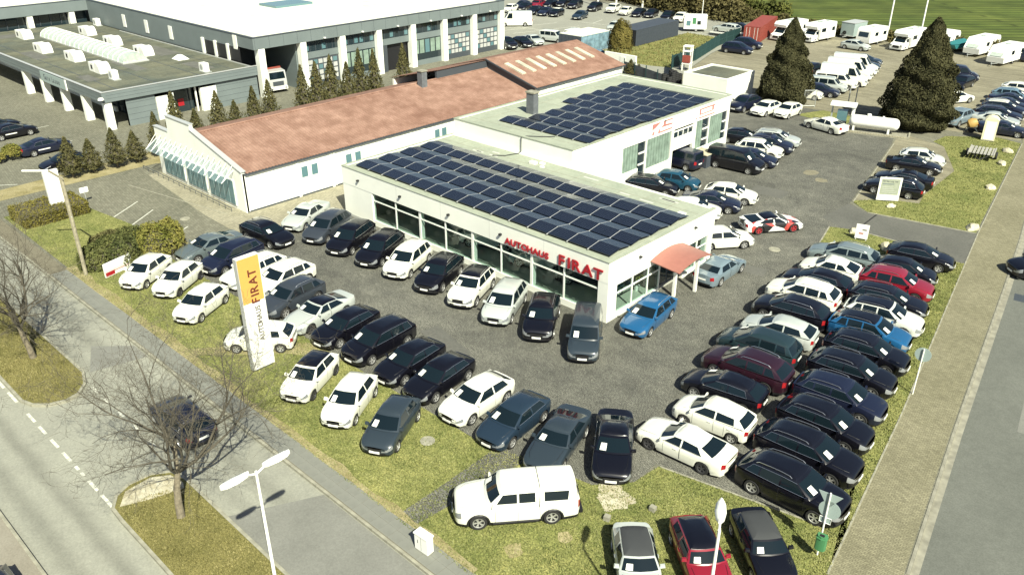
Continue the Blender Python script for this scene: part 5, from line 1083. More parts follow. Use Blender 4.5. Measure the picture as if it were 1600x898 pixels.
# ---- big grey hall with white roof
BH = bld('big_hall', (-110, 72, 0), 'big grey hall with white flat roof, white pillars and sectional gates')
P3(BH, 'flat_roof', 'roof_white', -190, -89.3, 51.2, 92.9, 6.7, 7.0)
P3(BH, 'flat_roof', 'roof_white', -190, -136.4, 10, 51.1, 6.7, 7.0)
P3(BH, 'fascia', 'grey_clad', -89.3, -89.0, 50.8, 93.3, 5.75, 7.1); P3(BH, 'fascia', 'grey_clad', -190, -89.3, 92.9, 93.3, 5.75, 7.1); P3(BH, 'side_wall', 'grey_clad', -136, -93.6, 50.8, 51.2, 3.9, 7.1); P3(BH, 'fascia', 'grey_clad', -93.6, -89.3, 50.8, 51.2, 5.75, 7.1)
P3(BH, 'fascia', 'grey_clad', -136.4, -136, 10, 50.8, 5.6, 7.1); P3(BH, 'wall', 'pane', -137.4, -137.2, 10, 50.8, 0, 5.6)
for q in ((-89.35, -88.95, 50.75, 93.35), (-190, -89.35, 50.75, 51.15), (-136.45, -135.95, 10, 50.74)): P3(BH, 'roof_edge', 'grey_dark', q[0], q[1], q[2], q[3], 7.1, 7.16)
for y in (18, 24, 30, 36, 42.5, 48.4): P3(BH, 'pillar', 'white_wall', -137, -136.1, y - .4, y + .4, 0, 5.6)
for y in np.arange(20, 50, 1.5): P3(BH, 'mullion', 'grey_dark', -137.19, -137.1, float(y), float(y) + .1, 3.9, 5.6)
for x in (-124, -117, -110): P3(BH, 'wall_light_strip', 'white_metal', x, x + .9, 50.72, 50.8, 4.5, 6.2)
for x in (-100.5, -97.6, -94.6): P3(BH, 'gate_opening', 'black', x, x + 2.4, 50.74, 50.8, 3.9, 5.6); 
for x in (-101.2, -98.1, -95.1): P3(BH, 'pillar', 'white_wall', x, x + .5, 50.6, 50.8, 3.9, 5.8)
P3(BH, 'white_panel', 'white_wall', -93.4, -92.6, 50.7, 50.8, 5.4, 7.0)
cy = [51.8, 57.6, 63.5, 69.4, 75.3, 81.2, 87.1, 92.9]
for y in cy: P3(BH, 'pillar', 'white_wall', -89.9, -89.0, y - .42, y + .42, 0, 5.75)
P3(BH, 'back_wall', 'grey_dark', -98.5, -98, 51.2, 57.2, 0, 5.7); P3(BH, 'loading_wall', 'grey_clad', -98, -90, 57.0, 57.2, 0, 5.7); P3(BH, 'loading_wall', 'grey_dark', -98, -93.6, 51.2, 51.4, 0, 5.7)
bays = [(1, 'gate'), (2, 'glass'), (3, 'dark'), (4, 'shop'), (5, 'gate'), (6, 'gate')]
for i, kd in bays:
    y0_, y1_ = cy[i] + .42, cy[i + 1] - .42; x = -89.6
    b_ = P3(BH, 'bay_panel', 'grey_clad', x - .05, x, y0_, y1_, 3.55, 4.35)
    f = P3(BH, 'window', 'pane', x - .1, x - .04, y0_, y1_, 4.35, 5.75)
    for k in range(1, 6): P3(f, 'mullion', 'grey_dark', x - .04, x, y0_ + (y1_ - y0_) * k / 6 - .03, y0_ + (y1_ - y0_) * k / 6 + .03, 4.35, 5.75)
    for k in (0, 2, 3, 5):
        if (i * 7 + k) % 3: P3(f, 'painted_reflection', 'pane_blue', x - .038, x - .036, y0_ + (y1_ - y0_) * k / 6 + .12, y0_ + (y1_ - y0_) * (k + .8) / 6, 4.5, 5.2)  # thin bluish sheets paint reflections onto some of the upper panes
    if kd == 'gate':
        g = P3(BH, 'sectional_gate', 'grey_dark', x - .1, x - .03, y0_ + .3, y1_ - .05, 0, 3.5)
        for r_ in range(4):
            for k in range(6): P3(g, 'pane', 'alu' if (r_ + k) % 4 else 'pane_blue', x - .029, x - .02, y0_ + .45 + k * .74, y0_ + 1.05 + k * .74, .75 + r_ * .68, 1.28 + r_ * .68)
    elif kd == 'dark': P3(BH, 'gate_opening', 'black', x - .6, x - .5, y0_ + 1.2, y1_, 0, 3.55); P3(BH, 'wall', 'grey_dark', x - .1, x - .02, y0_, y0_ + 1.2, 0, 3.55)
    else:
        g = P3(BH, 'shop_window', 'pane', x - .1, x - .03, y0_, y1_, 0, 3.55)
        for k in range(5): P3(g, 'pane', 'blind' if kd == 'glass' or k != 2 else 'pane_blue', x - .029, x - .02, y0_ + .1 + k * 1.0, y0_ + .9 + k * 1.0, 1.6, 3.4)
        P3(g, 'sill', 'grey_clad', x - .03, x + .0, y0_, y1_, 0, .7)
    P3(BH, 'lamp', 'white_metal', -88.95, -88.75, (y0_ + y1_) / 2, (y0_ + y1_) / 2 + .25, 5.85, 6.0)
for (x0_, y0_, x1_, y1_) in ((-150, 60, -92, 60.15), (-140, 76, -92, 76.12), (-118, 51.3, -118.1, 92), (-104, 51.3, -104.12, 92)): P3(BH, 'roof_seam', 'alu', x0_, x1_, y0_, y1_, 7.0, 7.015)
P3(BH, 'roof_light', 'pane_blue', -112, -107.6, 65.8, 72.0, 7.0, 7.3)

# patches, seams and clutter that show on the roofs and walls
rnd = random.Random(4)
for k in range(12): P3(S, 'felt_seam', 'roof_edge_m' if 'roof_edge_m' in M else 'kerb', X0 + .4 + k * 2.1, X0 + .44 + k * 2.1, 45.1, Y1 - .3, 4.0, 4.007)
for k in range(9):
    x, y = X0 + 1 + rnd.random() * 23, 45.3 + rnd.random() * 1.6; P3(S, 'felt_patch', 'sticker', x, x + .5 + rnd.random(), y, y + .18, 4.0, 4.012)
P3(S, 'felt_seam', 'kerb', X0 + .3, X1 - .3, 45.9, 45.94, 4.0, 4.009)
for k in range(6): P3(W_, 'felt_seam', 'kerb', a0 + .3, a1 - .3, 49.0 + k * 4.1, 49.04 + k * 4.1, 5.32, 5.327)
P3(W_, 'felt_seam', 'kerb', -49.6, -49.56, b0 + .3, b1 - .3, 5.32, 5.329)
for x, y, x1_, y1_ in ((-118, 34.5, -112, 36.2), (-104, 40, -97, 41.5), (-97, 45.5, -92, 47.2), (-128, 41.6, -120, 43.0), (-133, 34, -130, 39), (-110, 46, -103, 48.6), (-99, 34, -95.5, 35.4)): P3(GH, 'felt_patch', 'felt_dark2', x, x1_, y, y1_, 3.9, 3.908)
for y in (34.6, 38.9, 43.9, 48.1): P3(GH, 'felt_seam', 'grey_dark', -136, -89.3, y, y + .1, 3.9, 3.906)
P3(GH, 'guard_wire', 'alu', -124.5, -89.2, 50.2, 50.3, 3.9, 4.0)
for i in range(22): P3(BH, 'panel_joint', 'grey_dark', -89.0, -88.993, 51 + i * 1.95, 51.03 + i * 1.95, 5.8, 7.05)
for y in (33.1, 42.0, 46.4, 53.0, 57.6, 62.4): P3(LH, 'wall_joint', 'alu', -57.5, -57.492, y, y + .04, .1, 3.05)
for x in (-45.0, -40.2, -35.4, -30.6): P3(S, 'wall_joint', 'alu', x, x + .02, Y0 - .027, Y0 - .02, 2.7, 4.0)
for y in (37.9, 40.2, 42.5, 44.8): P3(S, 'wall_joint', 'alu', X1 + .02, X1 + .026, y, y + .02, 2.35, 4.0)
# showroom furniture seen through the side glass
TB = empty('reception_table', (-27.3, 38.4, .13), 0, 'dark table and chairs inside the showroom behind the side glass', 'table')
link('table_top', MB().box(-.5, .5, -.8, .8, .70, .75).mesh('table_top'), M['pane_blue'], TB)
for x in (-.4, .4):
    for y in (-.7, .7): link('leg', MB().box(x - .03, x + .03, y - .03, y + .03, 0, .7).mesh('leg'), M['black'], TB)
PL = empty('potted_plant', (-26.6, 40.3, .13), 0, 'potted plant with yellow green leaves inside the side window', 'plant'); link('pot', MB().lathe([(.15, 0), (.2, .35), (.17, .35), (0, .33)], 10).mesh('pot'), M['white_metal'], PL)
for k in range(14):
    an = k * 2.4; dx, dy = math.cos(an), math.sin(an); link('leaf', MB().add([(0, 0, .35), (dx * .25 - dy * .06, dy * .25 + dx * .06, 1.0 + .02 * k), (dx * .5, dy * .5, .9 + .04 * (k % 5)), (dx * .25 + dy * .06, dy * .25 - dx * .06, 1.0 + .02 * k)], [(0, 1, 2, 3)]).mesh('leaf'), M['laurel_y'], PL)

P3(LH, 'wall_base', 'grey_dark', -57.5, -57.485, 30.3, 64.9, 0, .12); P3(S, 'wall_base', 'alu', X0, -48.0, Y0 - .012, Y0, 0, .2)
for z in (1.1, 2.2): P3(LH, 'wall_joint', 'alu', -57.5, -57.494, 31, 64.5, z, z + .015)
# ------------------------------------------------------------------ vegetation
def leaves(parent, name, mat, pts, nrm, size, seed=0, aspect=.6, jit=.8):
    """many small quads at pts facing roughly nrm"""
    rg = np.random.RandomState(seed); n = len(pts); nr = nrm + rg.normal(0, jit, (n, 3)); nr /= np.linalg.norm(nr, axis=1)[:, None] + 1e-9
    a = np.cross(nr, rg.normal(0, 1, (n, 3))); a /= np.linalg.norm(a, axis=1)[:, None] + 1e-9; b = np.cross(nr, a)
    s = size * rg.uniform(.5, 1.3, n)[:, None]; a = a * s; b = b * s * aspect
    V = np.stack([pts - a, pts + b * .9, pts + a, pts - b * .9], 1).reshape(-1, 3); me = np_mesh(name, V, np.arange(4 * n).reshape(-1, 4))
    return link(name, me, M[mat], parent)
def cone_crown(n, r, h, z0, seed, lump=.18, pw=.85):
    rg = np.random.RandomState(seed); t = rg.rand(n) ** 1.45; th = rg.uniform(0, 2 * PI, n)
    prof = (1 - t) ** pw * (1 - .55 * np.exp(-t * 9)) ; ph = rg.uniform(0, 6, 6)
    lum = 1 + lump * (np.sin(5 * th + 9 * t + ph[0]) * .5 + np.sin(9 * th - 17 * t + ph[1]) * .4 + np.sin(3 * th + 31 * t + ph[2]) * .5)
    rr = r * prof * lum * (1 - .28 * rg.rand(n) ** 2) + .05
    P = np.c_[rr * np.cos(th), rr * np.sin(th), z0 + t * (h - z0) + rg.normal(0, .06, n)]; N = np.c_[np.cos(th), np.sin(th), np.full(n, .35)]; return P, N
THM = []
for s_ in range(5):
    P, N = cone_crown(3000, .95, 4.1, .62, 20 + s_, .42, .95)
    rg = np.random.RandomState(s_); me_o = leaves(None, 'crown', 'thuja', P, N, .085, s_); THM.append(me_o.data); bpy.data.objects.remove(me_o)
trunk_me = MB().tube([(0, 0, 0), (.02, 0, .6), (0, .02, 1.6), (0, 0, 3.0)], [.09, .08, .06, .02], 6).mesh('trunk')
core_me = MB().lathe([(.0, .7), (.4, .8), (.46, 1.3), (.2, 2.6), (.03, 3.4)], 9).mesh('inner_twigs')
tl = [(24.1, 3.6), (26.0, 3.0), (28.1, 3.6), (30.0, 2.9), (32.3, 4.2), (34.4, 5.6), (36.4, 3.7), (38.8, 5.0), (40.7, 3.7), (42.8, 4.8), (44.7, 5.1), (48.8, 5.9), (50.6, 6.0), (52.7, 6.3), (54.7, 5.4), (56.6, 6.5), (58.4, 6.2), (62.9, 6.2)]
tlab = ['dark thuja nearest the white totem, first of the row', 'small thuja second of the row by the left forecourt', 'thuja third of the row by the left forecourt', 'small thuja fourth of the row beside the hall canopy', 'thuja left of the hall gable, fifth of the row', 'tall reddish thuja in front of the grey showroom entrance', 'small thuja just behind the stepped parapet', 'tall thuja behind the terracotta ridge, right of the stepped parapet', 'lower thuja between two tall ones before the grey wall', 'tall thuja left of the parked truck', 'tall thuja directly beside the truck cab', 'thuja right of the truck bay pillar', 'second thuja right of the truck', 'tall thuja in front of the first sectional gate', 'lower broad thuja right of the first sectional gate', 'tall thuja left of a twin before the glazed bay', 'tall thuja right of its twin before the glazed bay', 'thuja standing apart before the dark gate opening']
for i, (y, h) in enumerate(tl):
    r = empty('thuja_tree', (-76.6 + random.uniform(-.2, .2), y, 0), random.uniform(0, 6), tlab[i], 'tree', 'thuja row between hall and forecourt')
    s_ = h / 4.0; k = (1.0 + .2 * random.random()) * (1 if h < 4.3 else 1.12)
    link('crown', THM[i % 5], M['thuja'], r, (0, 0, 0), None, (k, k, s_)); link('trunk', trunk_me, M['bark'], r, (0, 0, 0), None, (1, 1, s_)); link('inner_twigs', core_me, M['bark2'], r, (0, 0, 0), None, (k, k, s_))
for i, (x, y, h, r_, lb) in enumerate([(-42.3, 92.0, 9.6, 3.7, 'big dark conical conifer left of the white gas tank, near the white small cars'), (-27.3, 92.4, 11.2, 4.5, 'biggest dark conical conifer right behind the white gas tank')]):
    r = empty('conifer_tree', (x, y, 0), 0, lb, 'tree', 'big dark conifers')
    P, N = cone_crown(60000, r_, h, .1, 40 + i, .17, .78); P[:, :2] *= (1 + .05 * np.sin(P[:, 2:3] * 4.1 + 3 * np.arctan2(P[:, 1:2], P[:, 0:1]))); leaves(r, 'crown', 'cone', P, N, .125, 50 + i)
    link('trunk', MB().tube([(0, 0, 0), (0, 0, h * .8)], [.35, .05], 8).mesh('trunk'), M['bark'], r); link('inner_twigs', MB().lathe([(0, .3), (r_ * .52, .5), (r_ * .55, 1.5), (r_ * .3, h * .5), (.05, h * .86)], 12).mesh('inner_twigs'), M['bark2'], r)
def ell(n, c, rx, ry, rz, seed, sh=.25):
    rg = np.random.RandomState(seed); d = rg.normal(0, 1, (n, 3)); d /= np.linalg.norm(d, axis=1)[:, None]; d[:, 2] = np.abs(d[:, 2]) * 1.0 - .25 * (rg.rand(n) < .3)
    k = 1 + .12 * np.sin(6 * d[:, 0] + seed) * np.sin(7 * d[:, 1]) + .06 * np.sin(13 * d[:, 2] + 9 * d[:, 0]); k *= 1 - sh * rg.rand(n) ** 2
    return np.c_[c[0] + rx * d[:, 0] * k, c[1] + ry * d[:, 1] * k, np.maximum(.03, c[2] + rz * d[:, 2] * k)], d
r = empty('thuja_tree', (-70.1, 97.4, 0), 0, 'round topped olive thuja between container and rear hall roof', 'tree')
P, N = ell(9000, (0, 0, 2.4), 1.75, 1.75, 3.4, 5); leaves(r, 'crown', 'round', P, N, .14, 5); link('trunk', trunk_me, M['bark'], r)
B = empty('laurel_bush', (-56, 20.5, 0), 0, 'large laurel bush between the car park lines and the parked small cars', 'shrub')
bl = [(-.2, -2.6, .3, 1.2, 1.3, 1.35), (.3, -1.0, .5, 1.6, 1.4, 1.55), (.8, 1.2, .6, 1.7, 1.6, 1.7), (-1.0, .2, .4, 1.5, 1.5, 1.4), (-1.6, 1.9, .3, 1.2, 1.1, 1.0), (-2.2, -.8, .2, 1.2, 1.2, .9), (.6, 2.4, .7, 1.2, .9, 1.6)]
for i, b in enumerate(bl):
    P, N = ell(3800, (b[0], b[1], b[2]), b[3], b[4], b[5], 60 + i); leaves(B, 'foliage', 'laurel' if i in (0, 1, 3, 5) else ('laurel' if i % 2 else 'laurel_y'), P, N, .085, 70 + i)
    link('branches', MB().lathe([(0, .0), (b[3] * .7, .1), (b[3] * .75, .6 * b[5]), (0, b[2] + b[5] * .7)], 9, Matrix.Translation((b[0], b[1], 0))).mesh('branches'), M['bark2'], B)
B = empty('dry_shrub', (-59.6, 20.2, 0), 0, 'low brown orange shrub left of the laurel bush', 'shrub'); P, N = ell(2600, (0, 0, .1), 1.3, 1.5, .75, 81); leaves(B, 'foliage', 'thuja', P, N, .09, 82)
Hh = empty('low_hedge', (-68.5, 19, 0), 0, 'low clipped olive hedge under the white totem', 'hedge')
rg = np.random.RandomState(4); n = 9000; P = np.c_[rg.uniform(-1.7, 1.7, n), rg.uniform(-2.1, 2.6, n), rg.uniform(.0, 1.0, n)]; e = rg.randint(0, 5, n); P[e == 0, 0] = 1.75; P[e == 1, 0] = -1.75; P[e == 2, 1] = -2.15; P[e == 3, 1] = 2.6; P[e >= 4, 2] = 1.0; P += rg.normal(0, .05, P.shape); P[:, 2] = np.abs(P[:, 2])
leaves(Hh, 'foliage', 'hedge', P, np.tile((.3, -.3, .8), (n, 1)), .075, 9); link('branches', MB().box(-1.65, 1.65, -2.0, 2.5, 0, .9).mesh('branches'), M['bark2'], Hh)
B = empty('garden_shrub', (-85.9, 22.3, 0), 0, 'yellowish shrub at the left picture edge near the lettered sedans', 'shrub')
for i, b in enumerate([(0, 0, .7, .9, .8), (.2, -1.4, .5, .7, .6), (-1.2, .3, .5, .8, .6)]): P, N = ell(1500, b[:3], b[3], b[3], b[4], 90 + i); leaves(B, 'foliage', 'laurel_y', P, N, .09, 91 + i)
for i, (x, y, s_) in enumerate([(-64.3, 91.9, 1.0), (-63.2, 92.2, .75)]):
    r = empty('small_thuja', (x, y, 0), 0, ['taller of two small thujas before the white garden wall', 'lower of two small thujas before the white garden wall'][i], 'shrub'); link('crown', THM[i], M['thuja'], r, None, None, (s_, s_, .5 * s_))
# far hedgerow and shrubs beyond the lots
rg = np.random.RandomState(11)
def hedgerow(name, pts, n, hfun, wd, mat, size, label=None):
    seg = []; L = 0
    for a, b in zip(pts[:-1], pts[1:]): l = math.hypot(b[0] - a[0], b[1] - a[1]); seg.append((L, l, a, b)); L += l
    u = rg.uniform(0, L, n); X = np.zeros(n); Y = np.zeros(n)
    for s0, l, a, b in seg:
        k = (u >= s0) & (u < s0 + l); t = (u[k] - s0) / l; X[k] = a[0] + (b[0] - a[0]) * t; Y[k] = a[1] + (b[1] - a[1]) * t
    hh = hfun(u / L) * (1 + .25 * np.sin(u * .9) + .2 * np.sin(u * 2.3 + 1)); q = rg.rand(n); w_ = wd * (1 - .6 * q ** 2); o = rg.normal(0, .5, n) * w_
    P = np.c_[X + o * .3, Y + o, hh * q * rg.uniform(.75, 1.05, n) + .05]
    return tag(leaves(None, name, mat, P, np.tile((0, -.5, .7), (n, 1)), size, 3), kind='stuff')
hedgerow('hedgerow', [(-76, 144), (-56, 140.2), (-36, 141.2), (-20, 136), (-16, 128)], 26000, lambda t: 1.5 + 0 * t, 1.3, 'wild', .22)
hedgerow('far_wood', [(-135, 150), (-104, 148), (-88, 142), (-74, 140.5)], 42000, lambda t: 5.2 - 1.2 * t, 2.2, 'wild', .34)
hedgerow('far_wood', [(-135, 156), (-104, 154), (-84, 149), (-70, 147)], 22000, lambda t: 4.2 - 1.5 * t, 3, 'wild2', .38)
# bare trees
def bare_tree(name, loc, h, label, seed):
    rnd = random.Random(seed); root = empty(name, loc, 0, label, 'tree'); tb = MB(); br = MB()
    def grow(p, d, L, r, lv):
        n = 5 if lv < 2 else 4; pts = [p]; rs = [r]; q = p.copy(); dd = d.copy()
        for i in range(n):
            dd = (dd + Vector((rnd.gauss(0, 1), rnd.gauss(0, 1), rnd.gauss(0, .7) + (.28 if lv < 3 else .05))) * (.10 + .07 * lv)).normalized(); q = q + dd * (L / n); pts.append(q.copy()); rs.append(r * (1 - .62 * (i + 1) / n))
        (tb if lv == 0 else br).tube(pts, rs, 8 if lv == 0 else (6 if lv == 1 else 4 if lv == 2 else 3), False)
        if lv >= 5: return
        k = [7, 6, 5, 4, 2][lv]
        for j in range(k):
            i = rnd.randint(3 if lv == 0 else 1, n); a = rnd.uniform(0, 2 * PI); sp = rnd.uniform(.6, 1.3) if lv == 0 else rnd.uniform(.35, .95)
            ax = dd.cross(Vector((math.cos(a), math.sin(a), .3))).normalized(); nd = (dd * math.cos(sp) + ax * math.sin(sp)).normalized()
            grow(pts[i], nd, L * (rnd.uniform(.95, 1.45) if lv == 0 else rnd.uniform(.5, .78)), max(.006, rs[i] * rnd.uniform(.5, .76)), lv + 1)
    grow(Vector((0, 0, 0)), Vector((.03, .05, 1)).normalized(), h * .42, .19, 0)
    link('trunk', tb.mesh('trunk', 50), M['bark'], root); link('branches', br.mesh('branches', 60), M['bark2'], root)
bare_tree('bare_tree', (-46.82, 10.29, -.02), 7.3, 'leafless tree on the left traffic island', 5)
bare_tree('bare_tree', (-28.59, 9.83, -.02), 8.2, 'leafless tree on the nearer island beside the driving navy car', 12)
# ------------------------------------------------------------------ street furniture
def W(parent): return parent
def lamp(loc, h, heads, label):
    r = empty('street_lamp', loc, 0, label, 'street lamp', 'white street lamps'); link('pole', MB().tube([(0, 0, 0), (0, 0, 1.2), (0, 0, 1.25), (0, 0, h)], [.09, .09, .065, .045], 10).mesh('pole', 50), M['white_metal'], r)
    for an in heads:
        c, s = math.cos(an), math.sin(an); link('arm', MB().tube([(0, 0, h - .1), (c * .4, s * .4, h + .06)], .035, 6).mesh('arm'), M['white_metal'], r)
        mb = MB(); pr = [(.25, .05), (.35, .12), (.7, .17), (1.05, .15), (1.2, .06)]
        for x, wd in pr:
            for y, z in ((-wd, 0), (-wd * .7, .09), (0, .13), (wd * .7, .09), (wd, 0), (wd * .6, -.05), (-wd * .6, -.05)): mb.v.append((x * c - y * s, x * s + y * c, h + z + .04))
        mb.f = [(i * 7 + k, i * 7 + (k + 1) % 7, (i + 1) * 7 + (k + 1) % 7, (i + 1) * 7 + k) for i in range(4) for k in range(7)] + [tuple(range(7)), tuple(range(34, 27, -1))]
        me = mb.mesh('lamp_head', 60); link('lamp_head', me, M['white_metal'], r)
    return r
lamp((-19.5, 9.19, -.02), 8.0, [R(-90), R(90)], 'white double headed street lamp on the near traffic island')
lamp((-7.67, 16.75, .01), 8.0, [R(118)], 'white single headed street lamp in front of the red small car')
PY = empty('sign_pylon', (-36.25, 18.65, 0), 0, 'tall white and yellow pylon sign with vertical lettering on the front lawn', 'sign')
link('panel', MB().box(-.3, 0, -.63, .63, .12, 4.15).mesh('panel'), M['white_metal'], PY); link('top_panel', MB().box(-.3, .004, -.63, .63, 4.15, 6.75).mesh('top_panel'), M['yellow'], PY)
link('edge', MB().box(-.32, .012, -.66, -.62, .1, 6.78).mesh('edge'), M['alu'], PY); link('edge', MB().box(-.32, .012, .62, .66, .1, 6.78).mesh('edge'), M['white_metal'], PY); link('edge', MB().box(-.32, .012, -.62, .62, 6.75, 6.79).mesh('edge'), M['white_metal'], PY)
link('foot', MB().box(-.25, -.05, -.5, .5, 0, .12).mesh('foot'), M['grey_dark'], PY)
rotv = Matrix(((0, 0, 1), (0, -1, 0), (1, 0, 0))).to_euler()
word(PY, 'AUTOHAUS', .42, 'grey_letters', (.006, .30, 1.75), (0, 0, 1), rotv, .92, .010, .01); word(PY, 'FIRAT', .66, 'brown_letters', (.010, .34, 4.05), (0, 0, 1), rotv, 1.0, .012, .012)
LS = empty('advertising_board', (-53.92, 17.38, 0), math.atan2(2.07, -.58), 'low white and red advertising board beside the laurel bush', 'sign')
TT = empty('white_totem', (-68.3, 19.9, 0), 0, 'white totem sign standing in the low hedge', 'sign'); link('panel', MB().box(-.15, .15, -.55, .55, .2, 3.65).mesh('panel'), M['white_metal'], TT); link('foot', MB().box(-.1, .1, -.4, .4, 0, .2).mesh('foot'), M['grey_dark'], TT)
link('mark', MB().box(.15, .155, -.25, .1, .8, 1.0).mesh('mark'), M['alu'], TT)
link('board', MB().box(0, 2.15, -.08, .02, .05, 1.02).mesh('board'), M['white_metal'], LS); link('red_band', MB().box(.04, .75, -.086, -.081, .1, .38).mesh('red_band'), M['red_sign'], LS)
link('red_band', MB().box(.75, 2.1, -.086, -.081, .3, .36).mesh('red_band'), M['faded_red'], LS); link('grey_line', MB().box(.04, 2.1, -.086, -.081, .42, .46).mesh('grey_line'), M['alu'], LS)
link('ring_mark', MB().lathe([(.13, 0), (.13, .006), (.18, .006), (.18, 0)], 18, Matrix.Translation((1.78, -.08, .75)) @ Matrix.Rotation(PI / 2, 4, 'X')).mesh('ring_mark'), M['grey_letters'], LS)
# the board faces the road side
def disc(name, r_, th=.02, n=22): return MB().lathe([(0, th / 2), (r_, th / 2), (r_, -th / 2), (0, -th / 2)], n, Matrix.Rotation(PI / 2, 4, 'X')).mesh(name)
TS1 = empty('traffic_sign', (-7.78, 26.3, 0), R(8), 'grey backs of a triangular and a round sign on one post above the green bin', 'road sign')
link('post', MB().tube([(0, 0, 0), (0, 0, 3.2)], .035, 8).mesh('post'), M['white_metal'], TS1)
link('triangle_plate', MB().add([(-.46, .05, 3.12), (.46, .05, 3.12), (0, .05, 2.4), (-.46, .07, 3.12), (.46, .07, 3.12), (0, .07, 2.4)], [(0, 1, 2), (5, 4, 3), (0, 3, 4, 1), (1, 4, 5, 2), (2, 5, 3, 0)]).mesh('triangle_plate'), M['sign_back'], TS1)
link('round_plate', disc('round_plate', .42), M['sign_back'], TS1, (.08, .06, 2.35)); link('small_plate', MB().box(-.22, .22, .05, .065, 1.68, 1.95).mesh('small_plate'), M['sign_back'], TS1)
link('small_frame', MB().tube([(-.22, .04, 1.68), (.22, .04, 1.68), (.22, .04, 1.95), (-.22, .04, 1.95), (-.22, .04, 1.68)], .014, 4).mesh('small_frame'), M['white_metal'], TS1)
LB = empty('litter_bin', (-7.66, 26.05, .62), R(8), 'green litter bin hanging on the sign post at the lawn corner', 'bin')
mb = MB(); pr = [(-.2, .13), (-.22, 0), (-.17, -.14), (0, -.19), (.17, -.14), (.22, 0), (.2, .13)]; mb.prism(pr[::-1], 0, .55, True); link('body', mb.mesh('body', 40), M['bin'], LB); mb = MB(); mb.prism([(x * 1.06, y * 1.06) for x, y in pr][::-1], .55, .60, True); mb.prism([(x * .9, y * .9 + .02) for x, y in pr][::-1], .6, .68, True); link('hood', mb.mesh('hood', 30), M['bin'], LB)
link('opening', MB().box(-.09, .09, -.1, .04, .682, .69).mesh('opening'), M['black'], LB)
TS2 = empty('traffic_sign', (-9.12, 40.6, 0), R(6), 'grey back of a round sign on a post beside the beige pavement', 'road sign')
link('post', MB().tube([(0, 0, 0), (0, 0, 2.75)], .035, 8).mesh('post'), M['white_metal'], TS2); link('round_plate', disc('round_plate', .40), M['sign_back'], TS2, (.0, .06, 2.4))
SS = empty('small_sign', (-69.0, 22.3, 0), 0, 'small white sign pair on a thin post beside the parking entrance', 'sign'); link('post', MB().tube([(0, 0, 0), (-.1, 0, 1.3)], .03, 6).mesh('post'), M['galv'], SS)
for k in (0, 1): link('plate', MB().box(-.12, -.10, -.34 + k * .36, -.02 + k * .36, .95, 1.4).mesh('plate'), M['white_metal'], SS)
for x, y, lb, a in [(-19.3, 58.6, 'small white notice board with red marks on the middle grass strip', .3)]:
    o = empty('info_board', (x, y, 0), a, lb, 'sign'); link('board', MB().box(-.45, .45, -.04, .04, .15, 1.25).mesh('board'), M['white_metal'], o); link('red_mark', MB().box(-.2, .1, -.046, -.04, .5, .62).mesh('red_mark'), M['faded_red'], o); link('red_mark', MB().box(0, .3, -.046, -.04, .8, .9).mesh('red_mark'), M['grey_letters'], o)
    link('post', MB().box(-.4, -.32, -.03, .03, 0, .15).mesh('post'), M['alu'], o); link('post', MB().box(.32, .4, -.03, .03, 0, .15).mesh('post'), M['alu'], o)
NB = empty('notice_board', (-21.68, 67.49, 0), math.atan2(.94, 1.436), 'white notice board with green printed lines in front of the black estate', 'sign')
link('board', MB().box(0, 1.75, -.03, .03, .12, 2.1).mesh('board'), M['white_metal'], NB); link('print_area', MB().box(.15, 1.6, -.036, -.031, .62, 1.98).mesh('print_area'), M['roof_felt'], NB)
word(NB, 'Vermietung von', .2, 'grey_dark', (.26, -.04, 1.72), (1, 0, 0), (PI / 2, 0, 0), .62, .004, .003); link('text_line', MB().box(.26, 1.15, -.042, -.037, 1.5, 1.58).mesh('text_line'), M['grey_clad'], NB)
for k in range(4): link('text_line', MB().box(.3, 1.4 - .1 * k, -.042, -.037, .8 + .15 * k, .83 + .15 * k).mesh('text_line'), M['alu'], NB)
CB = empty('junction_cabinet', (-19.5, 15.62, 0), R(3), 'cream metal junction cabinet on the pavement edge', 'cabinet')
link('housing', MB().box(-.36, .36, -.17, .17, .08, .86).mesh('housing'), M['white_metal'], CB); link('lid', MB().prism([(-.39, -.2), (.39, -.2), (.39, .2), (-.39, .2)], .86, .93).mesh('lid'), M['white_metal'], CB); link('plinth', MB().box(-.34, .34, -.15, .15, 0, .08).mesh('plinth'), M['kerb'], CB)
link('door_slot', MB().box(-.2, -.17, -.176, -.17, .45, .62).mesh('door_slot'), M['black'], CB); link('door_seam', MB().box(-.005, .005, -.175, -.17, .12, .84).mesh('door_seam'), M['grey_dark'], CB)
def rock(x, y, s_, lb, seed, z=.0, mat='rock'):
    rg = np.random.RandomState(seed); bm = bmesh.new(); bmesh.ops.create_icosphere(bm, subdivisions=2, radius=1)
    for v in bm.verts: v.co *= 1 + rg.uniform(-.22, .22); v.co.x *= s_ * 1.3; v.co.y *= s_ * .9; v.co.z = max(-.25, v.co.z) * s_ * .8
    me = bpy.data.meshes.new('boulder'); bm.to_mesh(me); bm.free(); o = link('boulder', me, M[mat], None, (x, y, z + .1 * s_), (0, 0, rg.uniform(0, 6))); return tag(o, lb, 'rock')
for i, (x, y, s_, lb) in enumerate([(-20.24, 67.0, .32, 'pale rock in front of the white notice board'), (-20.3, 59.75, .38, 'flat pale rock at the left tip of the middle grass strip'), (-17.3, 58.3, .5, 'pale rock next to the grey estate on the middle grass strip'), (-13.9, 66.6, .5, 'pale rock at the driveway corner by the beige pavement'),
    (-15.6, 77.3, .42, 'pale rock halfway along the pavement edge'), (-16.75, 85.0, .42, 'pale rock on the pavement edge beside the slatted trailer'), (-17.5, 89.6, .45, 'farthest pale rock at the pavement edge')]): rock(x, y, s_, lb, i)
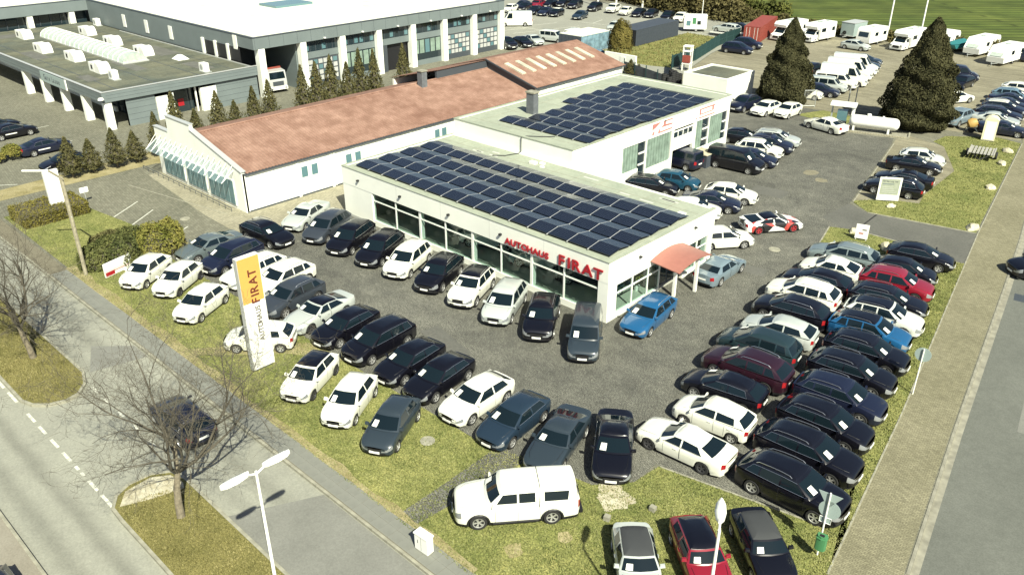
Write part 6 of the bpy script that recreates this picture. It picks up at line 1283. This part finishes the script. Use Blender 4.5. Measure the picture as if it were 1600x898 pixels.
for x, y, lb in [(-15.17, 22.1, 'nearer cut stump on the lawn beside the sand patch'), (-14.08, 23.9, 'farther cut stump on the lawn near the paved edge')]:
    o = empty('tree_stump', (x, y, 0), random.random(), lb, 'stump'); link('stump', MB().box(-.13, .13, -.12, .12, 0, .24).mesh('stump'), M['kerb'], o)
# timber utility pole
UP = empty('utility_pole', (-55.4, 16.7, 0), 0, 'old double timber pole with crossbars at the end of the pavement', 'pole')
link('leg', MB().tube([(0, 0, 0), (0, .05, 7.0)], [.13, .09], 8).mesh('leg'), M['pole_wood'], UP); link('leg', MB().tube([(-1.2, .35, 0.0), (-.25, .05, 6.9)], [.13, .09], 8).mesh('leg'), M['pole_wood'], UP)
for z in (2.4, 4.2): link('brace', MB().tube([(-.95 + z * .12, .3 - .03 * z, z), (.1, .0, z + .1)], .04, 5).mesh('brace'), M['galv'], UP)
link('crossbar', MB().box(-2.2, .2, .0, .1, 6.85, 6.95).mesh('crossbar'), M['pole_wood'], UP); link('lamp_arm', MB().tube([(-2.2, .05, 6.9), (-3.3, -1.2, 6.95)], .07, 6).mesh('lamp_arm'), M['white_metal'], UP)
# ------------------------------------------------------------------ gas tank and pump
GT = empty('gas_tank', (-29.7, 86.9, 0), math.atan2(1.35, 4.6), 'long white gas tank on a paved plinth before the big conifer', 'tank')
pr = [(0, -2.45), (.25, -2.42), (.48, -2.3), (.6, -2.1), (.62, -1.9), (.62, 1.9), (.6, 2.1), (.48, 2.3), (.25, 2.42), (0, 2.45)]
link('vessel', MB().lathe(pr, 24, Matrix.Translation((0, 0, 1.15)) @ Matrix.Rotation(PI / 2, 4, 'Y')).mesh('vessel', 50), M['white_metal'], GT)
link('dome_cover', MB().lathe([(0, .28), (.2, .25), (.22, 0)], 12, Matrix.Translation((-.6, 0, 1.72))).mesh('dome_cover', 40), M['white_metal'], GT); link('valve', MB().box(.7, .9, -.08, .08, 1.72, 1.88).mesh('valve'), M['white_metal'], GT)
for x in (-1.9, 1.5): link('saddle', MB().box(x - .1, x + .1, -.45, .45, .12, .7).mesh('saddle'), M['white_metal'], GT)
link('plinth', MB().box(-2.9, 3.6, -.95, -.8, 0, .28).mesh('plinth'), M['kerb'], GT); link('plinth', MB().box(-2.9, 3.45, -.8, .9, 0, .12).mesh('plinth'), M['kerb'], GT); link('plinth', MB().box(3.45, 3.6, -.8, 1.0, 0, .28).mesh('plinth'), M['kerb'], GT)
for k in range(22): link('plinth_brick', MB().box(0, .2, 0, .02, 0, .1).mesh('plinth_brick') if k == 0 else bpy.data.meshes['plinth_brick'], M['sand'], GT, (-2.4 + k * .26, -.97, .13))
PU = empty('fuel_pump', (-33.3, 87.3, 0), math.atan2(1.35, 4.6), 'gas pump with white canopy beside the white tank', 'pump')
link('canopy', MB().box(-1.3, 1.3, -.7, .7, 2.25, 2.5).mesh('canopy'), M['white_metal'], PU); link('post', MB().box(.9, 1.2, -.2, .2, 0, 2.25).mesh('post'), M['white_metal'], PU); link('post', MB().box(-1.15, -1.0, -.1, .1, 0, 2.25).mesh('post'), M['galv'], PU)
link('dispenser', MB().box(-.5, .5, -.35, .35, .1, 1.75).mesh('dispenser'), M['pane_blue'], PU); link('dispenser_frame', MB().box(-.55, .55, -.4, -.36, .1, .7).mesh('dispenser_frame'), M['grey_dark'], PU); link('base', MB().box(-1.4, 1.4, -.7, .7, 0, .1).mesh('base'), M['kerb'], PU)
# trailer with slats on the grass
HT_ = empty('slatted_trailer', (-18.9, 86.0, 0), R(100), 'small grey slatted trailer with drawbar standing on the grass', 'trailer')
for k in range(7): link('slat', MB().box(-1.3, 1.3, -1.05 + k * .31, -.83 + k * .31, .66, .70).mesh('slat'), M['wood'], HT_)
link('frame', MB().box(-1.35, 1.35, -1.12, -1.02, .5, .75).mesh('frame'), M['wood'], HT_); link('frame', MB().box(-1.35, 1.35, 1.02, 1.12, .5, .75).mesh('frame'), M['wood'], HT_)
for s_ in (1, -1): link('drawbar', MB().tube([(-1.3, s_ * .6, .55), (-2.3, 0, .4)], .04, 5).mesh('drawbar'), M['rubber'], HT_); link('wheel', MB().lathe([(.05, .1), (.32, .1), (.36, .05), (.36, -.05), (.32, -.1), (.05, -.1)], 14, Matrix.Translation((0, s_ * 1.25, .36)) @ Matrix.Rotation(PI / 2, 4, 'X')).mesh('wheel', 40), M['rubber'], HT_)
for k in range(3): link('crossbeam', MB().box(-.9 + k * .8, -.8 + k * .8, -1.0, 1.0, .56, .64).mesh('crossbeam'), M['grey_dark'], HT_)
CBN = empty('site_cabin', (-20.2, 92.7, 0), R(14), 'cream portable toilet cabin beside the yellow machine', 'cabin')
link('wall', MB().box(-.6, .6, -.6, .6, .08, 2.15).mesh('wall'), M['cream'], CBN); mb = MB(); mb.v = [(x, y, z) for y in (-.62, .62) for x, z in ((-.64, 2.15), (-.4, 2.36), (0, 2.45), (.4, 2.36), (.64, 2.15))]; mb.f = [(0, 1, 2, 3, 4), (9, 8, 7, 6, 5)] + [(i, i + 5, i + 6, i + 1) for i in range(4)]; link('roof', mb.mesh('roof', 60), M['cream'], CBN); link('door', MB().box(-.45, .45, -.62, -.6, .15, 2.0).mesh('door'), M['white_metal'], CBN); link('skid', MB().box(-.6, .6, -.6, .6, 0, .08).mesh('skid'), M['grey_dark'], CBN)
YM = empty('concrete_mixer', (-22.4, 94.6, 0), .4, 'small yellow mixer machine left of the cream cabin', 'machine'); link('drum', MB().lathe([(.15, -.5), (.5, -.3), (.55, .1), (.3, .5)], 14, Matrix.Translation((0, 0, .9)) @ Matrix.Rotation(R(60), 4, 'Y')).mesh('drum', 50), M['mixer'], YM)
for s_ in (1, -1): link('wheel', MB().lathe([(0, .06), (.3, .06), (.3, -.06), (0, -.06)], 12, Matrix.Translation((0, s_ * .5, .3)) @ Matrix.Rotation(PI / 2, 4, 'X')).mesh('wheel'), M['rubber'], YM); link('frame', MB().tube([(-.6, s_ * .4, .1), (0, s_ * .4, .9), (.6, s_ * .4, .1)], .04, 5).mesh('frame'), M['grey_dark'], YM)
# ------------------------------------------------------------------ containers
def container(name, loc, rz, L, Wd, H, side, end, top, label, hand=True):
    r = empty(name, loc, rz, label, 'container'); link('shell', MB().box(.03, L - .03, .03, Wd - .03, .05, H - .04).mesh('shell'), M[side], r); link('roof', MB().box(0, L, 0, Wd, H - .04, H).mesh('roof'), M[top], r)
    rb = MB(); n = int(L / .28)
    for k in range(n): rb.box(.1 + k * (L - .2) / n, .1 + (k + .5) * (L - .2) / n, 0, .03, .12, H - .12); rb.box(.1 + k * (L - .2) / n, .1 + (k + .5) * (L - .2) / n, Wd - .03, Wd, .12, H - .12)
    m = int(Wd / .28)
    for k in range(m): rb.box(L - .03, L, .1 + k * (Wd - .2) / m, .1 + (k + .5) * (Wd - .2) / m, .12, H - .12)
    tag(link('corrugation', rb.mesh('corrugation'), M[side], r), kind='stuff')
    for y0_, y1_ in ((.05, Wd / 2 - .02), (Wd / 2 + .02, Wd - .05)):
        d_ = link('door', MB().box(-.02, .03, y0_, y1_, .1, H - .1).mesh('door'), M[end], r)
        for f_ in (.3, .7): link('lock_bar', MB().tube([(-.05, y0_ + (y1_ - y0_) * f_, .12), (-.05, y0_ + (y1_ - y0_) * f_, H - .12)], .025, 5).mesh('lock_bar'), M['white_metal'] if hand else M[end], d_)
    for y in (0, Wd - .1):
        for x in (0, L - .1): link('corner_post', MB().box(x - .01, x + .11, y - .01, y + .11, 0, H + .01).mesh('corner_post'), M[side], r)
    return r
container('container', (-62.5, 124.0, 0), math.atan2(12.5, -3.4), 12.4, 2.6, 2.5, 'cont_red', 'cont_red', 'cont_red', 'long red shipping container next to the first motorhome')
container('container', (-75.2, 108.4, 0), R(92), 12.6, 3.9, 2.5, 'cont_dark', 'black', 'cont_dark', 'long dark grey container on the yellow grass', False)
container('container', (-77.7, 98.0, 0), R(90), 7.2, 4.4, 2.6, 'cont_blue', 'cont_dark', 'roof_white', 'dark container with white roof and blue tarpaulin side', False)
# ------------------------------------------------------------------ campers and trailers (forward +x)
def wheels_(r, xs_, hw, rw=.33):
    me = MB().lathe([(0, .02), (rw * .6, .04), (rw * .62, .1), (rw * .95, .1), (rw, .06), (rw, -.08), (rw * .9, -.1), (0, -.1)], 16, Matrix.Rotation(-PI / 2, 4, 'X')).mesh('tyre', 40); rm = MB().lathe([(0, .06), (rw * .6, .05)], 10, Matrix.Rotation(-PI / 2, 4, 'X')).mesh('rim')
    for x in xs_:
        for s_ in (1, -1):
            o = bpy.data.objects.new('wheel', None); col.objects.link(o); o.parent = r; o.location = (x, s_ * (hw - .1), rw); o.rotation_euler = (0, 0, 0 if s_ > 0 else PI); link('tyre', me, M['rubber'], o); link('rim', rm, M['rim'], o)
def prof(r, name, mat, pts, hw, smooth=30):
    n = len(pts); mb = MB(); mb.v = [(x, -hw, z) for x, z in pts] + [(x, hw, z) for x, z in pts]; mb.f = [tuple(range(n)), tuple(range(2 * n - 1, n - 1, -1))] + [(i, i + n, (i + 1) % n + n, (i + 1) % n) for i in range(n)]; return link(name, mb.mesh(name, smooth), M[mat], r)
def motorhome(x, y, h, label, L=6.8, alcove=True, dark=True):
    r = empty('motorhome', (x, y, 0), R(h), label, 'motorhome', 'motorhomes and caravans along the field edge'); f = L / 2
    prof(r, 'body', 'white_metal', [(-f, .45), (f - 1.9, .45), (f - 1.9, 1.9), (f - (1.0 if alcove else 1.5), 2.05), (f - (.9 if alcove else 1.6), 2.45), (f - 1.3, 2.85), (-f + .1, 2.85), (-f, 2.7)], 1.12)
    prof(r, 'cab', 'white_metal', [(f - 1.95, .3), (f, .3), (f + .05, .7), (f - .1, 1.0), (f - .75, 1.2), (f - 1.5, 2.0), (f - 1.95, 2.0)], .98)
    link('windscreen', MB().add([(f - .76, -.85, 1.24), (f - .76, .85, 1.24), (f - 1.42, .75, 1.95), (f - 1.42, -.75, 1.95)], [(0, 1, 2, 3)]).mesh('windscreen'), M['car_glass'], r)
    for s_ in (1, -1): link('side_window', MB().box(f - 1.75, f - 1.05, s_ * .985 - .005, s_ * .985 + .005, 1.25, 1.75).mesh('side_window'), M['car_glass'], r); link('side_window', MB().box(-.3, .9, s_ * 1.125 - .005, s_ * 1.125 + .005, 1.5, 2.1).mesh('side_window'), M['car_glass'], r); link('side_window', MB().box(-f + .4, -f + 1.2, s_ * 1.125 - .005, s_ * 1.125 + .005, 1.5, 2.1).mesh('side_window'), M['car_glass'], r); link('headlight', MB().box(f - .08, f + .06, s_ * .8 - .14, s_ * .8 + .14, .75, .95).mesh('headlight'), M['lamp_glass'], r)
    link('grille', MB().box(f + .03, f + .07, -.5, .5, .5, .85).mesh('grille'), M['black'], r); link('door', MB().box(1.1, 1.7, 1.12, 1.13, .55, 2.3).mesh('door'), M['alu'], r); link('roof_hatch', MB().box(-.8, .1, -.4, .4, 2.85, 2.97).mesh('roof_hatch'), M['canopy_lite'], r); link('roof_hatch', MB().box(-2.6, -2.0, -.3, .3, 2.85, 2.95).mesh('roof_hatch'), M['canopy_lite'], r); link('bumper', MB().box(f - .2, f + .08, -.95, .95, .28, .45).mesh('bumper'), M['alu'], r)
    wheels_(r, (f - 1.0, -f + 1.7), 1.0); return r
def caravan(x, y, h, label, L=5.6, old=False):
    r = empty('caravan', (x, y, 0), R(h), label, 'caravan', 'motorhomes and caravans along the field edge'); f = L / 2
    prof(r, 'body', 'white_metal', [(-f, .45), (f, .45), (f + .1, 1.2), (f - (.15 if old else .65), 2.3), (f - (.5 if old else 1.0), 2.6), (-f + .3, 2.6), (-f - .05, 2.2)], 1.15)
    a = (f + .085, 1.35); b = (f - (.12 if old else .6), 2.2)
    link('front_window', MB().add([(a[0] + .02, -.8, a[1]), (a[0] + .02, .8, a[1]), (b[0] + .06, .8, b[1] - .15), (b[0] + .06, -.8, b[1] - .15)], [(0, 1, 2, 3)]).mesh('front_window'), M['pane'] if old else M['canopy_lite'], r)
    for s_ in (1, -1):
        for x0_ in (-f + .5, .3): link('side_window', MB().box(x0_, x0_ + .9, s_ * 1.155 - .005, s_ * 1.155 + .005, 1.4, 1.95).mesh('side_window'), M['car_glass'], r)
        link('stripe', MB().box(-f + .1, f - .1, s_ * 1.152 - .004, s_ * 1.152 + .004, 1.05, 1.12).mesh('stripe'), M['alu'], r)
    link('roof_hatch', MB().box(-.3, .4, -.35, .35, 2.6, 2.7).mesh('roof_hatch'), M['canopy_lite'], r)
    for s_ in (1, -1): link('drawbar', MB().tube([(f - .3, s_ * .5, .4), (f + 1.1, 0, .42)], .035, 5).mesh('drawbar'), M['galv'], r)
    link('jockey_wheel', MB().tube([(f + .9, 0, .0), (f + .9, 0, .7)], .04, 5).mesh('jockey_wheel'), M['galv'], r); wheels_(r, (-.1,), 1.1, .3); return r
motorhome(-61.2, 131.2, 262, 'motorhome directly right of the red container', 7.0, True); motorhome(-56.9, 132.8, 262, 'motorhome between the left conifer tip and the wild hedge', 6.4, True)
caravan(-49.6, 136.2, 262, 'older white caravan with dark front window left of the motorhome', 5.2, True); motorhome(-44.0, 136.2, 262, 'motorhome standing left of the right conifer tip', 7.0, True)
caravan(-40.0, 139.6, 262, 'caravan peeping out right of the right conifer tip', 5.6); caravan(-34.4, 139.2, 262, 'caravan second from the right picture edge, beside the teal boat', 6.4); caravan(-29.9, 134.8, 262, 'caravan nearest the right picture edge with a frame on its nose', 6.6)
# boat
BO = empty('covered_boat', (-37.7, 138.6, 0), R(262), 'boat under a teal tarpaulin on its trailer', 'boat')
prof(BO, 'hull', 'teal_tarp', [(-2.4, .7), (1.8, .7), (2.6, 1.35), (-2.4, 1.35)], .85); mb = MB().add([(-2.4, -.95, 1.35), (-2.4, .95, 1.35), (1.6, .95, 1.38), (2.7, 0, 1.4), (1.6, -.95, 1.38), (-2.0, 0, 1.75), (1.2, 0, 1.8)], [(0, 5, 1), (1, 5, 6, 2), (2, 6, 3), (3, 6, 4), (4, 6, 5, 0)]); link('cover', mb.mesh('cover'), M['teal_tarp'], BO); link('drawbar', MB().tube([(1.0, 0, .45), (4.0, 0, .45)], .06, 5).mesh('drawbar'), M['white_metal'], BO); link('axle', MB().box(-.9, -.7, -.9, .9, .3, .7).mesh('axle'), M['galv'], BO); wheels_(BO, (-.8,), .95, .28)
# box trailer, food trailer, car trailer
BT = empty('box_trailer', (-53.9, 139.4, 0), R(262), 'grey box trailer left of the silver hatchback', 'trailer'); link('box', MB().box(-1.9, 1.9, -1.15, 1.15, .45, 2.5).mesh('box'), M['sign_back'], BT); link('roof', MB().box(-1.95, 1.95, -1.2, 1.2, 2.5, 2.56).mesh('roof'), M['alu'], BT); link('front_edge', MB().box(1.9, 1.95, -1.15, 1.15, .45, .6).mesh('front_edge'), M['alu'], BT); link('spare_wheel', MB().lathe([(.1, .06), (.3, .06), (.3, -.06), (.1, -.06)], 14, Matrix.Translation((1.97, -.4, .95)) @ Matrix.Rotation(PI / 2, 4, 'Y')).mesh('spare_wheel'), M['rubber'], BT); link('drawbar', MB().tube([(1.5, 0, .4), (3.1, 0, .4)], .05, 5).mesh('drawbar'), M['galv'], BT); wheels_(BT, (0,), 1.1, .3)
FT = empty('food_trailer', (-76.2, 127.0, 0), R(35), 'white sales trailer with open hatch behind the dark container', 'trailer'); link('box', MB().box(-1.9, 1.9, -1.05, 1.05, .45, 2.6).mesh('box'), M['white_metal'], FT); link('roof', MB().box(-1.95, 1.95, -1.1, 1.1, 2.6, 2.66).mesh('roof'), M['white_metal'], FT); link('green_panel', MB().box(-.5, .1, -1.07, -1.052, 1.3, 2.3).mesh('green_panel'), M['bin'], FT); link('window', MB().box(.3, .9, -1.07, -1.052, 1.2, 1.8).mesh('window'), M['pane'], FT); link('window', MB().box(-1.5, -.8, -1.07, -1.052, 1.0, 1.8).mesh('window'), M['pane_blue'], FT); wheels_(FT, (.2,), 1.0, .3)
CTl = empty('car_trailer', (-69.7, 126.2, 0), R(182), 'white low car trailer carrying the silver estate', 'trailer'); link('deck', MB().box(-2.6, 2.4, -1.05, 1.05, .5, .6).mesh('deck'), M['white_metal'], CTl); link('side_rail', MB().box(-2.6, 2.4, 1.05, 1.1, .48, .72).mesh('side_rail'), M['white_metal'], CTl); link('side_rail', MB().box(-2.6, 2.4, -1.1, -1.05, .48, .72).mesh('side_rail'), M['white_metal'], CTl); link('drawbar', MB().tube([(2.3, 0, .5), (4.0, 0, .45)], .06, 5).mesh('drawbar'), M['galv'], CTl); wheels_(CTl, (-.5, .3), 1.0, .3)
# tipper truck in the loading bay
TR = empty('tipper_truck', (-93.2, 54.6, 0), R(-8), 'silver grey truck parked in the open bay of the big hall', 'truck')
prof(TR, 'cab', 'alu', [(1.2, .5), (3.0, .5), (3.1, 1.2), (3.0, 1.7), (2.8, 2.6), (1.4, 2.7), (1.2, 2.5)], 1.15); link('windscreen', MB().add([(3.02, -1.0, 1.68), (3.02, 1.0, 1.68), (2.85, .95, 2.48), (2.85, -.95, 2.48)], [(0, 1, 2, 3)]).mesh('windscreen'), M['car_glass'], TR); link('grille', MB().box(3.08, 3.13, -.7, .7, .9, 1.4).mesh('grille'), M['grey_dark'], TR); link('bumper', MB().box(2.9, 3.2, -1.15, 1.15, .4, .75).mesh('bumper'), M['white_metal'], TR)
for s_ in (1, -1): link('side_window', MB().box(1.7, 2.6, s_ * 1.155 - .005, s_ * 1.155 + .005, 1.7, 2.3).mesh('side_window'), M['car_glass'], TR); link('mirror', MB().box(2.7, 2.85, s_ * 1.3 - .06, s_ * 1.3 + .06, 1.7, 2.3).mesh('mirror'), M['grey_dark'], TR); link('headlight', MB().box(3.19, 3.22, s_ * .9 - .15, s_ * .9 + .15, .5, .68).mesh('headlight'), M['lamp_glass'], TR)
link('load_bed', MB().box(-3.2, 1.0, -1.2, 1.2, 1.0, 1.8).mesh('load_bed'), M['galv'], TR); link('chassis', MB().box(-3.2, 2.8, -.5, .5, .55, 1.0).mesh('chassis'), M['black'], TR); link('roof_beacon_bar', MB().box(1.5, 1.75, -1.1, 1.1, 2.72, 2.9).mesh('roof_beacon_bar'), M['cont_red'], TR); wheels_(TR, (2.1, -1.9), 1.15, .48)
# ------------------------------------------------------------------ fence, gate, masts
FE = empty('mesh_fence', (-63, 105, 0), 0, 'dark green mesh fence between the yellow grass and the gravel lot', 'fence')
fp = [(-59.2, 93.9), (-62.6, 99.2), (-62.9, 106), (-66.2, 118), (-67.0, 126)]
for a, b in zip(fp[:-1], fp[1:]):
    L = math.hypot(b[0] - a[0], b[1] - a[1]); k = max(1, round(L / 2.5))
    for i in range(k):
        p, q = [(a[0] + (b[0] - a[0]) * t / k + 63, a[1] + (b[1] - a[1]) * t / k - 105) for t in (i, i + 1)]
        mb = MB()
        for j in range(12):
            t = (j + .5) / 12; x, y = p[0] + (q[0] - p[0]) * t, p[1] + (q[1] - p[1]) * t; mb.box(x - .035, x + .035, y - .035, y + .035, .05, 1.75)
        for z in (.1, .9, 1.7): mb.tube([(p[0], p[1], z), (q[0], q[1], z)], .035, 4)
        tag(link('mesh_panel', mb.mesh('mesh_panel'), M['fence'], FE), kind='stuff'); link('post', MB().box(p[0] - .05, p[0] + .05, p[1] - .05, p[1] + .05, 0, 1.9).mesh('post'), M['fence'], FE)
FE2 = empty('mesh_fence', (-62, 92, 0), 0, 'dark green post fence with grey blind running from the white wall to the annexe', 'fence')
for i in range(5): link('post', MB().box(-3.9 + i * 2.4, -3.8 + i * 2.4, .5 - i * .9, .6 - i * .9, 0, 1.9).mesh('post'), M['fence'], FE2)
for i in range(4): link('panel', MB().add([(-3.8 + i * 2.4, .53 - i * .9, .2), (-1.5 + i * 2.4, -.33 - i * .9, .2), (-1.5 + i * 2.4, -.33 - i * .9, 1.5), (-3.8 + i * 2.4, .53 - i * .9, 1.5), (-3.8 + i * 2.4, .57 - i * .9, .2), (-1.5 + i * 2.4, -.29 - i * .9, .2), (-1.5 + i * 2.4, -.29 - i * .9, 1.5), (-3.8 + i * 2.4, .57 - i * .9, 1.5)], [(0, 1, 2, 3), (7, 6, 5, 4), (3, 2, 6, 7)]).mesh('panel'), M['brick_grey'], FE2)
GA = empty('wire_gate', (-39.3, 92.4, 0), .8, 'open galvanised wire gate beside the left big conifer', 'gate')
for x, z0_, z1_ in ((-.7, 0, 2.0), (.7, 0, 2.0)): link('frame', MB().tube([(x, 0, z0_), (x, 0, z1_)], .04, 5).mesh('frame'), M['galv'], GA)
for z in (.15, 1.95): link('frame', MB().tube([(-.7, 0, z), (.7, 0, z)], .03, 5).mesh('frame'), M['galv'], GA)
mb = MB(); [mb.tube([(-.7 + 1.4 * j / 10, 0, .15), (-.7 + 1.4 * j / 10, 0, 1.95)], .012, 3) for j in range(1, 10)]; tag(link('mesh_panel', mb.mesh('mesh_panel'), M['galv'], GA), kind='stuff')
GP = empty('gate_post', (-36.2, 96.0, 0), 0, 'thin grey gate post pair behind the pump canopy', 'post')
for x in (0, .8): link('post', MB().tube([(x, 0, 0), (x, 0, 2.4)], .06, 6).mesh('post'), M['galv'], GP)
RW = empty('striped_tower', (-60.4, 99.6, 0), .3, 'red and white framed barrier tower at the fence corner', 'barrier')
for x in (-.5, .5):
    for y in (-.5, .5): link('post', MB().box(x - .07, x + .07, y - .07, y + .07, 0, 3.2).mesh('post'), M['white_metal'], RW)
link('red_panel', MB().box(-.55, .55, -.6, -.52, 1.1, 2.1).mesh('red_panel'), M['cont_red'], RW); link('crossbar', MB().box(-.6, .6, -.6, .6, 2.55, 2.7).mesh('crossbar'), M['white_metal'], RW); link('crossbar', MB().box(-.6, .6, -.6, .6, .9, 1.0).mesh('crossbar'), M['white_metal'], RW); link('crossbar', MB().box(-.6, .6, -.6, .6, 3.2, 3.3).mesh('crossbar'), M['white_metal'], RW)
for i, (x, y, r_, h) in enumerate([(-105.8, 138.3, .2, 9), (-103.0, 140.7, .2, 9), (-98.2, 143, .2, 9), (-92.1, 145.3, .07, 9), (-81.2, 137.5, .07, 9), (-77.1, 140.4, .07, 9), (-49.3, 142.0, .13, 16), (-44.6, 143.2, .13, 18)]):
    o = empty('flag_mast', (x, y, 0), 0, ['leftmost thick white mast at the top edge beside the black cars', 'second thick white mast behind the white off roader', 'third thick white mast right of the white small car', 'first thin mast in front of the dark shrubs', 'second thin mast in front of the dark shrubs', 'thin mast with white sign at the field corner', 'tall white mast on the field edge left of the motorhome', 'tall white mast on the field edge above the right conifer'][i], 'mast'); link('pole', MB().tube([(0, 0, 0), (0, 0, h)], [r_, r_ * .8], 8).mesh('pole', 50), M['white_metal'], o)
    if i == 5: link('sign', MB().box(-1.8, 0, -.04, .04, 4.6, 5.5).mesh('sign'), M['white_metal'], o)
# door lettering on the two sedans of the left forecourt, dark bin by the workshop wall
for o in list(bpy.data.objects):
    if o.parent is None and o.get('label', '').endswith(('nearer of two', 'farther of two')) and 'lettering' in o['label']:
        link('door_lettering', MB().box(-.9, .2, -.925, -.92, .52, .62).mesh('door_lettering'), M['white_metal'], o)
DB = empty('waste_box', (-36.9, 64.6, 0), 0, 'dark waste container between the workshop wall and the black van', 'container'); link('body', MB().box(-1.2, .5, .4, 2.2, 0, 1.2).mesh('body'), M['cont_dark'], DB); link('lid', MB().box(-1.25, .55, .35, 2.25, 1.2, 1.26).mesh('lid'), M['sand'], DB)
